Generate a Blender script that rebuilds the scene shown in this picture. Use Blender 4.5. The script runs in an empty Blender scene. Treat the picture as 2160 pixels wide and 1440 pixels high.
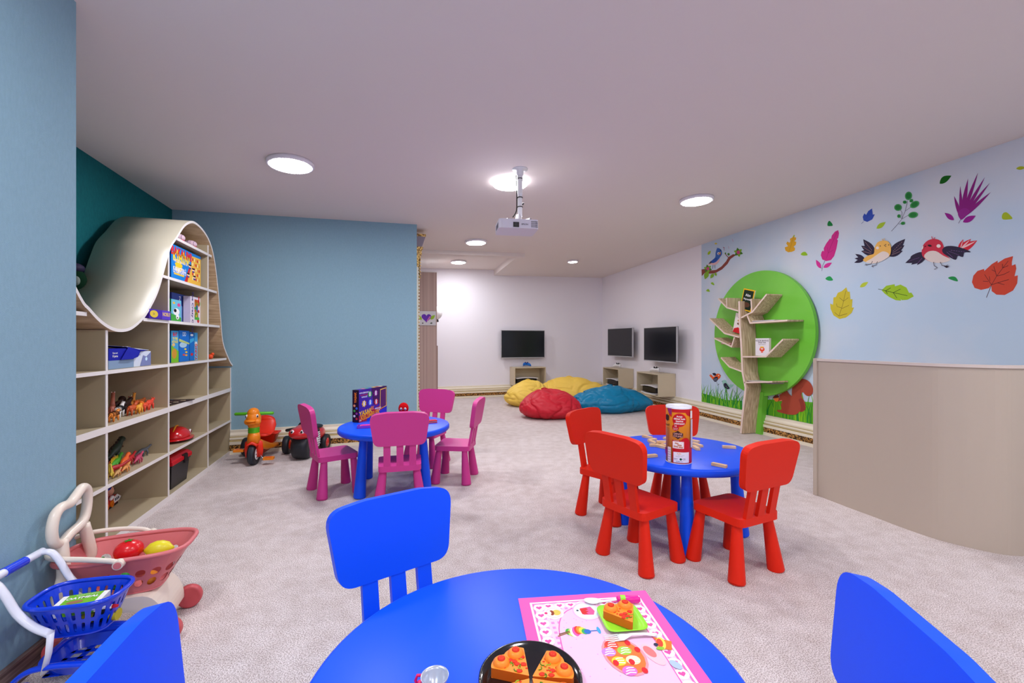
import bpy, math, random
from math import sin, cos, pi, radians, sqrt, atan2
from mathutils import Vector, Matrix, noise
random.seed(7)
SC = bpy.context.scene
COL = SC.collection
# ------------------------------------------------------------------ camera, world, exposure
EYE = 1.135
FPX = 920.0                       # focal length in pixels of a 2160 wide frame
cam_d = bpy.data.cameras.new('camera'); cam = bpy.data.objects.new('camera', cam_d); COL.objects.link(cam)
cam.location = (0, 0, EYE); cam.rotation_euler = (pi/2, 0, 0)
cam_d.sensor_width = 36; cam_d.lens = FPX/2160*36; cam_d.clip_start = 0.02
SC.camera = cam
world = bpy.data.worlds.new('world'); SC.world = world; world.use_nodes = True
world.node_tree.nodes['Background'].inputs[0].default_value = (0.5, 0.5, 0.55, 1)
world.node_tree.nodes['Background'].inputs[1].default_value = 0.3
SC.view_settings.view_transform = 'Standard'; SC.view_settings.look = 'None'
SC.view_settings.gamma = 1; SC.view_settings.use_curve_mapping = False
SC.view_settings.exposure = 0.0
LAMP = 118.0                       # strength of every ceiling panel
SC.cycles.max_bounces = 10; SC.cycles.diffuse_bounces = 7

def lamp_pt(x, y, off=0.0):
    return (x, y, ceil_z(x)+off)
def ceil_z(x):
    return 2.5075 + 0.025*x

# ------------------------------------------------------------------ materials
def lin(c):
    c /= 255.0
    return c/12.92 if c <= 0.04045 else ((c+0.055)/1.055)**2.4
_M = {}
def mat(name, rgb, rough=0.6, spec=0.3, metal=0.0, emit=0.0, bump=None, var=None, coat=0.0, trans=0.0):
    """bump=(scale, strength); var=(scale, amount, stretch)"""
    if name in _M: return _M[name]
    m = bpy.data.materials.new(name); m.use_nodes = True; _M[name] = m
    nt = m.node_tree; b = nt.nodes['Principled BSDF']
    c = (lin(rgb[0]), lin(rgb[1]), lin(rgb[2]), 1)
    b.inputs['Base Color'].default_value = c
    b.inputs['Roughness'].default_value = rough
    b.inputs['Specular IOR Level'].default_value = spec
    b.inputs['Metallic'].default_value = metal
    b.inputs['Coat Weight'].default_value = coat
    b.inputs['Transmission Weight'].default_value = trans
    if emit:
        b.inputs['Emission Color'].default_value = c; b.inputs['Emission Strength'].default_value = emit
    tc = None
    if bump or var:
        tc = nt.nodes.new('ShaderNodeTexCoord')
    if var:
        mp = nt.nodes.new('ShaderNodeMapping'); nt.links.new(tc.outputs['Object'], mp.inputs[0])
        if len(var) > 2: mp.inputs['Scale'].default_value = var[2]
        n = nt.nodes.new('ShaderNodeTexNoise'); n.inputs['Scale'].default_value = var[0]; n.inputs['Detail'].default_value = 4
        nt.links.new(mp.outputs[0], n.inputs['Vector'])
        r = nt.nodes.new('ShaderNodeMapRange'); r.inputs[1].default_value = 0.3; r.inputs[2].default_value = 0.7
        r.inputs[3].default_value = 1-var[1]; r.inputs[4].default_value = 1+var[1]
        nt.links.new(n.outputs[0], r.inputs[0])
        mx = nt.nodes.new('ShaderNodeVectorMath'); mx.operation = 'SCALE'; mx.inputs[0].default_value = c[:3]
        nt.links.new(r.outputs[0], mx.inputs['Scale']); nt.links.new(mx.outputs[0], b.inputs['Base Color'])
    if bump:
        n = nt.nodes.new('ShaderNodeTexNoise'); n.inputs['Scale'].default_value = bump[0]; n.inputs['Detail'].default_value = 3
        nt.links.new(tc.outputs['Object'], n.inputs['Vector'])
        bp = nt.nodes.new('ShaderNodeBump'); bp.inputs['Strength'].default_value = bump[1]; bp.inputs['Distance'].default_value = 0.01
        nt.links.new(n.outputs[0], bp.inputs['Height']); nt.links.new(bp.outputs[0], b.inputs['Normal'])
    return m
def ramp_mat(name, c1, c2, scale=(1, 1, 1), nscale=8, rough=0.5, spec=0.3, lo=0.35, hi=0.65, metal=0.0, bump=0.0, detail=5, dist=0.0):
    m = bpy.data.materials.new(name); m.use_nodes = True; _M[name] = m
    nt = m.node_tree; b = nt.nodes['Principled BSDF']
    b.inputs['Roughness'].default_value = rough; b.inputs['Specular IOR Level'].default_value = spec; b.inputs['Metallic'].default_value = metal
    tc = nt.nodes.new('ShaderNodeTexCoord'); mp = nt.nodes.new('ShaderNodeMapping'); mp.inputs['Scale'].default_value = scale
    n = nt.nodes.new('ShaderNodeTexNoise'); n.inputs['Scale'].default_value = nscale; n.inputs['Detail'].default_value = detail
    n.inputs['Distortion'].default_value = dist
    r = nt.nodes.new('ShaderNodeValToRGB')
    r.color_ramp.elements[0].position = lo; r.color_ramp.elements[1].position = hi
    r.color_ramp.elements[0].color = (*[lin(q) for q in c1], 1); r.color_ramp.elements[1].color = (*[lin(q) for q in c2], 1)
    nt.links.new(tc.outputs['Object'], mp.inputs[0]); nt.links.new(mp.outputs[0], n.inputs['Vector'])
    nt.links.new(n.outputs[0], r.inputs[0]); nt.links.new(r.outputs[0], b.inputs['Base Color'])
    if bump:
        bp = nt.nodes.new('ShaderNodeBump'); bp.inputs['Strength'].default_value = bump; bp.inputs['Distance'].default_value = 0.01
        nt.links.new(n.outputs[0], bp.inputs['Height']); nt.links.new(bp.outputs[0], b.inputs['Normal'])
    return m

def carpet_material():
    m = bpy.data.materials.new('carpet'); m.use_nodes = True; nt = m.node_tree; b = nt.nodes['Principled BSDF']
    b.inputs['Roughness'].default_value = 1; b.inputs['Specular IOR Level'].default_value = 0.05
    tc = nt.nodes.new('ShaderNodeTexCoord')
    def nz(s, d=3):
        n = nt.nodes.new('ShaderNodeTexNoise'); n.inputs['Scale'].default_value = s; n.inputs['Detail'].default_value = d
        nt.links.new(tc.outputs['Object'], n.inputs['Vector']); return n
    fine, mid, big = nz(230, 2), nz(13, 5), nz(1.6, 3)
    r = nt.nodes.new('ShaderNodeValToRGB'); r.color_ramp.elements[0].position = 0.33; r.color_ramp.elements[1].position = 0.6
    r.color_ramp.elements[0].color = (lin(158), lin(144), lin(138), 1); r.color_ramp.elements[1].color = (lin(238), lin(229), lin(228), 1)
    nt.links.new(fine.outputs[0], r.inputs[0])
    r2 = nt.nodes.new('ShaderNodeValToRGB'); r2.color_ramp.elements[0].position = 0.36; r2.color_ramp.elements[1].position = 0.62
    r2.color_ramp.elements[0].color = (0.83, 0.80, 0.78, 1); r2.color_ramp.elements[1].color = (1, 1, 1, 1)
    ad = nt.nodes.new('ShaderNodeMath'); ad.operation = 'MULTIPLY_ADD'; ad.inputs[1].default_value = 0.62; nt.links.new(mid.outputs[0], ad.inputs[0])
    m3 = nt.nodes.new('ShaderNodeMath'); m3.operation = 'MULTIPLY'; m3.inputs[1].default_value = 0.38; nt.links.new(big.outputs[0], m3.inputs[0])
    nt.links.new(m3.outputs[0], ad.inputs[2]); nt.links.new(ad.outputs[0], r2.inputs[0])
    mx = nt.nodes.new('ShaderNodeVectorMath'); mx.operation = 'MULTIPLY'
    nt.links.new(r.outputs[0], mx.inputs[0]); nt.links.new(r2.outputs[0], mx.inputs[1]); nt.links.new(mx.outputs[0], b.inputs['Base Color'])
    bp = nt.nodes.new('ShaderNodeBump'); bp.inputs['Strength'].default_value = 0.5; bp.inputs['Distance'].default_value = 0.006
    nt.links.new(fine.outputs[0], bp.inputs['Height']); nt.links.new(bp.outputs[0], b.inputs['Normal'])
    return m
CARPET = carpet_material()
BLUEWALL = mat('blue_wallcloth', (137, 172, 188), 0.85, 0.15, var=(120, 0.035, (1, 1, 0.35)), bump=(420, 0.2))
TEAL = mat('teal_wallcloth', (22, 102, 108), 0.85, 0.15, var=(70, 0.1, (1, 1, 0.4)), bump=(420, 0.25))
WHITE = mat('white_plaster', (240, 238, 245), 0.8, 0.15)
CEIL = mat('ceiling_paint', (227, 218, 214), 0.85, 0.1)
MURALBG = ramp_mat('mural_sky', (190, 211, 231), (216, 220, 228), (1, 1, 1), 1.1, 0.75, 0.15, 0.4, 0.7)
CREAM = mat('cream_laminate', (184, 170, 140), 0.45, 0.3)
CREAMEDGE = mat('cream_edge', (232, 228, 224), 0.45, 0.3)
COVER = mat('cream_panel', (192, 186, 166), 0.35, 0.35)
WOODIN = ramp_mat('brown_wood_grain', (150, 124, 92), (184, 158, 124), (1.2, 1.2, 14), 5, 0.5, 0.25)
WOODL = ramp_mat('striped_light_wood', (178, 152, 122), (222, 200, 172), (34, 34, 0.12), 2.0, 0.5, 0.25, 0.35, 0.65)
WOODEDGE = mat('pale_wood_edge', (226, 204, 192), 0.5, 0.3)
WOODC = ramp_mat('pinkish_wood_panel', (176, 150, 142), (206, 182, 172), (34, 34, 0.12), 2.0, 0.5, 0.25)
MOULD = mat('cream_moulding', (236, 228, 206), 0.4, 0.4)
MOULDLINE = mat('moulding_gilt_line', (170, 150, 96), 0.4, 0.4)
GOLD = ramp_mat('carved_gold', (64, 38, 14), (216, 160, 84), (1, 1, 1), 55, 0.4, 0.5, 0.42, 0.6, 0.35, 0.8, 2)
GILT = ramp_mat('gilt', (120, 78, 26), (240, 200, 116), (1, 1, 1), 60, 0.35, 0.5, 0.4, 0.6, 0.3, 0.6, 3)
BLUEP = mat('blue_plastic', (0, 82, 242), 0.4, 0.32)
REDP = mat('red_plastic', (224, 38, 14), 0.45, 0.2)
PINKP = mat('pink_plastic', (204, 62, 142), 0.45, 0.25)
BLACK = mat('black_plastic', (18, 18, 20), 0.4, 0.4)
SCREEN = mat('screen_glass', (22, 24, 30), 0.18, 0.5)
SILVER = mat('silver_plastic', (180, 180, 184), 0.4, 0.4)
WHITEP = mat('white_plastic', (236, 236, 238), 0.35, 0.4)
TYRE = mat('black_tyre', (30, 33, 40), 0.45, 0.4)
CHROME = mat('chrome', (200, 200, 205), 0.25, 0.5, 0.9)
def flat(rgb, rough=0.6):
    return mat('paint_%02x%02x%02x' % tuple(rgb), rgb, rough, 0.2)

# ------------------------------------------------------------------ mesh builder
def glyphs(s, size, bold=0.0, align='CENTER', shear=0.0):
    cu = bpy.data.curves.new('t', 'FONT'); cu.body = s; cu.size = size; cu.align_x = align; cu.align_y = 'CENTER'
    cu.resolution_u = 2; cu.offset = bold*size; cu.shear = shear
    o = bpy.data.objects.new('t', cu); COL.objects.link(o)
    dg = bpy.context.evaluated_depsgraph_get()
    me = bpy.data.meshes.new_from_object(o.evaluated_get(dg))
    vs = [v.co.copy() for v in me.vertices]; fs = [tuple(p.vertices) for p in me.polygons]
    bpy.data.objects.remove(o); bpy.data.curves.remove(cu); bpy.data.meshes.remove(me)
    return vs, fs
def rrect(w, h, r, n=5):
    return fillet([(-w/2, -h/2), (w/2, -h/2), (w/2, h/2), (-w/2, h/2)], r, n)
def fillet(pts, r, n=5):
    out = []; N = len(pts)
    for i in range(N):
        p = Vector(pts[i]); a = Vector(pts[i-1]); b = Vector(pts[(i+1) % N])
        rr = r[i] if isinstance(r, (list, tuple)) else r
        if rr <= 0: out.append(tuple(p)); continue
        u = (a-p).normalized(); v = (b-p).normalized()
        ang = u.angle(v); t = min(rr/math.tan(ang/2), (a-p).length*0.49, (b-p).length*0.49)
        p0 = p+u*t; p1 = p+v*t
        for k in range(n+1):
            s = k/n; q = (1-s)**2*p0+2*s*(1-s)*p+s*s*p1
            out.append((q.x, q.y))
    return out
def smooth_closed(pts, n=4):
    out = []; N = len(pts)
    for i in range(N):
        p0, p1, p2, p3 = [Vector(pts[(i+k-1) % N]) for k in range(4)]
        for k in range(n):
            t = k/n
            out.append(tuple(0.5*((2*p1)+(p2-p0)*t+(2*p0-5*p1+4*p2-p3)*t*t+(3*p1-p0-3*p2+p3)*t**3)))
    return out
def smooth_open(pts, n=5):
    pts = [Vector(p) for p in pts]; P = [2*pts[0]-pts[1]]+pts+[2*pts[-1]-pts[-2]]; out = []
    for i in range(1, len(P)-2):
        p0, p1, p2, p3 = P[i-1:i+3]
        for k in range(n):
            t = k/n
            out.append(0.5*((2*p1)+(p2-p0)*t+(2*p0-5*p1+4*p2-p3)*t*t+(3*p1-p0-3*p2+p3)*t**3))
    out.append(pts[-1]); return out
class MB:
    def __init__(s): s.v = []; s.f = []; s.fm = []; s.sm = []; s.mats = []
    def mi(s, m):
        if m not in s.mats: s.mats.append(m)
        return s.mats.index(m)
    def add(s, vs, fs, m, sm=False, M=None):
        b = len(s.v)
        for v in vs:
            v = Vector(v) if len(v) == 3 else Vector((v[0], v[1], 0))
            s.v.append(tuple(M @ v) if M else tuple(v))
        k = s.mi(m)
        for f in fs: s.f.append(tuple(b+i for i in f)); s.fm.append(k); s.sm.append(sm)
        return s
    def box(s, x0, x1, y0, y1, z0, z1, m, M=None):
        vs = [(x, y, z) for z in (z0, z1) for y in (y0, y1) for x in (x0, x1)]
        return s.add(vs, [(0, 2, 3, 1), (4, 5, 7, 6), (0, 1, 5, 4), (2, 6, 7, 3), (0, 4, 6, 2), (1, 3, 7, 5)], m, False, M)
    def prism(s, poly, z0, z1, m, M=None, m_side=None, sm=False):
        n = len(poly); z0f = z0 if callable(z0) else (lambda x, y: z0); z1f = z1 if callable(z1) else (lambda x, y: z1)
        vs = [(p[0], p[1], z0f(*p[:2])) for p in poly]+[(p[0], p[1], z1f(*p[:2])) for p in poly]
        s.add(vs, [tuple(range(n))[::-1], tuple(range(n, 2*n))], m, False, M)
        return s.add(vs, [(i, (i+1) % n, n+(i+1) % n, n+i) for i in range(n)], m_side or m, sm, M)
    def lathe(s, prof, m, M=None, n=28, sm=True, sx=1, sy=1):
        vs = []; fs = []; k = len(prof)
        for i in range(n):
            a = 2*pi*i/n
            for r, z in prof: vs.append((r*cos(a)*sx, r*sin(a)*sy, z))
        for i in range(n):
            for j in range(k-1):
                a = i*k+j; b = ((i+1) % n)*k+j; fs.append((a, b, b+1, a+1))
        return s.add(vs, fs, m, sm, M)
    def cyl(s, p0, p1, r0, r1, m, n=20, sm=True, caps=True, M=None):
        p0 = Vector(p0); p1 = Vector(p1); d = (p1-p0); L = d.length
        R = Matrix.Translation(p0) @ d.to_track_quat('Z', 'Y').to_matrix().to_4x4()
        if M: R = M @ R
        s.lathe([(r0, 0), (r1, L)], m, R, n, sm)
        if caps:
            s.add([(r0*cos(2*pi*i/n), r0*sin(2*pi*i/n), 0) for i in range(n)], [tuple(range(n))[::-1]], m, False, R)
            s.add([(r1*cos(2*pi*i/n), r1*sin(2*pi*i/n), L) for i in range(n)], [tuple(range(n))], m, False, R)
        return s
    def tube(s, pts, r, m, n=10, closed=False, flat_=1.0, M=None, up=None):
        pts = [Vector(p) for p in pts]; N = len(pts); rings = []; prev = None
        rr = r if isinstance(r, (list, tuple)) else [r]*N
        for i, p in enumerate(pts):
            if closed: t = pts[(i+1) % N]-pts[i-1]
            else: t = pts[min(i+1, N-1)]-pts[max(i-1, 0)]
            t.normalize()
            if up is not None: side = Vector(up).cross(t)
            elif prev is None: side = t.cross(Vector((0, 0, 1))) if abs(t.z) < 0.9 else t.cross(Vector((1, 0, 0)))
            else: side = prev-t*prev.dot(t)
            side.normalize(); prev = side; w = t.cross(side)
            rings.append([p+(side*cos(2*pi*k/n)+w*sin(2*pi*k/n)*flat_)*rr[i] for k in range(n)])
        return s.loft(rings, m, closed, M)
    def loft(s, rings, m, closed=False, M=None, caps=True, sm=True):
        n = len(rings[0]); N = len(rings); vs = [p for r in rings for p in r]; fs = []
        for i in range(N if closed else N-1):
            for k in range(n):
                a = i*n+k; b = i*n+(k+1) % n; c = ((i+1) % N)*n+(k+1) % n; d = ((i+1) % N)*n+k
                fs.append((a, b, c, d))
        if not closed and caps: fs += [tuple(range(n))[::-1], tuple(range((N-1)*n, N*n))]
        return s.add(vs, fs, m, sm, M)
    def ell(s, c, r, m, M=None, nu=16, nv=10):
        if not isinstance(r, (tuple, list)): r = (r, r, r)
        vs = [(c[0], c[1], c[2]+r[2])]; fs = []
        for j in range(1, nv):
            t = pi*j/nv
            for i in range(nu):
                a = 2*pi*i/nu; vs.append((c[0]+r[0]*sin(t)*cos(a), c[1]+r[1]*sin(t)*sin(a), c[2]+r[2]*cos(t)))
        vs.append((c[0], c[1], c[2]-r[2])); last = len(vs)-1
        for i in range(nu): fs.append((0, 1+i, 1+(i+1) % nu))
        for j in range(nv-2):
            for i in range(nu):
                a = 1+j*nu+i; b = 1+j*nu+(i+1) % nu; fs.append((a, a+nu, b+nu, b))
        for i in range(nu): fs.append((1+(nv-2)*nu+i, last, 1+(nv-2)*nu+(i+1) % nu))
        return s.add(vs, fs, m, True, M)
    def text(s, t, size, m, M=None, bold=0.0, align='CENTER', warp=None, shear=0.0, lift=0.0):
        vs, fs = glyphs(t, size, bold, align, shear)
        vs = [Vector((v.x, v.y, lift)) for v in vs]
        if warp: vs = [warp(v) for v in vs]
        return s.add(vs, fs, m, False, M)
    def poly(s, pts, m, M=None):
        return s.add(pts, [tuple(range(len(pts)))], m, False, M)
    def build(s, name, parent=None, bevel=0, seg=2, sub=0, origin=None, solid=0, rot=None):
        o0 = Vector(origin) if origin is not None else None
        me = bpy.data.meshes.new(name)
        me.from_pydata([tuple(Vector(v)-o0) for v in s.v] if o0 is not None else s.v, [], s.f)
        for m in s.mats: me.materials.append(m)
        me.polygons.foreach_set('material_index', s.fm); me.polygons.foreach_set('use_smooth', s.sm); me.update()
        o = bpy.data.objects.new(name, me); COL.objects.link(o)
        if o0 is not None: o.location = o0
        if parent: o.parent = parent
        if bevel:
            b = o.modifiers.new('bevel', 'BEVEL'); b.width = bevel; b.segments = seg; b.limit_method = 'ANGLE'; b.angle_limit = radians(40)
            b.harden_normals = False
        if solid:
            b = o.modifiers.new('solid', 'SOLIDIFY'); b.thickness = solid; b.offset = 0
        if sub:
            b = o.modifiers.new('sub', 'SUBSURF'); b.levels = sub; b.render_levels = sub
        return o
def thing(name, label, cat, loc=(0, 0, 0), rz=0.0, group=None):
    o = bpy.data.objects.new(name, None); COL.objects.link(o); o.empty_display_size = 0.1
    o.location = loc; o.rotation_euler = (0, 0, rz); o['label'] = label; o['category'] = cat
    if group: o['group'] = group
    return o
def tag(o, label, cat, group=None):
    o['label'] = label; o['category'] = cat
    if group: o['group'] = group
    return o
def structure(o, label=None):
    o['kind'] = 'structure'
    if label: o['label'] = label
    return o
def dup(root, loc, rz, label, group=None):
    def cp(o, par):
        c = o.copy(); COL.objects.link(c); c.parent = par
        for ch in list(o.children): cp(ch, c)
        return c
    kids = list(root.children)
    r = root.copy(); COL.objects.link(r)
    for k in kids: cp(k, r)
    r.location = loc; r.rotation_euler = (0, 0, rz); r['label'] = label
    if group: r['group'] = group
    return r
def T(x, y, z): return Matrix.Translation((x, y, z))
def RZ(a): return Matrix.Rotation(a, 4, 'Z')
def RX(a): return Matrix.Rotation(a, 4, 'X')
def RY(a): return Matrix.Rotation(a, 4, 'Y')
def heading(hx, hy): return atan2(-hx, hy)      # rotation that turns local +Y to (hx,hy)
def ground(px, py, z=0.0):                      # the point at height z seen at a pixel of the 2160x1440 photograph
    Y = (EYE-z)*FPX/(py-720); return Vector(((px-1080)/FPX*Y, Y, z))
def at(px, py, Y): return Vector(((px-1080)/FPX*Y, Y, EYE-(py-720)/FPX*Y))

# ------------------------------------------------------------------ room shell
RW_A, RW_K = 4.428, 0.247                       # right wall: X = RW_A - RW_K*Y
def rwall(Y, off=0.0): return RW_A-RW_K*Y-off*1.03
RN = Vector((-0.9708, -0.2398, 0))              # normal of the right wall, into the room
RD = Vector((-0.2398, 0.9708, 0))               # direction along the right wall, away from the camera
def on_wall(px, py, off=0.0):                   # where the ray through a pixel meets the right wall (off = distance in front of it)
    Y = (RW_A-off*1.03)/((px-1080)/FPX+RW_K); return at(px, py, Y)
floor = MB().poly([(-5, -3.2, 0), (6, -3.2, 0), (6, 12, 0), (-5, 12, 0)], CARPET).build('floor'); structure(floor, 'mottled beige carpet')
cm = MB()
outline = [(-5, -3.2), (6, -3.2), (6, 12), (-1.098, 12), (0.078, 7.14), (-5, 5.59)]
cm.prism(outline, lambda x, y: ceil_z(x), lambda x, y: ceil_z(x)+0.3, CEIL)
cm.prism([(-5, 5.4), (0.3, 7.0), (-0.9, 12), (-5, 12)], lambda x, y: ceil_z(x)+0.11, lambda x, y: ceil_z(x)+0.14, CEIL)
structure(cm.build('ceiling'))
def wall(name, p0, p1, m, thick=0.12, side=1, z1=2.6, z0=0, label=None):
    p0 = Vector((*p0, 0)); p1 = Vector((*p1, 0)); d = (p1-p0).normalized(); n = Vector((-d.y, d.x, 0))*side*thick
    mb = MB().prism([(p0.x, p0.y), (p1.x, p1.y), (p1.x+n.x, p1.y+n.y), (p0.x+n.x, p0.y+n.y)], z0, z1, m)
    return structure(mb.build(name), label)
def up(x, y): return ceil_z(x)+0.05
wall('wall_right', (rwall(-3), -3), (2.016, 9.76), WHITE, side=-1, z1=up)
wall('wall_back', (2.016+0.12, 9.76+0.04), (-3.6, 9.76-0.32*5.616), WHITE, side=-1, z1=lambda x, y: ceil_z(x)+0.13)
wall('wall_far_left', (-3.5, 5.3), (-3.5, 8.2), WHITE, side=1, z1=up)
BW = lambda X: 5.39+0.34*X                       # blue wall
c_left = (-3.323, 4.263)
wall('wall_blue', c_left, (-1.095, BW(-1.095)), BLUEWALL, 0.22, side=1, z1=up)
wall('wall_left', (-2.016-0.306*1.6, 1.6), (c_left[0]-0.02, c_left[1]+0.06), TEAL, side=1, z1=up)
PW = lambda Y: -1.321-0.227*Y                    # pillar wall at the far left
pm = MB().prism([(-1.71, 1.711), (PW(-3), -3), (PW(-3)-2.6, -3), (-2.7, 1.711)], 0, up, BLUEWALL)
structure(pm.build('wall_pillar'), 'pale blue wall end beside the camera')
wall('wall_behind', (rwall(-3)+0.1, -3), (-4.2, -3), WHITE, side=1, z1=up)
# dropped beam in front of the recess
bm_ = MB(); b0 = Vector((-2.2, 6.08)); b1 = Vector((0.2, 6.815)); nn = Vector((-0.29, 0.957))*0.12
bm_.prism([tuple(b0), tuple(b1), tuple(b1+nn), tuple(b0+nn)], lambda x, y: ceil_z(x)-0.055, lambda x, y: ceil_z(x)+0.05, CEIL)
structure(bm_.build('trim_1'), 'shallow beam across the ceiling')

def baseboard(name, p0, p1, side=1):
    """moulded skirting from p0 to p1; side=+1 protrudes to the left of the direction p0->p1"""
    prof = [((0, 0), (0.052, 0), MOULD), ((0.052, 0), (0.052, 0.034), MOULD), ((0.052, 0.034), (0.044, 0.036), MOULD),
            ((0.044, 0.036), (0.046, 0.094), GOLD), ((0.046, 0.094), (0.056, 0.097), MOULD), ((0.056, 0.097), (0.056, 0.128), MOULD),
            ((0.056, 0.128), (0.040, 0.138), MOULDLINE), ((0.040, 0.138), (0.047, 0.150), MOULD), ((0.047, 0.150), (0.045, 0.168), MOULD),
            ((0.045, 0.168), (0.031, 0.174), MOULDLINE), ((0.031, 0.174), (0.033, 0.19), MOULD), ((0.033, 0.19), (0.020, 0.215), MOULD),
            ((0.020, 0.215), (0.020, 0.238), MOULD), ((0.020, 0.238), (0, 0.24), MOULD)]
    p0 = Vector((*p0, 0)); p1 = Vector((*p1, 0)); d = (p1-p0).normalized(); n = Vector((-d.y, d.x, 0))*side
    mb = MB()
    for (a, az), (b, bz), m in prof:
        q = [p0+n*a+Vector((0, 0, az)), p1+n*a+Vector((0, 0, az)), p1+n*b+Vector((0, 0, bz)), p0+n*b+Vector((0, 0, bz))]
        mb.add(q, [(0, 1, 2, 3)], m)
    for p in (p0, p1):
        mb.add([p]+[p+n*b+Vector((0, 0, bz)) for _, (b, bz), _ in prof], [tuple(range(len(prof)+1))], MOULD)
    # carved relief on the gilt band
    L = (p1-p0).length; k = 0; x = 0.0
    while x < L-0.02:
        c = p0+d*(x+0.012)+n*0.046
        for zz, fl in ((0.052, 1), (0.078, -1)):
            a = d*0.013+Vector((0, 0, 0.010*fl)); b = Vector((0, 0, 0.006))
            q = c+Vector((0, 0, zz)); t = n*0.006
            mb.add([q-a-b, q-a+b, q+a+b, q+a-b, q+t], [(0, 1, 4), (1, 2, 4), (2, 3, 4), (3, 0, 4)], GOLD)
        x += 0.03
    return structure(mb.build(name), 'cream moulded skirting with a carved gold band')
def rp(Y): return (rwall(Y), Y)
baseboard('baseboard_right_far', rp(9.7), rp(5.52), -1)
baseboard('baseboard_right_near', rp(5.335), rp(-2.5), -1)
baseboard('baseboard_back', (1.99, 9.752), (-3.3, 9.76-0.32*5.316), 1)
baseboard('baseboard_left', (-1.095, BW(-1.095)), (-2.85, BW(-2.85)), 1)
pb = MB(); WOODB = ramp_mat('brown_wood_skirting', (88, 70, 66), (140, 118, 110), (3, 0.6, 26), 4, 0.5, 0.3)
pb.prism([(-1.71, 1.711), (PW(-3), -3), (PW(-3)+0.016, -3), (-1.694, 1.711)], 0, 0.08, WOODB)
structure(pb.build('baseboard_pillar', bevel=0.004), 'brown wood skirting')
# gilded pilaster just behind the end of the blue wall
pil = thing('gilded_pilaster', 'carved gold and grey capital on a thin beaded gold pilaster behind the blue wall end', 'pilaster', (-1.12, 5.24, 0), atan2(0.34, 1))
sh = MB(); sh.box(-0.2, 0.004, 0, 0.16, 0, 2.1, MOULD)
for i in range(105): sh.ell((0.002, 0.0, 0.02+i*0.0195), 0.0085, GILT if i % 2 else MOULD, nu=6, nv=4)
sh.build('shaft', pil)
cp = MB()
for z0, z1, a, b, m in ((2.03, 2.17, 0.004, 0.02, GILT), (2.17, 2.20, 0.030, 0.036, GILT), (2.20, 2.24, 0.028, 0.040, GILT), (2.24, 2.27, 0.045, 0.048, GILT),
                        (2.27, 2.39, 0.036, 0.075, flat((150, 140, 150))), (2.39, 2.42, 0.078, 0.082, GILT)):
    cp.loft([[(-0.2, -a*0.5, z0), (a, -a*0.5, z0), (a, 0.16, z0), (-0.2, 0.16, z0)], [(-0.2, -b*0.5, z1), (b, -b*0.5, z1), (b, 0.16, z1), (-0.2, 0.16, z1)]], m, sm=False)
for i in range(8): cp.ell((0.012, -0.008, 2.15-i*0.035), (0.016-i*0.001, 0.014, 0.013), GILT, nu=8, nv=5)
cp.build('capital', pil)

# ------------------------------------------------------------------ ceiling lights
LIGHTM = mat('light_panel', (252, 250, 255), 0.5, 0.2, emit=LAMP)
RIMM = mat('light_rim', (236, 232, 240), 0.4, 0.3)
SIDEM = mat('light_side', (252, 250, 255), 0.5, 0.2, emit=9.0)
LIGHTB = mat('light_panel_bright', (250, 250, 255), 0.5, 0.2, emit=LAMP*1.25)
def ceiling_light(x, y, r, label, dz=0.0, dome=0.0):
    t = thing('ceiling_light', label, 'ceiling light', (x, y, ceil_z(x)+dz), 0, 'round ceiling light panels')
    t.rotation_euler = (0, -atan2(0.025, 1), 0)
    if dome:
        MB().lathe([(0, -0.001), (r-0.004, -0.001), (r-0.004, -0.008), (0, -0.008)], RIMM, n=48).build('frame', t)
        MB().lathe([(r-0.004, -0.004), (r, -0.006), (r, -0.028), (r-0.01, -0.034)], SIDEM, n=48).build('glowing_rim', t)
        MB().lathe([(r-0.0095, -0.034), (r-0.02, -0.037), (0, -0.040)], LIGHTM, n=48).build('diffuser', t)
        return t
    MB().lathe([(0, -0.001), (r, -0.001), (r, -0.022), (r-0.006, -0.028), (r-0.02, -0.03), (r-0.02, -0.026), (0, -0.026)], RIMM, n=48).build('frame', t)
    MB().lathe([(r-0.021, -0.0265), (r-0.024, -0.0315-dome), (0, -0.033-dome*1.2)], LIGHTB if dz else LIGHTM, n=48).build('diffuser', t)
    return t
ceiling_light(-1.647, 3.244, 0.162, 'round white ceiling light nearest the teal and blue walls')
ceiling_light(-0.016, 3.743, 0.148, 'round white ceiling light behind the projector pole', 0.0, 0.012)
ceiling_light(1.836, 4.343, 0.160, 'round white ceiling light nearest the painted wall')
ceiling_light(-0.488, 5.91, 0.148, 'round white ceiling light just in front of the ceiling beam')
ceiling_light(-0.973, 7.92, 0.146, 'round white ceiling light inside the ceiling recess', 0.11)
ceiling_light(1.049, 7.54, 0.095, 'smallest round ceiling light, over the wall television screens')
for x, y, w_ in ((-1.15, 0.6, 'overhead, above the left blue chair'), (0.45, 1.1, 'overhead, above the foreground table'), (2.5, 0.9, 'overhead, above the space inside the partition'),
                 (-0.6, -1.6, 'behind the camera at the left'), (1.4, -1.4, 'behind the camera in the middle'), (3.3, -1.2, 'behind the camera by the painted wall')):
    ceiling_light(x, y, 0.155, 'added unseen ceiling light '+w_)  # out-of-view lights, added to brighten the room

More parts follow.
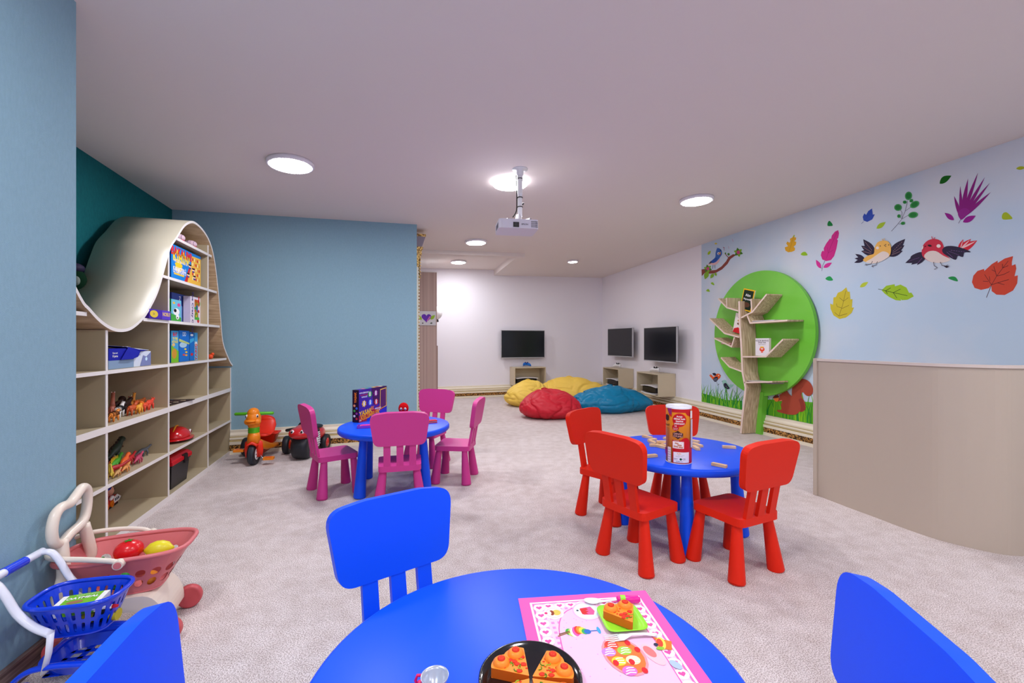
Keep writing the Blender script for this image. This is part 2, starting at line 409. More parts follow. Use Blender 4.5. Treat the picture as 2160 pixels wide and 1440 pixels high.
# ------------------------------------------------------------------ projector
pj = thing('ceiling_projector', 'white projector hanging from the ceiling on a white pole', 'projector', (0.064, 3.478, ceil_z(0.064)), radians(9))
MB().lathe([(0, 0), (0.062, 0), (0.062, -0.006), (0.03, -0.008), (0.026, -0.05), (0, -0.05)], WHITEP, n=32).build('mounting_plate', pj)
pl = MB(); pl.cyl((0, 0, -0.01), (0, 0, -0.20), 0.021, 0.021, WHITEP); pl.cyl((0, 0, -0.18), (0, 0, -0.38), 0.018, 0.018, WHITEP)
for z in (-0.075, -0.225, -0.30): pl.cyl((0, 0, z), (0, 0, z-0.006), 0.0225, 0.0225, BLACK)
pl.build('pole', pj)
MB().tube(smooth_open([(-0.03, 0.01, -0.05), (-0.027, 0.0, -0.15), (-0.026, 0, -0.30), (-0.035, -0.005, -0.35), (-0.06, -0.01, -0.39)]), 0.0045, BLACK).build('cable', pj)
MB().cyl((0.015, 0, -0.28), (0.032, 0, -0.272), 0.01, 0.004, BLACK).build('locking_knob', pj)
br = MB(); br.lathe([(0, -0.34), (0.02, -0.34), (0.026, -0.375), (0.05, -0.385), (0.055, -0.40), (0, -0.40)], WHITEP)
for a in range(4): br.box(0.02, 0.13, -0.01, 0.01, -0.402, -0.392, CHROME, RZ(a*pi/2+pi/5))
br.build('bracket', pj)
bd = MB(); PJM = mat('projector_shell', (214, 210, 222), 0.4, 0.3)
bd.prism(rrect(0.31, 0.25, 0.03), -0.475, -0.405, PJM)
body = bd.build('body', pj, bevel=0.008)
ln = MB(); ln.box(-0.045, 0.0, -0.129, -0.12, -0.468, -0.43, BLACK); ln.cyl((-0.022, -0.122, -0.449), (-0.022, -0.131, -0.449), 0.014, 0.014, SCREEN)
ln.build('lens', pj)
vn = MB(); GREYV = flat((120, 116, 124))
for i in range(6):
    for j in range(4): vn.box(0.095+i*0.009, 0.101+i*0.009, -0.1265, -0.124, -0.465+j*0.013, -0.457+j*0.013, GREYV)
vn.build('vent_grille', pj); vn = MB()
for i in range(6): vn.box(-0.1565, -0.154, -0.08+i*0.022, -0.066+i*0.022, -0.462, -0.425, GREYV)
vn.build('vent_grille', pj)
mk = MB(); mk.text('EPSON', 0.017, flat((60, 60, 66)), T(0.045, -0.1255, -0.445) @ RX(pi/2), 0.02)
mk.build('lettering', pj)
for ch in pj.children:
    if ch.name.split('.')[0] in ('body', 'lens', 'vent_grille', 'lettering'): ch.location = (-0.03, 0, -0.028)
    if ch.name.startswith('bracket'): ch.location = (-0.012, 0, -0.026); ch.scale = (1, 1, 1)

# ------------------------------------------------------------------ tables and chairs
def round_table(loc, rz, label):
    t = thing('round_table', label, 'table', (*loc, 0), rz, 'round blue children tables')
    top = MB(); R = 0.425
    top.lathe([(0, 0.435), (R-0.02, 0.435), (R-0.008, 0.438), (R, 0.447), (R, 0.468), (R-0.004, 0.476), (R-0.012, 0.480), (0, 0.480)], BLUEP, n=96)
    top.build('tabletop', t)
    for k in range(4):
        a = pi/4+k*pi/2; c, s_ = cos(a), sin(a)
        lg = MB(); lg.cyl((0.30*c, 0.30*s_, 0.436), (0.335*c, 0.335*s_, 0.008), 0.026, 0.044, BLUEP, 28)
        lg.cyl((0.335*c, 0.335*s_, 0.008), (0.336*c, 0.336*s_, 0.0), 0.044, 0.040, BLUEP, 28)
        lg.build('leg', t)
    return t
T1 = (0.03, 0.845); T2 = (-0.925, 3.45); T3 = (1.02, 2.645)
round_table(T1, radians(8), 'blue round plastic table in the foreground with the toy pizza on it')
round_table(T2, radians(12), 'blue round plastic table ringed by the four pink chairs')
round_table(T3, radians(30), 'blue round plastic table ringed by the four red chairs')
def make_chair(label, m, loc, h, group):
    t = thing('child_chair', label, 'chair', (*loc, 0), heading(*h), group)
    st = MB(); st.prism(fillet([(-0.140, -0.150), (0.140, -0.150), (0.150, 0.135), (-0.150, 0.135)], 0.035), 0.262, 0.300, m)
    st.build('seat', t, bevel=0.006, seg=3)
    bt = MB(); w0, w1 = 0.166, 0.196
    pts = [(-w0, 0), (w0, 0), (w1, 0.205)]+[(w1*cos(a)*0.97, 0.205+0.026*sin(a)) for a in [pi*k/8 for k in range(1, 8)]]+[(-w1, 0.205)]
    rr = [0.045, 0.045, 0.05]+[0.0]*7+[0.05]
    pts = fillet([(-w0, 0), (w0, 0), (w1, 0.212), (w1*0.45, 0.226), (-w1*0.45, 0.226), (-w1, 0.212)], [0.05, 0.05, 0.055, 0.2, 0.2, 0.055], 7)
    lean = radians(9)
    bt.prism(pts, -0.016, 0.017, m, T(0, -0.172, 0.446) @ RX(pi/2+lean))
    bt.build('backrest', t, bevel=0.005, seg=3)
    for x in (-0.093, 0, 0.093):
        s_ = MB(); s_.prism([(-0.0225, 0), (0.0225, 0), (0.0225, 0.19), (-0.0225, 0.19)], -0.009, 0.009, m, T(x*0.9, -0.138, 0.285) @ RX(pi/2+lean+0.02) )
        s_.build('slat', t, bevel=0.003)
    for sx in (-1, 1):
        for sy in (-1, 1):
            lg = MB(); lg.cyl((sx*0.110, sy*0.105, 0.264), (sx*0.142, sy*0.128, 0.006), 0.0225, 0.039, m, 24)
            lg.cyl((sx*0.142, sy*0.128, 0.006), (sx*0.1425, sy*0.1285, 0.0), 0.039, 0.036, m, 24)
            lg.build('leg', t)
    return t
def hd(c, tgt): return (tgt[0]-c[0], tgt[1]-c[1])
G = 'blue chairs around the foreground table'
cb = make_chair('blue plastic child chair on the far side of the foreground table, full backrest in view', BLUEP, (-0.242, 1.166), (0.6, -0.8), G)
dup(cb, (-0.406, 0.688, 0), heading(0.966, 0.258), 'blue plastic child chair beside the blue toy shopping trolley, cut off by the frame')
dup(cb, (0.476, 0.773, 0), heading(-0.983, 0.18), 'blue plastic child chair at the bottom right corner, right of the placemat')
G = 'pink chairs around the blue table by the blue wall'
cpk = make_chair('pink plastic child chair with its back to the camera, nearest at the far table', PINKP, (-0.79, 3.075), (-0.25, 0.968), G)
dup(cpk, (-1.353, 3.326, 0), heading(0.786, 0.618), 'pink plastic child chair beside the red ladybird ride-on')
dup(cpk, (-0.471, 3.617, 0), heading(-0.992, 0.125), 'pink plastic child chair seen side on, right of the far table')
dup(cpk, (-0.80, 4.08, 0), heading(-0.318, -0.948), 'pink plastic child chair behind the far table, in front of the wood cupboard')
G = 'red chairs around the blue table by the tree shelf'
crd = make_chair('red plastic child chair in front of the red table group, back turned at the left', REDP, (0.674, 2.304), (0.817, 0.576), G)
dup(crd, (1.13, 2.226, 0), heading(-0.425, 0.905), 'red plastic child chair nearest the cream partition')
dup(crd, (0.643, 2.886, 0), heading(0.72, -0.69), 'red plastic child chair half hidden behind the left red chair, near the red beanbag')
dup(crd, (1.16, 3.01, 0), heading(-0.09, -0.996), 'red plastic child chair behind the cardboard tube')

# ------------------------------------------------------------------ cream shelving with the rolling ribbon panel
SN = Vector((-0.956, -0.2926, 0))                # into the shelf
SD = Vector((-0.2926, 0.956, 0))                 # along the shelf face, away from the camera
def face_pt(px):                                 # shelf face plane X = -1.493 - 0.306 Y
    Y = 1.493/((1080-px)/FPX-0.306); return Vector(((px-1080)/FPX*Y, Y, 0))
S0 = Vector((-1.493-0.306*1.80, 1.80, 0))
def fs(px): return (face_pt(px)-S0).dot(SD)
def zz(px, py): return EYE-(py-720)/FPX*face_pt(px).y
curve_px = [(493.7, 774), (487, 769), (480, 757), (467.5, 722), (462.5, 670), (456, 600), (448.7, 545), (440, 512), (427.5, 489), (412.5, 473), (400, 468),
            (385, 476), (370, 499), (356, 520), (347.5, 547), (340, 575), (329, 612), (315, 642), (297.5, 670), (275, 690), (255, 696.5), (232.5, 693.5),
            (207.5, 678), (182.5, 652), (162.5, 626)]
curve = [(fs(x), zz(x, y)) for x, y in curve_px]
curve += [(0.18, 1.60), (0.06, 1.80), (-0.02, 1.93)]
cs = [(p.x, p.y) for p in smooth_open([(a, b) for a, b in curve], 4)]
def zc(s_):
    best = None
    for (a, za), (b, zb) in zip(cs, cs[1:]):
        if min(a, b) <= s_ <= max(a, b) and a != b:
            z = za+(zb-za)*(s_-a)/(b-a); best = z if best is None else min(best, z)
    return best if best is not None else (0.87 if s_ > 1 else 2.0)
SM = Matrix(((SD.x, SN.x, 0, S0.x), (SD.y, SN.y, 0, S0.y), (0, 0, 1, 0), (0, 0, 0, 1)))   # local (s, depth, z)
DEP = 0.405
s_div = [0.0, fs(226.5), fs(357), fs(440), fs(494)]
s_end = min(s_div[-1], (4.425-S0.y)/SD.y)
s_div[-1] = s_end
shelf = thing('ribbon_bookshelf', 'tall cream shelf unit with a wavy curling panel over its top', 'bookshelf', (0, 0, 0))
shelf.matrix_world = SM
rows = [0.0, 0.335, 0.65, 0.965, 1.275, 1.587, 1.895]
def slab(x0, x1, z0, z1, name, d0=0.004, d1=DEP):
    mb = MB(); mb.box(x0, x1, d0+0.002, d1, z0, z1, CREAM); mb.box(x0, x1, d0-0.002, d0+0.002, z0, z1, CREAMEDGE)
    return mb.build(name, shelf)
th = 0.019
for i, s_ in enumerate(s_div):
    a = s_-th/2 if i < 4 else s_-th
    top_ = (0.87 if i == 4 else min(zc(s_-0.012), zc(s_+0.012), zc(s_))-0.012) if i > 0 else 1.85
    slab(a, a+th, 0, top_, 'upright_panel')
for z in rows:
    s_ = 0.0; run = None; N = 600
    tt = 0.036 if z in (0.0, 0.65) else 0.02
    zt = z+tt/2 if z else tt
    for k in range(N+1):
        s_ = s_end*k/N; ok = (zc(s_) > zt+0.015) or (s_ > s_div[3] and z < 0.8)
        if z == 0.965 and s_ > fs(481): ok = False
        if ok and run is None: run = s_
        if run is not None and (not ok or k == N):
            if s_-run > 0.04: slab(run+0.004, s_-0.004, zt-tt, zt, 'shelf_board', 0.0)
            run = None
# back panel following the curve
bk = MB(); pts = [(0, 0), (s_end, 0), (s_end, 0.86)]+[(a, b-0.01) for a, b in cs if 0 < a < s_end]+[(0, 1.85)]
bk.prism(pts, -DEP-0.008, -DEP, CREAM, RX(pi/2)); bk.build('back_panel', shelf)
# the ribbon
rb = MB(); top = []; bot = []
for i, (a, b) in enumerate(cs):
    q = Vector(cs[min(i+1, len(cs)-1)])-Vector(cs[max(i-1, 0)]); q.normalize(); n = Vector((q.y, -q.x))
    if n.y < 0 and abs(n.y) > 0.3: n = -n
    top.append(Vector((a, b))); bot.append(Vector((a, b))+Vector((q.y, -q.x))*-0.0)
nrm = []
for i in range(len(cs)):
    q = Vector(cs[min(i+1, len(cs)-1)])-Vector(cs[max(i-1, 0)]); q.normalize(); nrm.append(Vector((q.y, -q.x)))
# cs runs right-to-left, so (q.y,-q.x) points up / outward
out = [Vector(c)+n*0.009 for c, n in zip(cs, nrm)]; inn = [Vector(c)-n*0.009 for c, n in zip(cs, nrm)]
N = len(cs)
for i in range(N-1):
    o0, o1, i0, i1 = out[i], out[i+1], inn[i], inn[i+1]
    f = lambda p, d: (p.x, d, p.y)
    rb.add([f(o0, -0.012), f(o1, -0.012), f(o1, DEP+0.01), f(o0, DEP+0.01)], [(0, 1, 2, 3)], COVER, True)
    rb.add([f(i0, -0.012), f(i1, -0.012), f(i1, DEP+0.01), f(i0, DEP+0.01)], [(3, 2, 1, 0)], WOODIN, True)
    rb.add([f(o0, -0.012), f(i0, -0.012), f(i1, -0.012), f(o1, -0.012)], [(0, 1, 2, 3)], CREAMEDGE)
    rb.add([f(o0, DEP+0.01), f(i0, DEP+0.01), f(i1, DEP+0.01), f(o1, DEP+0.01)], [(3, 2, 1, 0)], CREAMEDGE)
ro = rb.build('ribbon_panel', shelf); ro['label'] = 'wavy cream panel with wood grain inside'
import bmesh
bmw = bmesh.new(); bmw.from_mesh(ro.data); bmesh.ops.remove_doubles(bmw, verts=bmw.verts, dist=0.0005); bmw.to_mesh(ro.data); bmw.free()
def shelf_at(px, depth, z):                      # point on a shelf at a picture column of the face plane
    Y = (1.493+1.046*depth)/((1080-px)/FPX-0.306); return Vector(((px-1080)/FPX*Y, Y, z))
SHROT = atan2(SD.y, SD.x)                        # local x along the shelf

# ------------------------------------------------------------------ low curved partition on the right
gp = [(1724, 1045), (1780, 1067), (1837, 1088), (1900, 1112), (1965, 1134.5), (2010, 1147), (2051, 1157), (2115, 1170), (2160, 1173.5)]
cv = [ground(*p).xy for p in gp]; cv = [(p.x, p.y) for p in cv]+[(2.95, 2.30), (3.25, 2.40), (3.55, 2.62), (3.72, 2.86)]
cv = [(p.x, p.y) for p in smooth_open([(0+a, b) for a, b in cv], 4)]
def ribbon_wall(cv, t0, t1, z0, z1, m, mb):
    A = []; B = []
    for i, p in enumerate(cv):
        q = (Vector(cv[min(i+1, len(cv)-1)])-Vector(cv[max(i-1, 0)])).normalized(); n = Vector((-q.y, q.x))
        A.append(Vector(p)+n*t0); B.append(Vector(p)+n*t1)
    for i in range(len(cv)-1):
        for (a, b, zl, zh) in ((A[i], A[i+1], z0, z1), (B[i+1], B[i], z0, z1)):
            mb.add([(a.x, a.y, zl), (b.x, b.y, zl), (b.x, b.y, zh), (a.x, a.y, zh)], [(0, 1, 2, 3)], m, True)
        for z in (z0, z1): mb.add([(A[i].x, A[i].y, z), (A[i+1].x, A[i+1].y, z), (B[i+1].x, B[i+1].y, z), (B[i].x, B[i].y, z)], [(0, 1, 2, 3)], m)
    for i in (0, len(cv)-1): mb.add([(A[i].x, A[i].y, z0), (B[i].x, B[i].y, z0), (B[i].x, B[i].y, z1), (A[i].x, A[i].y, z1)], [(0, 1, 2, 3)], m)
PARTM = mat('partition_laminate', (190, 176, 160), 0.4, 0.3)
part = thing('curved_partition', 'low curved beige partition standing before the painted wall', 'partition', (0, 0, 0))
mb = MB(); ribbon_wall(cv, 0.004, 0.036, 0, 0.992, PARTM, mb); mb.build('panel', part)
mb = MB(); ribbon_wall(cv, -0.006, 0.044, 0.992, 1.008, mat('partition_rail', (214, 200, 190), 0.4, 0.3), mb); mb.build('cap_rail', part)
p0 = Vector(cv[0]); q0 = (Vector(cv[1])-p0).normalized()
mb = MB(); mb.box(-0.03, 0.0, -0.008, 0.046, 0, 1.01, PARTM, T(p0.x, p0.y, 0) @ RZ(atan2(q0.y, q0.x))); mb.build('end_post', part, bevel=0.003)

# ------------------------------------------------------------------ wood cupboard, heart drawing, balloon
cu = thing('wood_cupboard', 'tall pinkish wood cupboard beyond the blue wall', 'cupboard', (-1.335, 7.75, 0), radians(13.9))
mb = MB(); mb.box(-0.7, 0.0, 0, 0.3, 0, 2.36, WOODC); mb.build('side_panel', cu, bevel=0.003)
mb = MB(); mb.box(-0.7, 0.004, -0.004, 0.3, 2.36, 2.375, WHITEP); mb.build('top_edge', cu)
mb = MB(); mb.box(0.001, 0.016, 0.01, 0.29, 0.06, 1.06, mat('door_edge', (150, 124, 112), 0.5)); mb.build('door', cu)
dr = MB(); c = at(899.5, 671, 7.69); M_ = T(c.x, c.y, c.z) @ RZ(radians(13.9)) @ RX(pi/2)
w, h = 0.33, 0.25; dr.prism([(-w/2, -h/2), (w/2, -h/2), (w/2, h/2), (-w/2, h/2)], -0.002, 0.0, flat((222, 222, 226)), M_)
def heart(cx, cy, r): return [(cx+r*0.0625*16*sin(t)**3, cy+r*0.0625*(13*cos(t)-5*cos(2*t)-2*cos(3*t)-cos(4*t))) for t in [2*pi*k/28 for k in range(28)]]
def lay(pts, z): return [(p[0], p[1], z) for p in pts]
dr.poly(lay(heart(0.0, 0.01, 0.085), 0.001), flat((112, 60, 190)), M_)
dr.poly(lay([(0.01, -0.06), (0.075, 0.02), (0.07, 0.045), (0.05, 0.03), (0.0, -0.05)], 0.0015), flat((214, 120, 190)), M_)
def leafp(b, t, w, n=7, bow=0.0):
    b = Vector(b); t = Vector(t); d = t-b; nrm_ = Vector((-d.y, d.x)); up_ = []; dn = []
    for k in range(1, n):
        u = k/n; e = sin(pi*u**0.85)*w; up_.append(b+d*u+nrm_*(e+bow*sin(pi*u))); dn.append(b+d*u-nrm_*(e-bow*sin(pi*u)))
    return [tuple(b)]+[tuple(p) for p in dn]+[tuple(t)]+[tuple(p) for p in up_[::-1]]
dr.poly(lay(leafp((0.07, -0.02), (0.15, 0.06), 0.25), 0.001), flat((160, 200, 60)), M_)
dr.poly(lay(leafp((-0.08, -0.03), (-0.15, 0.05), 0.25), 0.001), flat((170, 210, 70)), M_)
dr.poly(lay([(-0.08, -0.09), (-0.06, -0.07), (-0.05, -0.09), (-0.065, -0.1)], 0.001), flat((90, 90, 90)), M_)
dr.poly(lay([(0.06, -0.09), (0.085, -0.07), (0.11, -0.085), (0.085, -0.1)], 0.001), flat((90, 100, 90)), M_)
tag(dr.build('heart_drawing'), 'child drawing of a purple heart stuck on the wood cupboard', 'drawing')
bl = thing('wall_lamp', 'white round globe lamp peeking from behind the wood cupboard', 'lamp', tuple(at(921, 660, 8.02)))
mb = MB(); mb.ell((0, 0, 0), (0.105, 0.105, 0.12), WHITEP); mb.build('globe', bl)
mb = MB(); mb.cyl((0.01, 0, -0.115), (0.01, 0, -0.16), 0.02, 0.03, BLACK); mb.box(-0.1, 0.03, -0.01, 0.01, -0.165, -0.15, BLACK); mb.build('bracket', bl)

# ------------------------------------------------------------------ painted wall (frame: x to the right along the wall, y into the wall, z up)
WO = Vector((rwall(5.5), 5.5, 0)); WU = -RD; WROT = atan2(WU.y, WU.x)
def wl(px, py, off=0.0):
    p = on_wall(px, py, off); return ((p-WO).dot(WU), p.z)
mural = thing('wall_mural', 'pale blue wall mural with painted birds, falling leaves, grass and a squirrel', 'mural', WO, WROT)
x0 = (Vector((rwall(6.496), 6.496, 0))-WO).dot(WU); x1 = (Vector((rwall(-2.8), -2.8, 0))-WO).dot(WU)
mb = MB(); mb.prism([(x0, 0.242), (x1, 0.242), (x1, ceil_z(rwall(-2.8))-0.002), (x0, ceil_z(rwall(6.496))-0.002)], 0.0005, 0.002, MURALBG, RX(pi/2))
mb.build('sky_background', mural)
A3 = lambda x, y: (1750+x/4, 340+y/4)
A7 = lambda x, y: (1640+x/6, 380+y/6)
A1 = lambda x, y: (1470+x/5.143, 500+y/5.143)
A2 = lambda x, y: (1470+x/6.857, 740+y/6.857)
def linep(pts, w):
    pts = [Vector(p) for p in pts]; L = []; R = []
    for i, p in enumerate(pts):
        t = (pts[min(i+1, len(pts)-1)]-pts[max(i-1, 0)]).normalized(); n = Vector((-t.y, t.x))*w/2
        L.append(tuple(p+n)); R.append(tuple(p-n))
    return L+R[::-1]
def ellp(cx, cy, rx, ry, a=0, n=18):
    return [(cx+rx*cos(t)*cos(a)-ry*sin(t)*sin(a), cy+rx*cos(t)*sin(a)+ry*sin(t)*cos(a)) for t in [2*pi*k/n for k in range(n)]]
def decal(name, label, A, items, base=0.003):
    mb = MB()
    for k, (c, pts) in enumerate(items):
        q = [wl(*A(*p)) for p in pts]
        mb.poly([(x, -base-0.00012*k, z) for x, z in q], flat(c))
    o = mb.build(name, mural); o['label'] = label; return o
def veins(pairs, w=2): return [linep(p, w) for p in pairs]
DK = (60, 44, 60)
sc = smooth_closed
decal('painted_leaf', 'dark green leaf', A3, [((16, 104, 20), leafp((930, 190), (1030, 122), 0.22, bow=-0.06))])
fan = [leafp((1113, 488), t, w) for t, w in (((1052, 292), 0.075), ((1104, 208), 0.05), ((1170, 146), 0.055), ((1254, 96), 0.036), ((1314, 133), 0.036), ((1353, 183), 0.034), ((1363, 260), 0.045))]
decal('painted_leaf', 'large purple fan leaf', A3, [((138, 24, 124), f) for f in fan]+[((146, 34, 136), sc([(1085, 440), (1120, 400), (1165, 400), (1180, 430), (1130, 485), (1105, 488)]))] +
      [((150, 20, 140), leafp((1052, 497), (973, 435), 0.2)), ((150, 20, 140), leafp((1127, 514), (1236, 459), 0.2)), ((80, 30, 80), linep([(1110, 488), (1090, 525)], 3))])
decal('painted_leaf', 'small blue leaf', A3, [((52, 84, 184), [(360, 398), (366, 450), (383, 448), (362, 490), (320, 512), (288, 500), (281, 468), (295, 440), (310, 452), (328, 420)]), ((40, 60, 140), linep([(290, 508), (270, 526)], 3)), ((44, 60, 160), linep([(300, 500), (350, 420)], 2))])
decal('painted_leaf', 'small lime leaf', A3, [((168, 200, 48), leafp((397, 568), (476, 512), 0.2))])
tw = [linep([(523, 590), (560, 550), (610, 490), (640, 420), (660, 335)], 3), linep([(613, 480), (612, 430), (590, 400)], 2.5), linep([(612, 487), (670, 452)], 2.5), linep([(640, 420), (690, 385)], 2.5), linep([(610, 485), (590, 465)], 2.5), linep([(585, 530), (620, 525)], 2.5)]
decal('painted_twig', 'green twig with round leaves', A3, [(DK, t) for t in tw]+[(c, ellp(x, y, rx*f, ry*f, a)) for x, y, rx, ry, a in ((668, 292, 30, 36, 0.2), (692, 333, 17, 14, -0.5), (637, 345, 17, 14, 0), (720, 365, 42, 27, -0.5), (580, 390, 32, 29, 0), (708, 453, 41, 26, -0.15), (588, 463, 15, 15, 0), (622, 523, 19, 13, -0.2)) for f, c in ((1, (66, 156, 84)), (0.7, (34, 128, 56)))])
decal('painted_leaf', 'lime leaf drop', A3, [((170, 190, 40), sc([(1455, 470), (1465, 440), (1490, 430), (1515, 445), (1545, 483), (1500, 492), (1465, 490)]))])
decal('painted_leaf', 'lime leaf at the ceiling', A3, [((176, 186, 40), leafp((1575, 62), (1660, 52), 0.17))])
NAVY = (44, 36, 62)
wing = lambda b, tips, w: [(NAVY, leafp(b, t, w)) for t in tips]
def dashes(b, tips, c):
    r = []
    for t in tips:
        for k in range(3, 9):
            u = k/10; p = Vector(b).lerp(Vector(t), u); d = (Vector(t)-Vector(b)).normalized()*6
            r.append((c, linep([p-d, p+d], 3)))
    return r
lt = [(285, 658), (268, 712), (268, 757)]; rt = [(640, 655), (634, 708), (620, 755)]
decal('painted_bird', 'small yellow bird with dark wings', A3,
      wing((385, 785), lt, 0.2)+wing((500, 800), rt, 0.18)+[(NAVY, leafp((300, 825), t, 0.16)) for t in ((218, 782), (213, 820), (210, 856))] +
      dashes((385, 785), lt, (170, 130, 130))+dashes((500, 800), rt, (170, 130, 130)) +
      [((240, 186, 92), sc([(288, 830), (330, 795), (378, 780), (385, 730), (410, 685), (450, 670), (495, 675), (520, 710), (523, 760), (505, 805), (440, 842), (370, 862), (310, 850)], 3)),
       ((232, 218, 208), sc([(312, 850), (360, 820), (410, 785), (455, 760), (500, 775), (503, 805), (440, 845), (370, 863)], 3)),
       ((240, 225, 215), ellp(409, 731, 13, 12)), (DK, ellp(433, 715, 4, 5)), (DK, ellp(505, 706, 4, 5)), (DK, linep([(483, 700), (467, 711), (483, 720)], 5)),
       ((240, 186, 92), linep([(455, 675), (448, 655)], 5)), ((240, 186, 92), linep([(462, 675), (468, 650)], 5)),
       (DK, linep([(368, 843), (355, 868), (302, 874)], 4)), (DK, linep([(410, 845), (398, 873), (360, 888)], 4)), (DK, linep([(310, 862), (322, 882)], 3)), (DK, linep([(365, 874), (374, 896)], 3))])
rtl = [(1248, 668), (1195, 655), (1130, 658)]
decal('painted_bird', 'larger red bird with dark wings', A3,
      [((214, 40, 62), leafp((1090, 760), t, 0.17)) for t in rtl]+[((240, 200, 200), leafp((1105, 740), Vector(t)*0.92+Vector((1100, 745))*0.08, 0.05)) for t in rtl] +
      wing((815, 790), [(640, 858), (690, 872), (740, 876)], 0.16)+[(NAVY, sc([(690, 800), (780, 765), (810, 820), (765, 855), (700, 850)]))] +
      [((206, 48, 72), sc([(780, 775), (790, 712), (832, 668), (890, 655), (940, 672), (963, 712), (978, 780), (1020, 828), (950, 855), (860, 850), (800, 815)], 3)),
       ((228, 214, 206), sc([(800, 805), (835, 762), (900, 758), (960, 795), (1025, 830), (950, 857), (860, 850)], 3)),
       (NAVY, sc([(953, 745), (985, 718), (1050, 716), (1130, 735), (1195, 766), (1140, 770), (1128, 808), (1085, 798), (1065, 832), (1000, 800), (962, 775)], 3))] +
      dashes((970, 745), [(1180, 768), (1120, 800), (1060, 825)], (130, 90, 150))+dashes((800, 800), [(650, 850), (740, 870)], (130, 90, 150)) +
      [((30, 20, 30), ellp(850, 712, 17, 8, 0.2)), ((30, 20, 30), ellp(812, 718, 4, 5)), ((240, 225, 220), ellp(926, 715, 18, 15)), ((240, 230, 225), ellp(790, 730, 6, 16, 0.3)),
       ((206, 48, 72), linep([(875, 662), (868, 634)], 6)), ((206, 48, 72), linep([(882, 660), (895, 642)], 6)),
       (DK, linep([(884, 850), (888, 880), (915, 900), (890, 912)], 5)), (DK, linep([(940, 850), (955, 880), (1012, 886), (992, 898)], 5)), (DK, linep([(985, 886), (1005, 874)], 4))])
decal('painted_leaf', 'big orange-red leaf', A3, [((206, 72, 50), [(1550, 800), (1540, 850), (1540, 880), (1570, 868), (1577, 905), (1562, 970), (1590, 962), (1585, 1030), (1550, 1090), (1480, 1128), (1410, 1125), (1370, 1095), (1366, 1045), (1345, 1070), (1280, 1085), (1225, 1068), (1203, 1020), (1215, 965), (1250, 925), (1305, 908), (1308, 925), (1370, 868), (1420, 838), (1420, 858), (1480, 820)])] +
      [((90, 40, 40), v) for v in veins([[(1325, 1150), (1368, 1042), (1412, 968), (1510, 840)], [(1368, 1042), (1310, 955)], [(1355, 1010), (1350, 970)], [(1340, 1015), (1296, 1012)], [(1412, 968), (1388, 885)], [(1400, 930), (1370, 915)], [(1412, 968), (1470, 955), (1520, 930)], [(1368, 1042), (1420, 1025), (1515, 997)], [(1420, 1025), (1478, 1042)], [(1465, 900), (1510, 880)], [(1462, 900), (1460, 865)]], 4)])
decal('painted_leaf', 'small green leaf', A3, [((30, 146, 74), sc([(1002, 985), (1030, 972), (1065, 978), (1084, 1012), (1040, 1004)]))])
decal('painted_leaf', 'lime torn leaf', A3, [((156, 196, 40), [(440, 1088), (480, 1050), (550, 1037), (553, 1055), (600, 1040), (650, 1065), (672, 1110), (692, 1108), (712, 1140), (660, 1168), (612, 1172), (602, 1160), (605, 1176), (560, 1172), (505, 1145), (465, 1115)])]+[((40, 60, 30), v) for v in veins([[(412, 1077), (540, 1108), (658, 1134)], [(540, 1108), (600, 1078)], [(540, 1108), (570, 1155)], [(475, 1092), (518, 1068)], [(475, 1092), (490, 1118)]], 4)])
decal('painted_leaf', 'tiny lime leaf', A3, [((186, 204, 60), leafp((257, 1062), (328, 1018), 0.2))])
decal('painted_leaf', 'yellow-green oval leaf', A3, [((204, 188, 54), [(142, 1063), (155, 1100), (172, 1100), (178, 1165), (195, 1162), (190, 1235), (208, 1232), (187, 1280), (140, 1318), (85, 1331), (35, 1300), (10, 1245), (6, 1200), (30, 1210), (35, 1148), (55, 1145), (70, 1110), (105, 1095), (120, 1082)])] +
      [((110, 96, 40), v) for v in veins([[(80, 1305), (110, 1220), (140, 1090)], [(110, 1240), (65, 1225), (60, 1200)], [(110, 1240), (165, 1215)], [(120, 1180), (85, 1150)], [(120, 1180), (160, 1150)], [(80, 1305), (45, 1275)], [(80, 1305), (150, 1285)]], 3)])
decal('painted_leaf', 'orange-yellow oak leaf', A7, [((224, 168, 44), [(212, 688), (215, 720), (240, 725), (235, 755), (215, 770), (241, 782), (235, 815), (207, 842), (226, 862), (220, 890), (185, 906), (140, 912), (105, 892), (94, 850), (120, 840), (137, 835), (113, 800), (128, 775), (155, 790), (166, 770), (160, 740), (190, 725)]), ((170, 130, 40), linep([(150, 900), (205, 720)], 3)), ((160, 190, 60), ellp(212, 706, 8, 16, 0.2))])
decal('painted_leaf', 'tiny lime leaf by the oak leaf', A7, [((150, 196, 40), sc([(297, 937), (320, 912), (350, 906), (370, 922), (383, 947), (350, 954), (318, 952)]))])
decal('painted_leaf', 'tiny green leaf', A7, [((20, 132, 62), sc([(637, 575), (638, 540), (657, 514), (680, 530), (703, 570), (670, 580)]))])
decal('painted_leaf', 'tall magenta feather leaf', A7, [((208, 44, 136), [(770, 631), (782, 670), (772, 730), (755, 746), (768, 762), (748, 870), (720, 960), (680, 1010), (620, 1023), (570, 1002), (551, 950), (560, 910), (578, 888), (590, 905), (588, 860), (620, 800), (668, 736), (680, 746), (690, 700), (730, 650)]), ((214, 54, 150), leafp((552, 1116), (490, 1006), 0.2)), ((214, 54, 150), leafp((584, 1106), (693, 1042), 0.2)), ((96, 70, 120), linep([(605, 1015), (575, 1080), (563, 1148)], 4)), ((150, 24, 104), linep([(620, 990), (680, 830), (760, 650)], 3)), ((150, 24, 104), linep([(645, 920), (635, 850)], 3)), ((150, 24, 104), linep([(645, 920), (715, 880)], 3)), ((96, 70, 120), linep([(568, 1120), (548, 1100)], 3))])
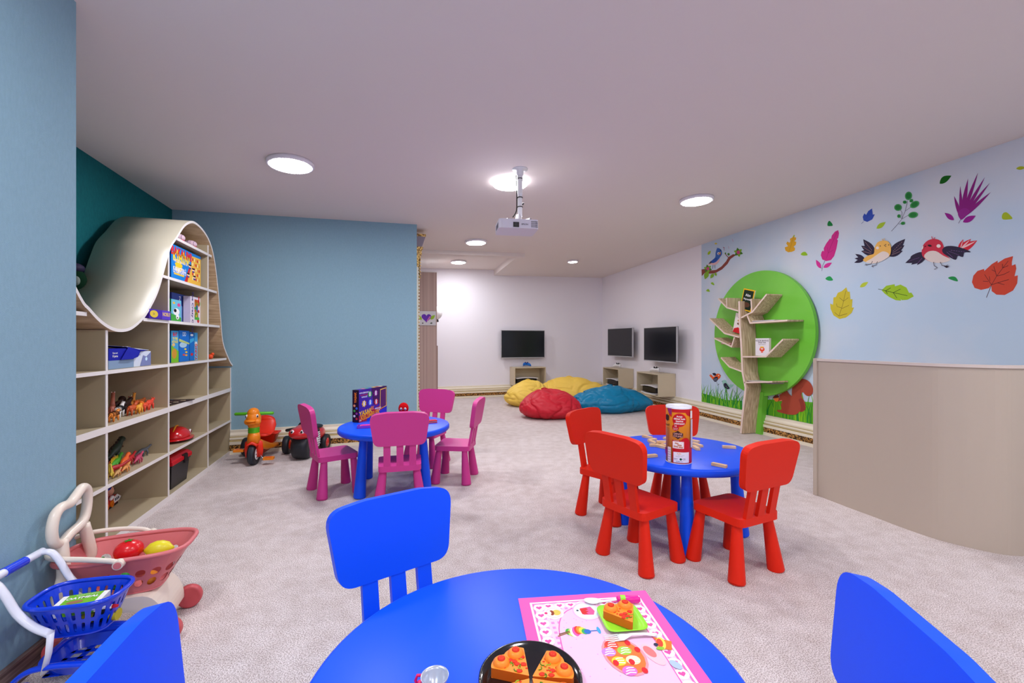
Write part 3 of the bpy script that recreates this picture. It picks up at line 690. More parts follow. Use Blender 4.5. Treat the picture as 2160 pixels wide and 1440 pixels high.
decal('painted_leaf', 'tiny green leaf below the magenta one', A7, [((40, 160, 84), sc([(610, 1247), (635, 1222), (668, 1216), (690, 1235), (704, 1266), (650, 1270)]))])
# branch with the singing blue bird
GRN, GRN2, FLW = (70, 126, 40), (128, 176, 44), (196, 70, 130)
def flower(cx, cy, r): return [(GRN2 if k % 2 else GRN, leafp((cx, cy), (cx+r*cos(a), cy+r*sin(a)), 0.3)) for k, a in enumerate([2*pi*j/6+0.3 for j in range(6)])]+[(FLW, ellp(cx, cy, r*0.36, r*0.4))]
decal('painted_branch', 'brown branch with leaves and flowers', A1,
      [((134, 66, 56), [(52, 350), (90, 345), (150, 362), (210, 355), (268, 318), (318, 262), (345, 215), (395, 185), (430, 190), (365, 238), (335, 290), (275, 350), (200, 392), (140, 396), (90, 385), (55, 422)]), ((134, 66, 56), linep([(348, 225), (325, 200), (310, 180)], 8))] +
      flower(452, 165, 52)+flower(122, 342, 46)+[(GRN2, leafp((120, 370), (90, 458), 0.28)), (GRN2, leafp((185, 395), (150, 448), 0.28)), (GRN2, leafp((200, 385), (214, 422), 0.32)), (GRN, leafp((310, 185), (316, 165), 0.4)), (GRN, ellp(347, 186, 13, 14))])
decal('painted_bird', 'blue bird singing on the branch', A1,
      [((230, 190, 190), leafp((180, 280), (112, 304), 0.15)), ((70, 60, 90), leafp((190, 250), (128, 290), 0.16)), ((222, 180, 182), sc([(165, 290), (210, 240), (250, 235), (240, 270), (205, 300), (180, 304)])),
       ((58, 104, 184), sc([(222, 122), (250, 124), (272, 150), (274, 185), (255, 215), (238, 240), (205, 272), (172, 278), (160, 262), (200, 218), (205, 170)])), ((40, 84, 170), sc([(225, 222), (210, 262), (175, 282), (158, 264), (185, 236)])),
       ((58, 104, 184), linep([(232, 126), (218, 116)], 6)), ((236, 226, 226), ellp(236, 178, 12, 15)), ((30, 20, 30), ellp(238, 182, 5, 7)), ((30, 20, 30), ellp(262, 142, 5, 8)), ((232, 168, 60), [(246, 165), (262, 160), (258, 188), (246, 180)]), ((170, 60, 60), ellp(255, 190, 5, 8)),
       ((60, 60, 120), linep([(178, 304), (172, 344)], 4)), ((60, 60, 120), linep([(197, 304), (199, 340)], 4))])
decal('painted_leaf', 'scattered small leaves and music notes', A1,
      [((168, 200, 40), leafp((120, 192), (152, 146), 0.25)), ((210, 190, 70), ellp(208, 70, 14, 9)), ((140, 190, 44), sc([(152, 500), (168, 488), (186, 500), (190, 522), (165, 512)])), ((140, 190, 44), sc([(102, 580), (125, 562), (144, 590), (118, 590)])),
       ((150, 60, 80), linep([(285, 108), (302, 116)], 5)), ((150, 60, 80), linep([(296, 116), (300, 145)], 4)), ((200, 150, 180), linep([(345, 98), (350, 125)], 4)), ((200, 150, 180), linep([(385, 20), (398, 50)], 4))])
# grass
rnd = random.Random(3); mb = MB(); greens = [flat(c) for c in ((96, 176, 40), (140, 204, 40), (60, 150, 44), (120, 192, 30), (40, 140, 50))]
def gpoly(pts, d, m): mb.poly([(x, -d, z) for x, z in pts], m)
xa = wl(1480.5, 800)[0]; xb = wl(1566, 800)[0]; xc = wl(1604, 800)[0]; xd = wl(1722, 800)[0]
gpoly([(xa, 0.241), (xb, 0.241), (xb, 0.36), (xa+0.5, 0.33), (xa, 0.37)], 0.0032, greens[4])
gpoly([(xc, 0.241), (xd+0.5, 0.241), (xd+0.5, 0.50), (xd, 0.48), (xc+0.35, 0.45), (xc, 0.42)], 0.0032, greens[0])
for i in range(150):
    left = i < 85
    x = rnd.uniform(xa, xb) if left else rnd.uniform(xc, xd+0.4); h = rnd.uniform(0.1, 0.34)+(0 if left else 0.1); b = rnd.uniform(-0.16, 0.16); w = rnd.uniform(0.010, 0.022)
    z0 = 0.243; P = []; Q = []
    for k in range(7):
        u = k/6; xx = x+b*u*u; zz_ = z0+h*(u-0.25*abs(b)/0.16*u*u); ww = w*(1-u)**0.7
        xx = max(xa+0.001, xx); P.append((xx-ww/2, zz_)); Q.append((xx+ww/2, zz_))
    P = [(max(xa, a), z) for a, z in P]
    gpoly(P+Q[::-1][1:], 0.0036+0.00002*i, greens[i % 5])
og = mb.build('painted_grass', mural); og['label'] = 'bright green painted grass'
TEALB = (150, 200, 186)
decal('painted_bird', 'small orange bird in the grass', A2,
      [((70, 80, 80), linep([(285, 440), (300, 480)], 4)), ((228, 94, 40), leafp((250, 400), (178, 345), 0.14)), ((228, 94, 40), leafp((250, 405), (190, 330), 0.12)), ((228, 94, 40), sc([(215, 385), (260, 365), (290, 330), (325, 330), (345, 352), (340, 385), (312, 410), (280, 440), (240, 420)])),
       (NAVY, leafp((285, 350), (225, 322), 0.3)), (NAVY, sc([(240, 400), (280, 372), (308, 385), (300, 425), (270, 446), (245, 430)])), ((240, 235, 235), ellp(318, 354, 7, 8)), ((200, 210, 220), linep([(250, 425), (295, 420)], 3)), ((200, 210, 220), linep([(245, 408), (298, 400)], 3)), (NAVY, [(340, 345), (352, 352), (340, 360)])])
decal('painted_bird', 'small teal bird in the grass', A2,
      [(TEALB, leafp((470, 530), (540, 480), 0.2)), (TEALB, leafp((470, 530), (500, 470), 0.15)), (TEALB, sc([(368, 440), (395, 418), (425, 425), (440, 460), (478, 500), (490, 540), (450, 560), (405, 545), (385, 500)])), (NAVY, sc([(395, 470), (425, 465), (455, 505), (478, 540), (440, 552), (405, 530), (390, 500)])),
       (NAVY, [(372, 432), (360, 438), (372, 446)]), (DK, linep([(415, 560), (412, 600), (400, 602)], 4)), (DK, linep([(435, 560), (436, 605), (425, 608)], 4)), ((150, 140, 170), ellp(425, 510, 4, 5)), ((150, 140, 170), ellp(445, 530, 4, 5)), (DK, linep([(300, 495), (325, 475)], 6))])
SQ, SQ2 = (170, 74, 54), (146, 58, 48)
decal('painted_squirrel', 'red-brown squirrel holding an acorn', A2,
      [(SQ, sc([(1385, 660), (1383, 560), (1405, 470), (1455, 415), (1530, 402), (1610, 425), (1665, 485), (1690, 560), (1675, 620), (1625, 652), (1575, 632), (1545, 596), (1520, 615), (1535, 680), (1568, 740), (1578, 840), (1510, 880), (1430, 800)], 3)),
       (SQ2, sc([(1480, 700), (1500, 760), (1512, 840), (1500, 878), (1572, 845), (1560, 760), (1530, 690)], 3)), (SQ2, linep([(1510, 640), (1505, 560), (1550, 500)], 8)),
       (SQ, sc([(1275, 490), (1305, 500), (1312, 560), (1335, 612), (1385, 652), (1450, 690), (1500, 765), (1510, 840), (1465, 905), (1400, 922), (1310, 914), (1235, 895), (1180, 880), (1168, 853), (1230, 845), (1222, 780), (1238, 728), (1182, 726), (1175, 700), (1205, 670), (1200, 640), (1245, 605), (1262, 550)], 3)),
       ((238, 196, 156), sc([(1110, 595), (1180, 575), (1235, 525), (1265, 530), (1262, 575), (1230, 612), (1180, 625)])), (SQ, ellp(1215, 555, 20, 10)),
       ((236, 130, 60), sc([(1120, 680), (1190, 672), (1180, 725), (1155, 732), (1130, 712)])), ((110, 44, 40), sc([(1112, 665), (1150, 640), (1192, 650), (1188, 672), (1120, 684)])), ((110, 44, 40), linep([(1170, 645), (1182, 628)], 8)), ((240, 170, 120), linep([(1200, 722), (1240, 714)], 8))], 0.008)

# ------------------------------------------------------------------ tree shelf
GREEN = ramp_mat('leaf_green_board', (102, 192, 46), (128, 206, 80), (1, 1, 1), 1.4, 0.4, 0.35, 0.3, 0.75)
tree = thing('tree_bookshelf', 'tree shaped shelf with a round green crown and pale wood branches', 'bookshelf', WO, WROT)
F_OFF = 0.29
cxl = wl(1604, 700)[0]+0.035
mb = MB(); mb.prism([(cxl+0.775*cos(2*pi*k/96), 1.235+0.765*sin(2*pi*k/96)) for k in range(96)], 0.03, 0.07, GREEN, RX(pi/2)); mb.build('green_crown', tree, bevel=0.003)
mb = MB(); a = wl(1572, 900, 0.085)[0]; b = wl(1605, 905, 0.085)[0]; mb.prism([(a, 0), (b, 0), (b+0.01, 0.30), (b+0.035, 0.52), (a, 0.52)], 0.01, 0.085, GREEN, RX(pi/2)); mb.build('green_trunk', tree)
def plank(name, pts_px, w=0.018, d0=0.075, label=None, px=True):
    q = [Vector(wl(x, y, F_OFF)) if px else Vector((x, y)) for x, y in pts_px]
    L = []; R = []
    for i, p in enumerate(q):
        if i == 0: t = (q[1]-q[0]).normalized(); n = Vector((-t.y, t.x)); k = 1
        elif i == len(q)-1: t = (q[-1]-q[-2]).normalized(); n = Vector((-t.y, t.x)); k = 1
        else:
            a_ = (q[i]-q[i-1]).normalized(); b_ = (q[i+1]-q[i]).normalized(); n = (Vector((-a_.y, a_.x))+Vector((-b_.y, b_.x))).normalized(); k = 1/max(0.5, n.dot(Vector((-a_.y, a_.x))))
        L.append(p+n*w/2*k); R.append(p-n*w/2*k)
    poly = [tuple(p) for p in L+R[::-1]]; m = MB()
    n_ = len(poly); D0, D1 = d0, F_OFF
    for i in range(n_):
        (xa_, za_), (xb_, zb_) = poly[i], poly[(i+1) % n_]
        m.add([(xa_, -D0, za_), (xb_, -D0, zb_), (xb_, -D1, zb_), (xa_, -D1, za_)], [(0, 1, 2, 3)], WOODL)
    for i in range(len(L)-1):
        for D, mt in ((D0, WOODL), (D1, WOODEDGE)):
            m.add([(L[i].x, -D, L[i].y), (L[i+1].x, -D, L[i+1].y), (R[i+1].x, -D, R[i+1].y), (R[i].x, -D, R[i].y)], [(0, 1, 2, 3)], mt)
    o = m.build(name, tree)
    if label: o['label'] = label
    return o
plank('trunk', [(1559, 635), (1560, 680), (1563, 720), (1564.5, 752), (1566, 785), (1572.5, 818), (1569, 850), (1566, 875), (1562.5, 913.5)], 0.03)
plank('trunk_board', [(1584, 630), (1585.5, 657)], 0.018)
plank('branch_shelf', [(1515, 630), (1533, 648.5), (1557, 655.5)])
plank('branch_board', [(1532, 628), (1533, 648)], 0.015)
plank('branch_shelf', [(1496.5, 672), (1528.5, 703), (1559, 711)])
plank('branch_shelf', [(1506, 713), (1543, 731), (1549, 711)])
plank('branch_shelf', [(1520.5, 754), (1538.5, 773.5), (1564, 783)])
plank('branch_shelf', [(1563, 670), (1587, 657.5), (1617, 620.5)])
plank('branch_shelf', [(1575.5, 664), (1582, 681), (1661, 675.5)])
plank('branch_shelf', [(1565, 752.3), (1615, 752), (1651.5, 715.5)])
plank('branch_shelf', [(1569, 806.5), (1629, 805)])
def tree_thing(name, label, cat, group=None):
    t = thing(name, label, cat, WO, WROT, group); return t
def wbox(mb, px0, py0, px1, py1, d0, d1, m, off=None):   # box between two picture corners, on the plane d1 in front of the wall
    a = wl(px0, py0, d1); b = wl(px1, py1, d1); mb.box(min(a[0], b[0]), max(a[0], b[0]), -d1, -d0, min(a[1], b[1]), max(a[1], b[1]), m); return a, b
def book(label, px0, py0, px1, py1, d1, th_, cover, prints, tilt=0.0):
    a = wl(px0, py0, d1); b = wl(px1, py1, d1); cx_, cz_ = (a[0]+b[0])/2, min(a[1], b[1]); w, h = abs(a[0]-b[0]), abs(a[1]-b[1])
    t = thing('book', label, 'book', WO+WU*cx_+RN*(d1-th_/2)+Vector((0, 0, cz_+0.001)), WROT)
    M_ = RY(tilt); mb = MB(); mb.box(-w/2, w/2, -th_/2, th_/2, 0, h, cover, M_)
    mb.box(w/2, w/2+0.001, -th_/2+0.002, th_/2-0.001, 0.002, h-0.002, flat((230, 226, 220)), M_)
    P_ = M_ @ T(0, -th_/2-0.0006, h/2) @ RX(pi/2)
    prints(mb, P_, w, h); mb.build('cover', t); return t
def pr_owl(mb, P, w, h):
    K = flat((30, 30, 34)); mb.text('KÜÇÜK BAYKUŞ', w*0.125, K, P @ T(0, h*0.36, 0), 0.02); mb.text('EVDE YOK', w*0.12, K, P @ T(0, h*0.25, 0), 0.02); mb.text('Rogert Hargreaves', w*0.07, K, P @ T(0, h*0.15, 0))
    R_ = flat((226, 76, 50)); mb.poly(ellp(0, -h*0.13, w*0.19, h*0.125), R_, P); mb.poly(ellp(0, -h*0.0, w*0.16, h*0.03), flat((236, 196, 60)), P @ T(0, 0, 0.0004))
    mb.poly(ellp(0, -h*0.10, w*0.1, h*0.035), flat((240, 230, 225)), P @ T(0, 0, 0.0006)); mb.poly(ellp(0.0, -h*0.29, w*0.09, h*0.03), R_, P)
book('white picture book with a round red creature, standing on the right branch', 1593.5, 713.5, 1622, 751, 0.24, 0.03, flat((228, 224, 230)), pr_owl)
def pr_yellow(mb, P, w, h):
    mb.poly([(-w*0.43, -h*0.45), (w*0.43, -h*0.45), (w*0.43, h*0.45), (-w*0.43, h*0.45)], flat((26, 44, 30)), P)
    mb.text('Altın', w*0.24, WHITEP, P @ T(0, h*0.22, 0.0005), 0.02); mb.text('Hayvanlar', w*0.17, WHITEP, P @ T(0, h*0.04, 0.0005), 0.02)
    mb.poly(ellp(0, -h*0.22, w*0.3, h*0.12), flat((96, 64, 48)), P @ T(0, 0, 0.0005))
book('black magazine with a yellow frame leaning at the very top of the trunk', 1560, 612, 1584, 654, 0.22, 0.012, flat((240, 190, 30)), pr_yellow, radians(15))
def pr_red(mb, P, w, h):
    mb.poly([(-w*0.5, -h*0.5), (w*0.5, -h*0.5), (w*0.5, -h*0.32), (0, -h*0.2), (-w*0.4, -h*0.3)], flat((206, 30, 40)), P)
    for i, c in enumerate(((150, 60, 40), (200, 150, 60), (120, 80, 60))): mb.poly(ellp(0.0, h*(0.3-0.16*i), w*0.18, h*0.06), flat(c), P)
book('white and red picture book leaning left of the trunk', 1545, 662, 1565, 702, 0.2, 0.02, flat((232, 226, 224)), pr_red, radians(14))
def magazine(label, px0, px1, py, n, d1, cols):
    a = wl(px0, py, d1); b = wl(px1, py, d1); t = thing('magazine_stack', label, 'magazines', WO+WU*(a[0]+b[0])/2+RN*(d1-0.09)+Vector((0, 0, min(a[1], b[1]))), WROT)
    w = abs(a[0]-b[0])
    for i in range(n):
        mb = MB(); mb.box(-w/2, w/2, -0.085, 0.085, i*0.006, i*0.006+0.005, flat(cols[i % len(cols)]), RZ(0.04*(i % 3-1))); mb.build('magazine', t)
    return t
magazine('pale magazines lying in the upper right branch fork', 1586, 1632, 677, 3, 0.27, ((206, 210, 214), (170, 176, 190), (226, 214, 220)))
magazine('thin grey magazines lying on the lowest tree shelf', 1571, 1627, 803.5, 2, 0.27, ((120, 110, 116), (196, 190, 190)))
mg = magazine('red and white comics lying in the left branch fork', 1520, 1541, 729, 3, 0.27, ((180, 60, 66), (230, 220, 224), (150, 50, 60)))
mg.rotation_euler = (0, 0, WROT); mg.location.z += 0.02

# ------------------------------------------------------------------ television screens, wall boxes, game consoles
def tv(label, c, rz, tilt=0.0, w=0.955, h=0.565):
    t = thing('television', label, 'television', c, rz, 'wall television screens')
    mb = MB(); mb.prism(rrect(w, h, 0.008), 0.0, 0.035, BLACK, RX(pi/2) @ T(0, 0, -0.03)); mb.build('back_shell', t)
    mb = MB()
    for x0_, x1_, z0_, z1_ in ((-w/2-0.004, w/2+0.004, h/2-0.004, h/2+0.006), (-w/2-0.004, w/2+0.004, -h/2-0.008, -h/2+0.008), (-w/2-0.004, -w/2+0.006, -h/2, h/2), (w/2-0.006, w/2+0.004, -h/2, h/2)):
        mb.box(x0_, x1_, -0.010, 0.02, z0_, z1_, SILVER)
    mb.build('bezel', t)
    mb = MB(); mb.box(-w/2+0.006, w/2-0.006, -0.008, 0.0, -h/2+0.008, h/2-0.004, SCREEN); mb.build('screen', t)
    mb = MB(); mb.box(-0.012, 0.012, -0.012, 0.0, -h/2-0.014, -h/2-0.004, SILVER); mb.text('LG', 0.012, WHITEP, T(0, -0.0125, -h/2+0.001) @ RX(pi/2)); mb.build('logo_badge', t)
    mb = MB(); mb.box(-0.1, 0.1, 0.03, 0.045, -0.1, 0.1, BLACK); mb.box(-0.02, 0.02, 0.04, 0.075, -0.03, 0.03, BLACK); mb.build('wall_bracket', t)
    return t
WB = atan2(0.32, 1)
c = at(1103.5, 725.5, 9.22-0.13); tv('television screen on the far white wall, above the box with the blue controller', c, WB)
p1, p2 = Vector((2.025, 9.10, 0)), Vector((2.29, 8.2, 0)); d = p2-p1
tv('television screen on the side wall nearer the room corner, angled out from the wall', Vector(((p1.x+p2.x)/2-0.02, (p1.y+p2.y)/2, 1.118)), atan2(d.y, d.x), w=0.93, h=0.55)
p1, p2 = Vector((2.335, 7.72, 0)), Vector((2.565, 6.76, 0)); d = p2-p1
tv('television screen on the side wall nearer the painted wall', Vector(((p1.x+p2.x)/2, (p1.y+p2.y)/2, 1.088)), atan2(d.y, d.x))
BOXM = mat('box_laminate', (204, 190, 162), 0.4, 0.3)
def wall_box(label, loc, rz, z0=0.239, h=0.37, w=0.68, dp=0.315):
    t = thing('wall_box', label, 'wall box', (loc[0], loc[1], z0), rz, 'open wall boxes under the screens')
    for n_, b in (('top_board', (-w/2, w/2, -dp, 0, h-0.018, h)), ('bottom_board', (-w/2, w/2, -dp, 0, 0, 0.018)), ('side_board', (-w/2, -w/2+0.018, -dp, 0, 0.018, h-0.018)), ('side_board', (w/2-0.018, w/2, -dp, 0, 0.018, h-0.018)), ('back_board', (-w/2+0.018, w/2-0.018, -0.012, 0, 0.018, h-0.018))):
        MB().box(*b, BOXM).build(n_, t, bevel=0.0015)
    return t
def console(label, loc, rz):
    t = thing('game_console', label, 'game console', loc, rz, 'game consoles in the wall boxes')
    MB().prism(rrect(0.36, 0.22, 0.02), 0.02, 0.075, BLACK).build('core', t, bevel=0.004)
    for n_, z, s_ in (('upper_shell', 0.078, 1), ('lower_shell', 0.0, -1)):
        mb = MB(); rings = []
        for u, dz in ((0, 0), (0.25, 0.008*s_), (0.5, 0.010*s_), (0.75, 0.008*s_), (1, 0)):
            x = -0.195+0.39*u; rings.append([(x, -0.125, z+dz+(0.008 if s_ < 0 else 0)), (x, 0.12, z+dz+(0.008 if s_ < 0 else 0)), (x, 0.12, z+dz+0.008+(0.008 if s_ < 0 else 0)), (x, -0.125, z+dz+0.008+(0.008 if s_ < 0 else 0))])
        mb.loft(rings, WHITEP, sm=False); mb.build(n_, t)
    t.scale = (1.2, 1.15, 1.5)
    return t
def controller(label, loc, rz, body, mid):
    t = thing('game_controller', label, 'game controller', loc, rz, 'game controllers on the wall boxes')
    mb = MB(); rings = []
    for x, r, y, z in ((-0.085, 0.012, -0.055, 0.018), (-0.078, 0.022, -0.03, 0.026), (-0.06, 0.028, 0, 0.034), (-0.03, 0.026, 0.008, 0.036), (0, 0.024, 0.01, 0.036), (0.03, 0.026, 0.008, 0.036), (0.06, 0.028, 0, 0.034), (0.078, 0.022, -0.03, 0.026), (0.085, 0.012, -0.055, 0.018)):
        rings.append([(x, y+r*1.1*cos(2*pi*k/12), z+r*0.75*sin(2*pi*k/12)) for k in range(12)])
    mb.loft(rings, body); mb.build('shell', t)
    mb = MB(); mb.prism([(-0.03, -0.02), (0.03, -0.02), (0.045, 0.03), (-0.045, 0.03)], 0.05, 0.058, mid); mb.build('touch_pad', t)
    for sx in (-1, 1): MB().cyl((sx*0.024, -0.012, 0.05), (sx*0.024, -0.012, 0.068), 0.008, 0.010, mid, 12).build('thumb_stick', t)
    t.scale = (1, 1, 1.5)
    return t
# under the far screen
c = at(1108, 776, 9.17); wb = Vector((c.x, 9.115+0.32*c.x-0.005, 0)); wall_box('open cream wall box under the far screen, behind the yellow beanbags', wb, WB)
bd_ = Vector((cos(WB), sin(WB), 0)); bn = Vector((sin(WB), -cos(WB), 0))
console('white and black console in the box under the far screen', wb-bd_*0.06+bn*0.16+Vector((0, 0, 0.239+0.019)), WB)
controller('blue game controller on the box under the far screen', wb-bd_*0.03+bn*0.15+Vector((0, 0, 0.239+0.371)), WB, mat('controller_blue', (30, 110, 200), 0.4), flat((20, 50, 130)))
RB = WROT
for (Y0, l1, l2, l3) in ((8.413, 'open cream wall box nearer the room corner on the side wall', 'white and black console in the side wall box nearer the corner', 'white controller on the side wall box nearer the corner'),
                         (7.11, 'open cream wall box nearer the painted wall', 'white and black console in the box nearer the painted wall', 'white controller on the box nearer the painted wall')):
    p = Vector((rwall(Y0), Y0, 0))+RD*0.34+RN*0.006
    wall_box(l1, p, RB)
    console(l2, p-RD*0.02+RN*0.165+Vector((0, 0, 0.258)), RB)
    controller(l3, p-RD*0.02+RN*0.16+Vector((0, 0, 0.610)), RB+0.5, WHITEP, BLACK)

# ------------------------------------------------------------------ beanbags
def beanbag(label, loc, rz, r, colr, seed, taper=0.0, dent=0.0, rough=0.5, wr=0.035, kx=1.0):
    bmx = bmesh.new(); bmesh.ops.create_icosphere(bmx, subdivisions=6, radius=1)
    off = Vector((seed*3.1, seed*1.7, seed*5.3))
    for v in bmx.verts:
        d = v.co.normalized(); x, y, z = d
        sx = 1-0.22*max(0, z)**1.2
        tp = 1-taper*max(0, x)**1.3
        xe = math.copysign(1-(1-min(1, abs(x)))**1.5, x) if taper else x; px_ = xe*sx*r[0]; py_ = y*sx*r[1]*tp; pz = (z if z > 0 else z*0.7)
        pz = pz*r[2]*tp*(1-dent*math.exp(-((x-0.1)**2+(y+0.2)**2)/0.12)*max(0, z))
        q = Vector((px_, py_, pz))
        q1 = Vector((q.x*2.2*kx, q.y*2.2, q.z*2.6))+off
        wv = Vector((noise.noise(q1*1.3), noise.noise(q1*1.3+Vector((9, 3, 2))), noise.noise(q1*1.3+Vector((1, 8, 5)))))*0.7
        n1 = noise.noise(q1); n2 = 1-abs(noise.noise(q1*1.5+wv))*3.0; n3 = 1-abs(noise.noise(q1*3.6+wv*2))*3.0
        f = 1+wr*2.4*n1-wr*1.3*max(0, n2)**2-wr*0.55*max(0, n3)**2
        q = Vector((q.x*f, q.y*f, q.z*f))
        q.z += r[2]*0.52
        if q.z < 0: q.x *= 1-0.08*min(1, -q.z*8); q.y *= 1-0.08*min(1, -q.z*8); q.z = 0
        v.co = q
    me = bpy.data.meshes.new('cover'); bmx.to_mesh(me); bmx.free(); me.polygons.foreach_set('use_smooth', [True]*len(me.polygons))
    me.materials.append(mat('beanbag_%d' % seed, colr, rough, 0.35, bump=(40, 0.12)))
    t = thing('beanbag', label, 'beanbag', loc, rz)
    o = bpy.data.objects.new('cover', me); COL.objects.link(o); o.parent = t
    pz = max((v.co for v in me.vertices), key=lambda c_: c_.z)
    mb = MB(); mb.tube([(pz.x-0.05, pz.y, pz.z-0.004), (pz.x, pz.y, pz.z+0.012), (pz.x+0.05, pz.y, pz.z-0.004)], 0.008, me.materials[0], 6); mb.build('strap_handle', t)
    return t
beanbag('crimson red beanbag in front of the yellow ones', (0.575, 6.58, 0), radians(4), (0.475, 0.40, 0.30), (196, 22, 44), 3, dent=0.3, wr=0.05)
beanbag('teal blue beanbag with its tapered end towards the wall', (1.60, 7.08, 0), radians(8), (0.66, 0.33, 0.285), (0, 124, 168), 5, taper=0.3, rough=0.35, wr=0.05)
beanbag('yellow beanbag at the left end of the beanbag group', (0.30, 7.80, 0), radians(15), (0.44, 0.36, 0.30), (240, 204, 88), 8, dent=0.2, wr=0.05)
beanbag('yellow beanbag behind the red and teal ones, stretched towards the corner', (1.22, 8.22, 0), radians(-8), (0.72, 0.34, 0.31), (238, 200, 84), 11, taper=0.5, wr=0.05)

# ------------------------------------------------------------------ foreground table: placemat, toy pizza, cutlery, cup
ZT = 0.480
def tp(px, py, z=ZT): return ground(px, py, z)
# placemat (local x right, y away, origin at its far left corner)
pa = tp(1093, 1263); ang = atan2(0.036, 0.332)
pmt = thing('placemat', 'pink placemat printed with hearts and desserts on the foreground table', 'placemat', (pa.x, pa.y, ZT), ang)
PMM = T(0, 0, 0); W_, L_ = 0.336, 0.44
mb = MB(); mb.box(0, W_, -L_, 0, 0.0002, 0.0016, flat((234, 92, 172))); ly = [0.0017]
def pm_poly(pts, c, up_=2.2e-5): ly[0] += up_; mb.poly([(x, y, ly[0]) for x, y in pts], flat(c))
def rc(x0, y0, x1, y1, c, up_=2.2e-5): pm_poly([(x0, y0), (x1, y0), (x1, y1), (x0, y1)], c, up_)
rc(0.026, -L_+0.026, W_-0.026, -0.022, (250, 244, 250)); rc(0.031, -L_+0.031, W_-0.031, -0.027, (226, 110, 180)); rc(0.036, -L_+0.036, W_-0.036, -0.031, (236, 196, 226))
ly[0] += 2.2e-5
for i in range(17):
    for j in range(22):
        x = 0.05+i*0.0145; y = -0.05-j*0.017
        if x < W_-0.05 and y > -L_+0.04: rc(x, y-0.008, x+0.0075, y, (228, 140, 198), 0)
HE = []; ly[0] += 2.2e-5
for i in range(13):
    for x, y in ((0.046, -0.045-i*0.03), (W_-0.046, -0.045-i*0.03)): pm_poly(ellp(x, y, 0.014, 0.014, 0, 14), (252, 240, 250), 2e-6); HE.append([(a_*1+x, b_+y) for a_, b_ in heart(0, 0, 0.0075)])
for i in range(8):
    x = 0.07+i*0.028; pm_poly(ellp(x, -0.041, 0.013, 0.011, 0, 14), (252, 240, 250), 2e-6); HE.append(heart(x, -0.041, 0.007))
ly[0] += 2e-5
for h_ in HE: pm_poly(h_, (224, 84, 160), 0)
def superell(cx_, cy_, rx, ry, n=40): return [(cx_+rx*math.copysign(abs(cos(t))**0.6, cos(t)), cy_+ry*math.copysign(abs(sin(t))**0.6, sin(t))) for t in [2*pi*k/n for k in range(n)]]
pm_poly(superell(0.175, -0.25, 0.105, 0.20), (236, 100, 176)); pm_poly(superell(0.175, -0.25, 0.1025, 0.1975), (236, 190, 222))
rr = random.Random(5); ly[0] += 2.2e-5
for i in range(60): x, y = rr.uniform(0.09, 0.26), rr.uniform(-0.42, -0.08); pm_poly(ellp(x, y, 0.0015, 0.0015, 0, 6), (232, 150, 208), 0)
def disc(x, y, rs): 
    for r_, c in rs: pm_poly(ellp(x, y, r_, r_, 0, 24), c)
disc(0.078, -0.068, ((0.024, (250, 244, 248)), (0.019, (240, 180, 216)), (0.017, (248, 236, 244))))
pm_poly(ellp(0.085, -0.068, 0.010, 0.011), (236, 190, 90)); pm_poly(ellp(0.073, -0.068, 0.006, 0.010), (140, 60, 40)); pm_poly(ellp(0.066, -0.068, 0.006, 0.008), (250, 244, 240)); pm_poly(ellp(0.059, -0.068, 0.004, 0.004), (216, 40, 110))
disc(0.160, -0.070, ((0.036, (236, 170, 212)), (0.033, (244, 214, 236)), (0.028, (214, 224, 236)), (0.023, (236, 240, 246))))
pm_poly([(0.145, -0.058), (0.172, -0.054), (0.178, -0.072), (0.172, -0.086), (0.148, -0.084)], (234, 90, 150)); pm_poly([(0.143, -0.060), (0.160, -0.058), (0.164, -0.064), (0.156, -0.068), (0.164, -0.072), (0.156, -0.076), (0.160, -0.082), (0.145, -0.082)], (206, 50, 50)); pm_poly(ellp(0.137, -0.066, 0.003, 0.003), (40, 50, 60))
# sundae with rainbow
for k, c in enumerate(((70, 170, 70), (190, 220, 110), (250, 250, 220), (230, 90, 170), (224, 60, 60), (240, 140, 50), (240, 216, 70), (60, 170, 90), (50, 110, 190))):
    pm_poly(ellp(0.098+k*0.0052, -0.140-0.004*sin(k), 0.008, 0.016-abs(k-3)*0.0016), c)
rc(0.143, -0.144, 0.163, -0.141, (40, 110, 190)); pm_poly(ellp(0.166, -0.142, 0.004, 0.012), (70, 160, 210)); pm_poly(linep([(0.07, -0.152), (0.10, -0.142)], 0.003), (150, 100, 60)); pm_poly(linep([(0.074, -0.146), (0.10, -0.138)], 0.003), (120, 80, 50))
pm_poly(ellp(0.222, -0.118, 0.013, 0.010), (220, 60, 60)); pm_poly(ellp(0.220, -0.118, 0.008, 0.005), (246, 150, 160))
# bowl of swirls
pm_poly(ellp(0.195, -0.225, 0.043, 0.058, 0.2), (240, 150, 160)); pm_poly(ellp(0.195, -0.225, 0.038, 0.052, 0.2), (236, 120, 60)); pm_poly(ellp(0.256, -0.228, 0.016, 0.034, 0.3), (246, 190, 200)); pm_poly(ellp(0.252, -0.220, 0.010, 0.018, 0.3), (234, 120, 120))
for x, y, c in ((0.178, -0.192, (222, 70, 60)), (0.166, -0.212, (196, 130, 214)), (0.200, -0.212, (160, 206, 70)), (0.178, -0.240, (240, 206, 60)), (0.208, -0.240, (240, 226, 180)), (0.19, -0.268, (222, 110, 196))):
    pm_poly(ellp(x, y, 0.015, 0.013), c)
    for j in range(3): pm_poly(linep([(x-0.011+0.003*j, y-0.008+0.007*j), (x, y-0.004+0.006*j), (x+0.011, y-0.006+0.007*j)], 0.0025), (252, 246, 240))
for x, y in ((0.215, -0.19), (0.228, -0.212), (0.17, -0.244), (0.203, -0.245), (0.22, -0.27)): pm_poly(ellp(x, y, 0.006, 0.008), (214, 40, 50))
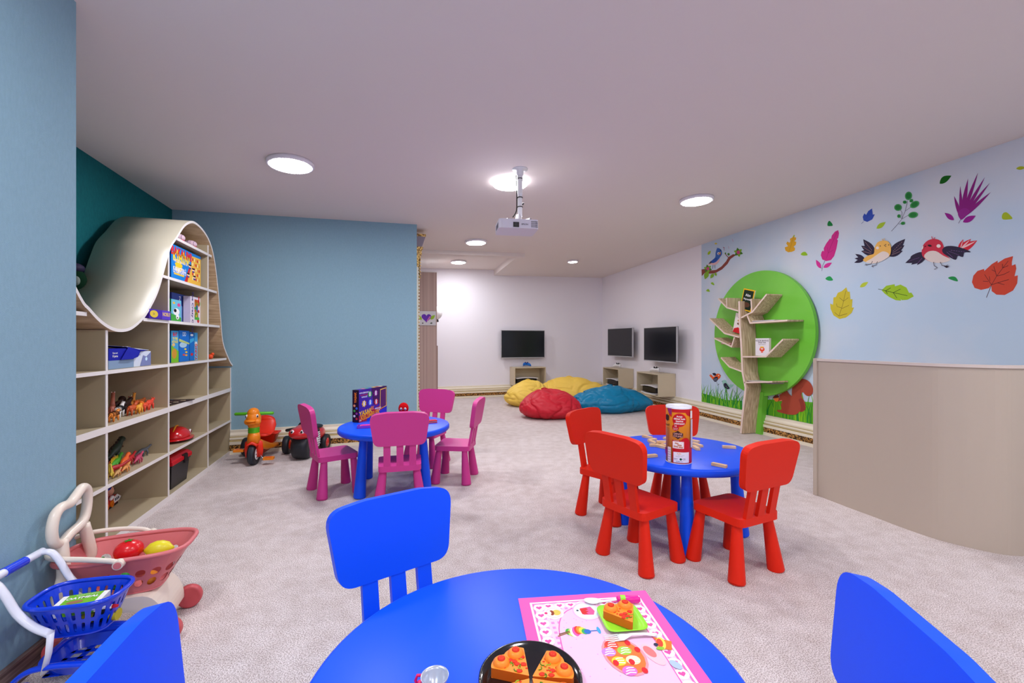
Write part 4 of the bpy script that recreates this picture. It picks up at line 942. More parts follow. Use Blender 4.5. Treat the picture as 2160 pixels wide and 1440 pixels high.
pm_poly([(0.277, -0.178), (0.312, -0.196), (0.300, -0.222), (0.284, -0.216)], (236, 120, 50)); pm_poly(ellp(0.286, -0.200, 0.010, 0.020, -0.3), (246, 220, 90)); pm_poly(ellp(0.284, -0.198, 0.007, 0.014, -0.3), (210, 70, 50)); pm_poly(ellp(0.278, -0.214, 0.009, 0.005), (140, 190, 60)); pm_poly(ellp(0.274, -0.202, 0.005, 0.005), (50, 50, 80))
pm_poly(ellp(0.288, -0.262, 0.009, 0.014, 0.5), (170, 190, 214))
mb.build('cloth', pmt)

# black toy pan with pizza slices
PANM = mat('black_enamel', (16, 16, 20), 0.12, 0.5, coat=0.5, var=(260, 0.35))
PC = (0.035, 0.832)
pan = thing('toy_pizza_pan', 'round black toy pizza pan partly resting on the pink placemat', 'pan', (*PC, ZT+0.0018))
mb = MB(); prof = [(0, 0.0), (0.082, 0.0), (0.088, 0.003), (0.096, 0.013), (0.0985, 0.0135), (0.0985, 0.016), (0.095, 0.0165), (0.086, 0.006), (0.082, 0.0035), (0, 0.0035)]
mb.lathe(prof, PANM, n=72); mb.build('dish', pan)
CR = mat('toy_crust', (246, 138, 34), 0.45, 0.35); CR2 = mat('toy_crust_side', (222, 104, 24), 0.5, 0.3)
TOM = flat((216, 52, 32)); TOM2 = flat((240, 110, 60)); OLV = flat((86, 130, 30)); OLV2 = flat((150, 180, 50))
def pizza(label, loc, a0, a1, R_=0.078, seed=1, group='toy pizza slices in the black pan'):
    """slice with its tip at the origin, between angles a0 and a1 (degrees)"""
    t = thing('toy_pizza_slice', label, 'pizza slice', loc, 0, group)
    r1 = random.Random(seed); A0, A1 = radians(a0), radians(a1); mid = (A0+A1)/2
    pts = [(0.004*cos(mid), 0.004*sin(mid))]
    for k in range(25):
        u = k/24; a = A0+(A1-A0)*u; bump = 0.006*abs(sin(2*pi*u))**0.7
        pts.append(((R_+bump)*cos(a), (R_+bump)*sin(a)))
    mb = MB(); mb.prism(pts, 0, 0.019, CR, None, CR2); mb.build('crust', t, bevel=0.003)
    for u in (0.25, 0.75):
        a = A0+(A1-A0)*u; c = (0.067*cos(a), 0.067*sin(a))
        mb = MB(); mb.lathe([(0.0165, 0.016), (0.016, 0.022), (0.011, 0.0265), (0.0075, 0.027)], CR, T(*c, 0), 20); mb.lathe([(0.0078, 0.026), (0.0075, 0.0285), (0.004, 0.0295), (0, 0.0297)], TOM, T(*c, 0), 16)
        for q in range(6): mb.ell((c[0]+0.0045*cos(q), c[1]+0.0045*sin(q), 0.0295), (0.001, 0.001, 0.0007), TOM2, nu=6, nv=4)
        mb.build('tomato_bump', t)
    mb = MB()
    for k in range(21):
        u = r1.uniform(0.12, 0.88); rad_ = r1.uniform(0.022, 0.060); a = A0+(A1-A0)*u; x, y = rad_*cos(a), rad_*sin(a)
        if k % 3 == 0:
            mb.ell((x, y, 0.0194), (0.0062, 0.005, 0.0018), TOM, nu=12, nv=6)
            mb.ell((x, y, 0.0202), (0.003, 0.001, 0.0006), TOM2, nu=8, nv=4)
        elif k % 3 == 1:
            b = r1.uniform(0, 6); mb.tube([(x+0.0055*cos(b+q*0.4), y+0.0055*sin(b+q*0.4), 0.0195) for q in range(7)], 0.0011, OLV if k % 2 else OLV2, 6)
        else: mb.ell((x, y, 0.0193), (0.0026, 0.0018, 0.001), TOM, nu=8, nv=5)
    mb.build('topping', t); return t
zp = ZT+0.0018+0.0037
for lab, a0, a1, sd in (('toy pizza slice at the upper left of the black pan', 98, 163, 1), ('toy pizza slice at the upper right of the black pan', -3, 63, 2),
                        ('toy pizza slice at the lower left of the black pan, cut by the frame', 200, 264, 3), ('toy pizza slice at the lower right of the black pan, cut by the frame', 282, 347, 4)):
    pizza(lab, (PC[0], PC[1]-0.012, zp), a0, a1, seed=sd)
# lime plate + its slice
q = tp(1311, 1304, ZT+0.008); LIME = mat('lime_plastic', (150, 232, 50), 0.35, 0.4)
plt = thing('toy_plate', 'lime green square toy plate on the pink placemat', 'plate', (q.x, q.y, ZT+0.0019), radians(10))
mb = MB(); rings = [[(x*k, y*k, z) for x, y in fillet([(-0.052, -0.046), (0.046, -0.052), (0.052, 0.046), (-0.046, 0.052)], 0.022, 6)] for k, z in ((0.7, 0.0), (0.75, 0.001), (1.0, 0.009), (1.0, 0.0105), (0.74, 0.0035))]
mb.loft(rings, LIME); mb.build('dish', plt)
sl = pizza('toy pizza slice lying on the lime green plate', (q.x+0.016, q.y-0.045, ZT+0.0019+0.0045), 55, 122, 0.074, 9, 'toy pizza slice on the plate')
sl.rotation_euler = (0, 0, radians(20))
# spoon and fork
def along(p, q_, z): p = tp(*p, z); q_ = tp(*q_, z); return p, q_
p, q_ = along((1233, 1267), (1350, 1268), ZT+0.006); d = q_-p
spn = thing('toy_spoon', 'white toy spoon with a magenta handle above the lime plate', 'spoon', (p.x, p.y, ZT+0.002), atan2(d.y, d.x)); Ls = d.length
mb = MB(); rings = []
for k in range(13):
    u = k/12; x = u*Ls*0.62; w = 0.013*sin(pi*min(1, (u*1.9+0.06)))**0.6 if u < 0.5 else 0.0035; w = max(w, 0.0035); zc_ = 0.003-0.002*sin(pi*min(1, u*2)) if u < 0.5 else 0.003+0.006*(u-0.5)*2
    rings.append([(x, w*cos(2*pi*j/10), zc_+0.0018*sin(2*pi*j/10)+ (0.004*(cos(2*pi*j/10)**2) if u < 0.45 else 0)) for j in range(10)])
mb.loft(rings, WHITEP); mb.build('bowl', spn)
MAG = mat('magenta_plastic', (232, 30, 150), 0.3, 0.45)
mb = MB(); mb.tube([(Ls*0.58, 0, 0.009), (Ls*0.62, 0, 0.009), (Ls*0.96, 0, 0.009), (Ls, 0, 0.009)], [0.006, 0.0085, 0.0085, 0.005], MAG, 16); mb.build('handle', spn)
mb = MB(); mb.cyl((Ls*0.64, 0, 0.009), (Ls*0.73, 0, 0.009), 0.0095, 0.0095, LIME); mb.build('band', spn)
p, q_ = along((1274, 1347), (1386, 1339), ZT+0.004); d = q_-p
frk = thing('toy_fork', 'white toy fork below the lime plate', 'fork', (p.x, p.y, ZT+0.002), atan2(d.y, d.x)); Lf = d.length
mb = MB()
for k in range(4): mb.tube([(0, -0.009+k*0.006, 0.005), (0.02, -0.009+k*0.006, 0.002), (0.034, -0.009+k*0.006, 0.003)], [0.0008, 0.0015, 0.0018], WHITEP, 8)
mb.build('prongs', frk)
mb = MB(); rings = []
for x, w, z in ((0.032, 0.0115, 0.003), (0.042, 0.0115, 0.0035), (0.052, 0.007, 0.005), (0.062, 0.0035, 0.008), (0.09, 0.004, 0.007), (Lf-0.01, 0.006, 0.004), (Lf, 0.004, 0.004)):
    rings.append([(x, w*cos(2*pi*j/12), z+0.0015*sin(2*pi*j/12)) for j in range(12)])
mb.loft(rings, WHITEP); mb.build('handle', frk)
# silver toy cup tipped towards the camera
q = tp(917, 1432, ZT+0.03)
CUPM = mat('silver_toy_metal', (196, 202, 216), 0.25, 0.5, 0.45)
cup = thing('toy_cup', 'silver toy cup with a pink handle at the bottom edge of the frame', 'cup', (q.x, q.y, ZT+0.001), 0)
mb = MB(); mb.lathe([(0, 0), (0.014, 0), (0.018, 0.008), (0.024, 0.03), (0.026, 0.036), (0.025, 0.0365), (0.0225, 0.03), (0.016, 0.009), (0, 0.003)], CUPM, n=40); mb.build('bowl', cup)
mb = MB(); mb.tube([(-0.023, 0.008, 0.03), (-0.034, 0.008, 0.03), (-0.037, 0.006, 0.022), (-0.033, 0.004, 0.012), (-0.02, 0.004, 0.012)], 0.0028, mat('hot_pink_plastic', (232, 30, 100), 0.35), 8); mb.build('handle', cup)
q = tp(882, 1440, ZT+0.01)
sp2 = thing('toy_spoon', 'hot pink toy handle beside the silver cup, cut off by the frame', 'spoon', (q.x, q.y-0.02, ZT+0.004), radians(78))
MB().tube([(-0.05, 0, 0.004), (0, 0, 0.005), (0.02, 0, 0.005), (0.026, 0, 0.005)], [0.004, 0.0065, 0.0075, 0.004], mat('hot_pink_plastic', (232, 30, 100), 0.35), 12).build('handle', sp2)
MB().ell((-0.062, 0, 0.003), (0.02, 0.014, 0.003), CUPM).build('bowl', sp2)

# ------------------------------------------------------------------ red chair table: cardboard tube and wooden blocks
TC = (0.911, 2.384); TR = 0.066; TH = 0.308
tb = thing('cardboard_tube_box', 'tall orange and red printed cardboard tube of wooden blocks standing on the blue table', 'tube box', (*TC, ZT), 0)
facing = atan2(-TC[1], -TC[0])
ORG = mat('tube_orange', (240, 152, 36), 0.4, 0.3); REDT = mat('tube_red', (198, 24, 36), 0.4, 0.3)
mb = MB(); mb.lathe([(0, 0), (TR, 0), (TR, TH-0.012)], ORG, n=64); mb.build('body', tb)
mb = MB(); mb.lathe([(TR+0.001, TH-0.014), (TR+0.0015, TH-0.002), (TR-0.002, TH), (TR-0.004, TH-0.004), (0, TH-0.005)], mat('tube_lid', (236, 238, 246), 0.25, 0.4), n=64); mb.build('lid', tb)
MB().lathe([(TR-0.01, 0.0002), (TR+0.001, 0.0002), (TR+0.001, 0.004), (TR, 0.0045)], WHITEP, n=64).build('bottom_rim', tb)
mb = MB()
def cw(x, z, lift=0.0006):                        # x: metres around from the middle of the visible side (right positive)
    a = facing+x/TR; return ((TR+lift)*cos(a), (TR+lift)*sin(a), z)
lv = [0.0006]
def cpatch(pts, m, n=10):
    lv[0] += 0.00008
    xs = [p[0] for p in pts]; x0_, x1_ = min(xs), max(xs); zs = [p[1] for p in pts]
    # triangulated fan around the centre, each edge subdivided
    cx_, cz_ = sum(xs)/len(xs), sum(zs)/len(zs); P = []
    for i in range(len(pts)):
        a_, b_ = pts[i], pts[(i+1) % len(pts)]
        k_ = max(1, int(abs(b_[0]-a_[0])/0.006)+1)
        for j in range(k_): P.append((a_[0]+(b_[0]-a_[0])*j/k_, a_[1]+(b_[1]-a_[1])*j/k_))
    rings = []
    for f_ in (1.0, 0.75, 0.5, 0.25): rings.append([cw(cx_+(x-cx_)*f_, cz_+(z-cz_)*f_, lv[0]) for x, z in P])
    n_ = len(P); vs = [v for r_ in rings for v in r_]+[cw(cx_, cz_, lv[0])]
    fs_ = [(k*n_+i, k*n_+(i+1) % n_, (k+1)*n_+(i+1) % n_, (k+1)*n_+i) for k in range(3) for i in range(n_)]+[(3*n_+i, 3*n_+(i+1) % n_, 4*n_) for i in range(n_)]
    mb.add(vs, fs_, m)
def crect(x0_, z0_, x1_, z1_, m): cpatch([(x0_, z0_), (x1_, z0_), (x1_, z1_), (x0_, z1_)], m)
def ctext(t_, size, x, z, m, bold=0.0):
    lv[0] += 0.00008; l_ = lv[0]
    mb.text(t_, size, m, None, bold, 'CENTER', lambda v: Vector(cw(x+v.x, z+v.y, l_)))
WT = flat((240, 236, 236)); BK = flat((60, 30, 34)); PUR = flat((150, 40, 110))
# right hand panel on the visible side
crect(-0.033, 0.0, 0.11, 0.086, REDT); crect(-0.035, 0.296, 0.06, 0.276, REDT); cpatch([(0.02, 0.296), (0.075, 0.296), (0.075, 0.25), (0.045, 0.262)], REDT)
cpatch(ellp(0.004, 0.236, 0.036, 0.036, 0, 22), REDT); cpatch(ellp(-0.016, 0.196, 0.018, 0.018, 0, 16), REDT)
for i, w in enumerate(('Aman', 'dikkat! kule', 'üzerine', 'yıkılmasın!')): ctext(w, 0.0125, 0.004, 0.255-i*0.0125, WT, 0.03)
ctext('+5', 0.012, -0.016, 0.203, WT, 0.02); ctext('Oynama', 0.007, -0.016, 0.192, WT); ctext('Zamanı', 0.007, -0.016, 0.185, WT)
cpatch([(-0.03, 0.166), (-0.014, 0.172), (-0.004, 0.180), (0.006, 0.172), (0.022, 0.166), (0.022, 0.146), (0.006, 0.142), (-0.004, 0.135), (-0.014, 0.142), (-0.03, 0.146)], BK)
ctext('DENGE', 0.013, -0.004, 0.162, flat((226, 170, 160)), 0.02); ctext('OYUNU', 0.013, -0.004, 0.149, flat((226, 170, 160)), 0.02)
cpatch(ellp(0.035, 0.105, 0.03, 0.038, 0, 18), REDT); crect(-0.033, 0.082, 0.030, 0.128, REDT); crect(-0.030, 0.085, 0.026, 0.122, WT); ctext('OYNANIŞ', 0.006, -0.012, 0.126, WT)
BLK = flat((190, 130, 110)); BLK2 = flat((222, 176, 150))
for x, z, w in ((-0.010, 0.110, 0.018), (0.004, 0.101, 0.02), (-0.014, 0.093, 0.022), (0.010, 0.090, 0.02)): cpatch([(x-w/2, z), (x+w/2, z-0.003), (x+w/2, z+0.002), (x-w/2, z+0.005)], BLK); cpatch([(x-w/2, z+0.005), (x+w/2, z+0.002), (x+w/2+0.003, z+0.005), (x-w/2+0.003, z+0.008)], BLK2)
crect(-0.026, 0.010, 0.055, 0.066, WT); ctext('Redka', 0.008, 0.002, 0.058, ORG, 0.02); ctext('Made in Türkiye', 0.005, 0.012, 0.05, flat((140, 140, 150)))
ctext('ISO 8124 - EN 71', 0.005, 0.004, 0.043, flat((120, 120, 130))); ctext('CE', 0.013, 0.026, 0.029, flat((30, 40, 60))); ctext('EAC', 0.010, -0.014, 0.029, flat((30, 40, 60))); cpatch(ellp(0.010, 0.029, 0.006, 0.006, 0, 12), flat((30, 90, 60)))
ctext('TS EN 71-1', 0.007, 0.004, 0.016, flat((20, 70, 130)), 0.02)
# left hand panel
cpatch([(-0.05, 0.296), (-0.035, 0.296), (-0.035, 0.262), (-0.052, 0.268), (-0.062, 0.285), (-0.064, 0.296)], PUR); cpatch([(-0.052, 0.268), (-0.035, 0.262), (-0.035, 0.25), (-0.05, 0.258)], REDT)
cpatch([(-0.08, 0.255), (-0.066, 0.262), (-0.052, 0.255), (-0.052, 0.232), (-0.066, 0.225), (-0.08, 0.232)], BK); ctext('nasıl?', 0.016, -0.064, 0.205, BK, 0.02)
for i in range(22): ctext('oyun kuralları', 0.005, -0.062, 0.19-i*0.0048, flat((120, 60, 30)))
cpatch([(-0.085, 0.085), (-0.06, 0.07), (-0.06, 0.03), (-0.085, 0.05)], PUR); crect(-0.058, 0.008, -0.038, 0.088, flat((226, 216, 216)))
for i in range(5): crect(-0.057, 0.02+i*0.013, -0.04, 0.024+i*0.013, flat((190, 170, 180)))
crect(0.066, 0.09, 0.085, 0.24, flat((206, 206, 222))); crect(0.062, 0.245, 0.08, 0.285, WT)
mb.build('printed_wrap', tb)
WBL = ramp_mat('wood_block', (214, 170, 124), (238, 206, 164), (8, 60, 60), 3, 0.55, 0.25)
Z6 = lambda x, y: (1180+x/3.428, 820+y/3.428)
blk = None; bi = 0
for p0_, p1_, lab, dz in (((610, 341), (662, 353), 'wooden block at the back left of the scattered blocks, nearest the rear red chair', 0), ((642, 376), (700, 362), 'wooden block bridging towards the rear left, touching a slanting one', 0), ((656, 378), (698, 396), 'slanting wooden block in the left pile', 0.0),
                      ((672, 407), (720, 407), 'wooden block at the left front of the left pile', 0), ((716, 383), (776, 383), 'wooden block on top beside the tube, left side', 0.015), ((720, 402), (778, 412), 'wooden block under another, left of the tube', 0), ((716, 412), (770, 425), 'lowest wooden block in front of the left pile', 0),
                      ((640, 486), (683, 482), 'lone wooden block partly hidden by the left red chair', 0), ((948, 372), (992, 380), 'wooden block behind the right side of the tube', 0), ((966, 396), (1028, 414), 'longer lying wooden block right of the tube', 0),
                      ((962, 412), (1010, 440), 'slanting wooden block front right of the tube', 0), ((1181, 418), (1272, 422), 'single wooden block near the right red chair back', 0), ((1103, 540), (1210, 562), 'single wooden block near the front edge of the table', 0), ((770, 356), (800, 350), 'wooden block end peeking out behind the tube', 0)):
    a = ground(*Z6(*p0_), ZT+0.0075+dz); b = ground(*Z6(*p1_), ZT+0.0075+dz); m_ = (a+b)/2; d = b-a; rz = atan2(d.y, d.x)
    if blk is None:
        blk = MB().box(-0.0375, 0.0375, -0.0125, 0.0125, 0, 0.015, WBL).build('wooden_block', bevel=0.0012); tag(blk, lab, 'wooden block', 'wooden blocks scattered on the blue table'); o = blk
    else:
        o = blk.copy(); COL.objects.link(o); o['label'] = lab
    o.location = (m_.x, m_.y, ZT+dz); o.rotation_euler = (0, 0, rz)

# ------------------------------------------------------------------ pink chair table: game box, cards, plush
gx = thing('board_game_box', 'dark purple board game box standing upright on the far blue table', 'game box', (-1.235, 3.515, ZT+0.0005), atan2(0.358, 0.124))
PURB = mat('box_purple', (56, 26, 120), 0.35, 0.35); PURD = mat('box_dark', (28, 16, 44), 0.35, 0.35)
Lb, Hb, Db = 0.375, 0.262, 0.062
mb = MB(); mb.box(0, Lb, 0, Db, 0, Hb, PURD); mb.build('carton', gx)
fp = MB(); FM = T(0, -0.0005, 0) @ RX(pi/2)       # front face: x right, y up
def fpo(pts, c, z): fp.poly([(x, y, z) for x, y in pts], flat(c), FM)
fpo([(0, 0), (Lb, 0), (Lb, Hb), (0, Hb)], (70, 36, 150), 0.0002); fpo([(0, 0.0), (0.11, 0), (Lb, 0.09), (Lb, 0.12), (0.15, 0.075), (0, 0.055)], (176, 36, 60), 0.0004)
fpo([(0.24, 0), (Lb, 0), (Lb, 0.08), (0.1, 0.02), (0.1, 0)], (40, 50, 190), 0.0005); fpo([(0.19, 0.12), (Lb, 0.12), (Lb, Hb), (0.16, Hb)], (66, 22, 84), 0.0003)
fpo([(0.275, 0.07), (Lb-0.006, 0.085), (Lb-0.006, Hb-0.012), (0.28, Hb-0.02)], (232, 190, 80), 0.0006); fpo([(0.283, 0.076), (Lb-0.012, 0.09), (Lb-0.012, Hb-0.02), (0.287, Hb-0.028)], (90, 36, 96), 0.0008)
def ft(t_, s_, x, y, c, b=0.03, z=0.001, r=0.0): fp.text(t_, s_, flat(c), FM @ T(x, y, z) @ RZ(r), b)
ft('YASAK', 0.052, 0.085, 0.072, (244, 190, 50), 0.04, r=0.1); ft('KELİMELER', 0.05, 0.145, 0.040, (240, 150, 40), 0.04, 0.0012, 0.1)
ft('KONUŞMADAN', 0.016, 0.065, 0.235, (240, 240, 240)); ft('ANLATAMAZSIN', 0.013, 0.065, 0.217, (200, 50, 60)); ft('KURALSIZ', 0.016, 0.07, 0.20, (240, 240, 240))
ft('SK', 0.04, 0.175, 0.093, (232, 120, 60), 0.04); ft('EĞLENCELİ', 0.016, 0.25, 0.082, (240, 240, 250)); ft('OYUN', 0.014, 0.255, 0.066, (240, 240, 250)); ft('AA', 0.02, 0.02, 0.015, (235, 235, 240))
for x, y, c in ((0.065, 0.145, (236, 190, 60)), (0.14, 0.215, (60, 170, 70)), (0.145, 0.145, (40, 110, 220)), (0.22, 0.215, (150, 50, 140)), (0.225, 0.14, (214, 50, 60))):
    fpo([(x+0.03*(1 if k % 2 else 0.75)*cos(2*pi*k/14), y+0.03*(1 if k % 2 else 0.75)*sin(2*pi*k/14)) for k in range(14)], c, 0.0009)
    fpo(ellp(x, y+0.008, 0.011, 0.013), (240, 236, 230), 0.0011); fpo([(x-0.012, y-0.016), (x+0.012, y-0.016), (x+0.008, y-0.002), (x-0.008, y-0.002)], (236, 232, 226), 0.0011); fpo(ellp(x-0.004, y+0.01, 0.002, 0.003), (30, 20, 40), 0.0013); fpo(ellp(x+0.005, y+0.01, 0.002, 0.003), (30, 20, 40), 0.0013)
fp.build('front_print', gx)
sp_ = MB(); SMt = T(-0.0005, Db, 0) @ RZ(-pi/2) @ RX(pi/2)
sp_.text('YASAK', 0.028, flat((236, 130, 40)), SMt @ T(Db/2, 0.20, 0.0006) @ RZ(pi/2), 0.04)
for i, c in enumerate(((230, 150, 110), (50, 110, 210), (60, 160, 70), (150, 60, 150), (220, 220, 226), (200, 50, 60))): sp_.poly([(x, y, 0.0006) for x, y in ellp(0.02+0.022*(i % 2), 0.135-0.021*i, 0.011, 0.010)], flat(c), SMt)
sp_.build('side_print', gx)
tpn = MB()
for i, c in enumerate(((90, 60, 190), (220, 120, 170), (60, 170, 150), (50, 120, 210), (236, 190, 80), (190, 70, 60), (240, 230, 210))): tpn.poly([(0.03+i*0.046, 0.01, Hb+0.0005), (0.06+i*0.046, 0.012, Hb+0.0005), (0.07+i*0.046, 0.05, Hb+0.0005), (0.035+i*0.046, 0.052, Hb+0.0005)], flat(c))
tpn.build('top_print', gx)
q = ground(770, 899, ZT+0.01)
tr = thing('card_tray', 'open pink and purple card box lying in front of the board game', 'card box', (q.x, q.y, ZT), radians(14))
mb = MB(); V_ = flat((150, 70, 200))
mb.box(-0.055, 0.055, -0.03, 0.03, 0, 0.003, V_)
for b in ((-0.055, 0.055, -0.03, -0.027), (-0.055, 0.055, 0.027, 0.03), (-0.055, -0.052, -0.03, 0.03), (0.052, 0.055, -0.03, 0.03)): mb.box(*b, 0, 0.02, V_)
mb.build('tray', tr)
mb = MB()
for i in range(6): mb.box(-0.045+i*0.003, 0.042+i*0.001, -0.024, 0.024, 0.004+i*0.003, 0.006+i*0.003, flat((214, 50, 150) if i % 2 else (236, 200, 226)), RZ(0.03*i))
mb.build('cards', tr)
q = ground(909, 889, ZT+0.008)
cd = thing('card_deck', 'small red deck of cards on the right side of the far blue table', 'cards', (q.x, q.y, ZT), radians(25))
mb = MB()
for i in range(5): mb.box(-0.045, 0.045, -0.03, 0.03, i*0.004, i*0.004+0.0032, flat((206, 40, 50) if i != 2 else (230, 220, 220)), RZ(0.02*(i-2)))
mb.build('cards', cd)
q = at(851.5, 867, 3.95)
ps = thing('red_plush_toy', 'fuzzy red round plush with white eyes seen behind the front pink chair', 'plush toy', (q.x, 3.66, ZT), 0)
FUZ = mat('red_fuzz', (206, 16, 24), 0.95, 0.1, bump=(160, 0.9)); s_ = 3.66/3.95
mb = MB(); mb.ell((0, 0, 0.095), (0.042, 0.04, 0.048), FUZ, nu=24, nv=16); mb.ell((0, 0, 0.04), (0.036, 0.034, 0.042), FUZ, nu=20, nv=12)
for sx in (-1, 1): mb.ell((sx*0.03, -0.02, 0.012), (0.014, 0.016, 0.011), FUZ)
mb.build('body', ps)
mb = MB()
for sx in (-1, 1): mb.ell((sx*0.016+0.006, -0.036, 0.095), (0.010, 0.006, 0.011), WHITEP); mb.ell((sx*0.016+0.006, -0.0415, 0.094), (0.005, 0.003, 0.006), BLACK)
mb.build('eyes', ps)
ps.location = (-0.91, 3.66, ZT)

# ------------------------------------------------------------------ ride-on toys by the blue wall
def wheel(mb, c, r, w, m, ax=(1, 0, 0), hub=None, hr=0.55, n=32):
    R_ = T(*c) @ Vector(ax).to_track_quat('Z', 'Y').to_matrix().to_4x4()
    mb.lathe([(0, -w*0.42), (r*0.8, -w*0.42), (r*0.93, -w*0.5), (r, -w*0.3), (r, w*0.3), (r*0.93, w*0.5), (r*0.8, w*0.42), (0, w*0.42)], m, R_, n)
    if hub:
        for s_ in (-1, 1): mb.lathe([(0, s_*w*0.56), (r*hr*0.5, s_*w*0.55), (r*hr, s_*w*0.43), (r*hr, s_*w*0.40)], hub, R_, 20)
ORP = mat('orange_plastic', (238, 136, 24), 0.35, 0.4); RDP = mat('tricycle_red', (228, 44, 20), 0.35, 0.4); GRP = mat('grass_green_plastic', (86, 180, 24), 0.35, 0.4)
tri = thing('toy_tricycle', 'orange and red toy tricycle with a duck head and green handlebar', 'tricycle', (-2.385, 4.03, 0), heading(0.20, -0.98))
mb = MB(); wheel(mb, (0, 0, 0.098), 0.098, 0.058, TYRE, hub=None)
for k in range(-1, 2): mb.lathe([(0.0985, k*0.012-0.002), (0.1, k*0.012), (0.0985, k*0.012+0.002)], flat((70, 80, 92)), T(0, 0, 0.098) @ RY(pi/2), 32)
fw = mb.build('front_wheel', tri)
mb = MB()
for s_ in (-1, 1):
    mb.cyl((s_*0.0265, 0, 0.098), (s_*0.031, 0, 0.098), 0.055, 0.03, WHITEP, 20)
    for k in range(6): mb.ell((s_*0.0305, 0.034*cos(k*pi/3), 0.098+0.034*sin(k*pi/3)), (0.002, 0.008, 0.008), BLACK, nu=8, nv=5)
mb.build('hub_cap', fw)
for s_ in (-1, 1):
    mb = MB(); wheel(mb, (s_*0.185, -0.36, 0.09), 0.09, 0.06, TYRE, hub=RDP); mb.build('rear_wheel', tri)
mb = MB(); n_ = 9                                  # red arch over the front wheel
for s_ in (-1, 1): mb.tube([(s_*0.045, 0, 0.07), (s_*0.047, 0, 0.13), (s_*0.04, 0, 0.19), (0, 0, 0.215)], [0.018, 0.022, 0.026, 0.026], RDP, 12, flat_=1.5)
mb.loft([[(-0.045+0.09*j/8, y, 0.19+0.03*sin(pi*j/8)) for j in range(9)]+[(0.045-0.09*j/8, y, 0.175+0.02*sin(pi*(8-j)/8)) for j in range(9)] for y in (-0.07, -0.03, 0.03, 0.07)], RDP)
mb.build('fork_cover', tri)
mb = MB(); mb.lathe([(0, 0.20), (0.056, 0.20), (0.052, 0.26), (0.046, 0.295), (0, 0.295)], ORP, n=28); mb.build('steering_column', tri)
mb = MB(); mb.lathe([(0.045, 0.29)]+[(0.045+(0.004 if k % 2 else 0), 0.295+k*0.008) for k in range(7)]+[(0.04, 0.348)], GRP, n=28); mb.build('neck_ring', tri)
mb = MB(); mb.ell((0, 0.005, 0.425), (0.062, 0.068, 0.085), ORP, nu=28, nv=18); mb.ell((0, 0.0, 0.365), (0.05, 0.05, 0.04), ORP, nu=24, nv=12); mb.ell((0, 0.01, 0.475), (0.05, 0.052, 0.05), ORP, nu=24, nv=14)
for s_ in (-1, 1): mb.ell((s_*0.035, 0.03, 0.40), (0.035, 0.035, 0.032), ORP)
hdd = mb.build('duck_head', tri)
mb = MB(); mb.ell((0, 0.075, 0.412), (0.042, 0.034, 0.013), ORP); mb.ell((0, 0.068, 0.390), (0.036, 0.030, 0.011), ORP); mb.build('beak', hdd)
mb = MB()
for s_ in (-1, 1): mb.ell((s_*0.043, 0.043, 0.452), (0.011, 0.012, 0.017), WHITEP); mb.ell((s_*0.048, 0.050, 0.450), (0.006, 0.006, 0.011), BLACK)
mb.build('eyes', hdd)
mb = MB(); mb.tube([(-0.165, -0.01, 0.468), (-0.158, -0.01, 0.468), (0.158, -0.01, 0.468), (0.165, -0.01, 0.468)], [0.008, 0.0145, 0.0145, 0.008], GRP, 16); mb.build('handlebar', tri)
mb = MB(); rings = []
for y, w, z0_, z1_ in ((0.02, 0.045, 0.16, 0.24), (-0.08, 0.055, 0.12, 0.215), (-0.2, 0.06, 0.085, 0.17), (-0.30, 0.075, 0.075, 0.13), (-0.38, 0.11, 0.075, 0.12)):
    rings.append([(x, y, z) for x, z in fillet([(-w, z0_), (w, z0_), (w*0.8, z1_), (-w*0.8, z1_)], 0.02, 3)])
mb.loft(rings, ORP); mb.build('body', tri)
mb = MB(); mb.box(-0.045, 0.045, -0.32, -0.06, 0.072, 0.12, mat('brown_red_plastic', (120, 40, 20), 0.5)); mb.build('frame_rail', tri)
mb = MB(); rings = []
for y, w, z, h in ((-0.08, 0.085, 0.235, 0.03), (-0.14, 0.10, 0.225, 0.035), (-0.20, 0.11, 0.23, 0.05), (-0.25, 0.115, 0.26, 0.12), (-0.275, 0.10, 0.30, 0.11), (-0.285, 0.07, 0.34, 0.06)):
    rings.append([(w*cos(a), y-0.01*sin(a), z+h*0.5+h*0.5*sin(a)) for a in [2*pi*k/20 for k in range(20)]])
mb.loft(rings, RDP); mb.ell((0, -0.27, 0.345), (0.105, 0.02, 0.055), RDP); mb.build('seat', tri)
mb = MB(); rings = [[(x, y-0.36, z) for x, y in fillet([(-w, -d_), (w, -d_), (w, d_), (-w, d_)], 0.03, 4)] for w, d_, z in ((0.07, 0.05, 0.13), (0.10, 0.07, 0.215), (0.112, 0.08, 0.218), (0.112, 0.08, 0.226), (0.095, 0.065, 0.224), (0.065, 0.045, 0.15))]
mb.loft(rings, RDP); mb.build('bucket', tri)
for s_, zf, yf in ((-1, -0.04, 0.03), (1, 0.03, -0.03)):
    mb = MB(); mb.tube([(s_*0.03, 0, 0.098), (s_*0.055, 0, 0.098), (s_*0.075, yf*0.8, 0.098+zf*0.8), (s_*0.10, yf, 0.098+zf)], 0.0045, CHROME, 8); cr_ = mb.build('crank', tri)
    mb = MB(); mb.prism(rrect(0.088, 0.055, 0.008), 0.098+zf-0.011, 0.098+zf+0.011, ORP, T(s_*0.135, yf, 0))
    for k in range(4): mb.box(s_*0.135-0.025+k*0.014, s_*0.135-0.018+k*0.014, yf-0.016, yf+0.016, 0.098+zf+0.0105, 0.098+zf+0.013, RDP)
    mb.build('pedal', cr_, bevel=0.003)

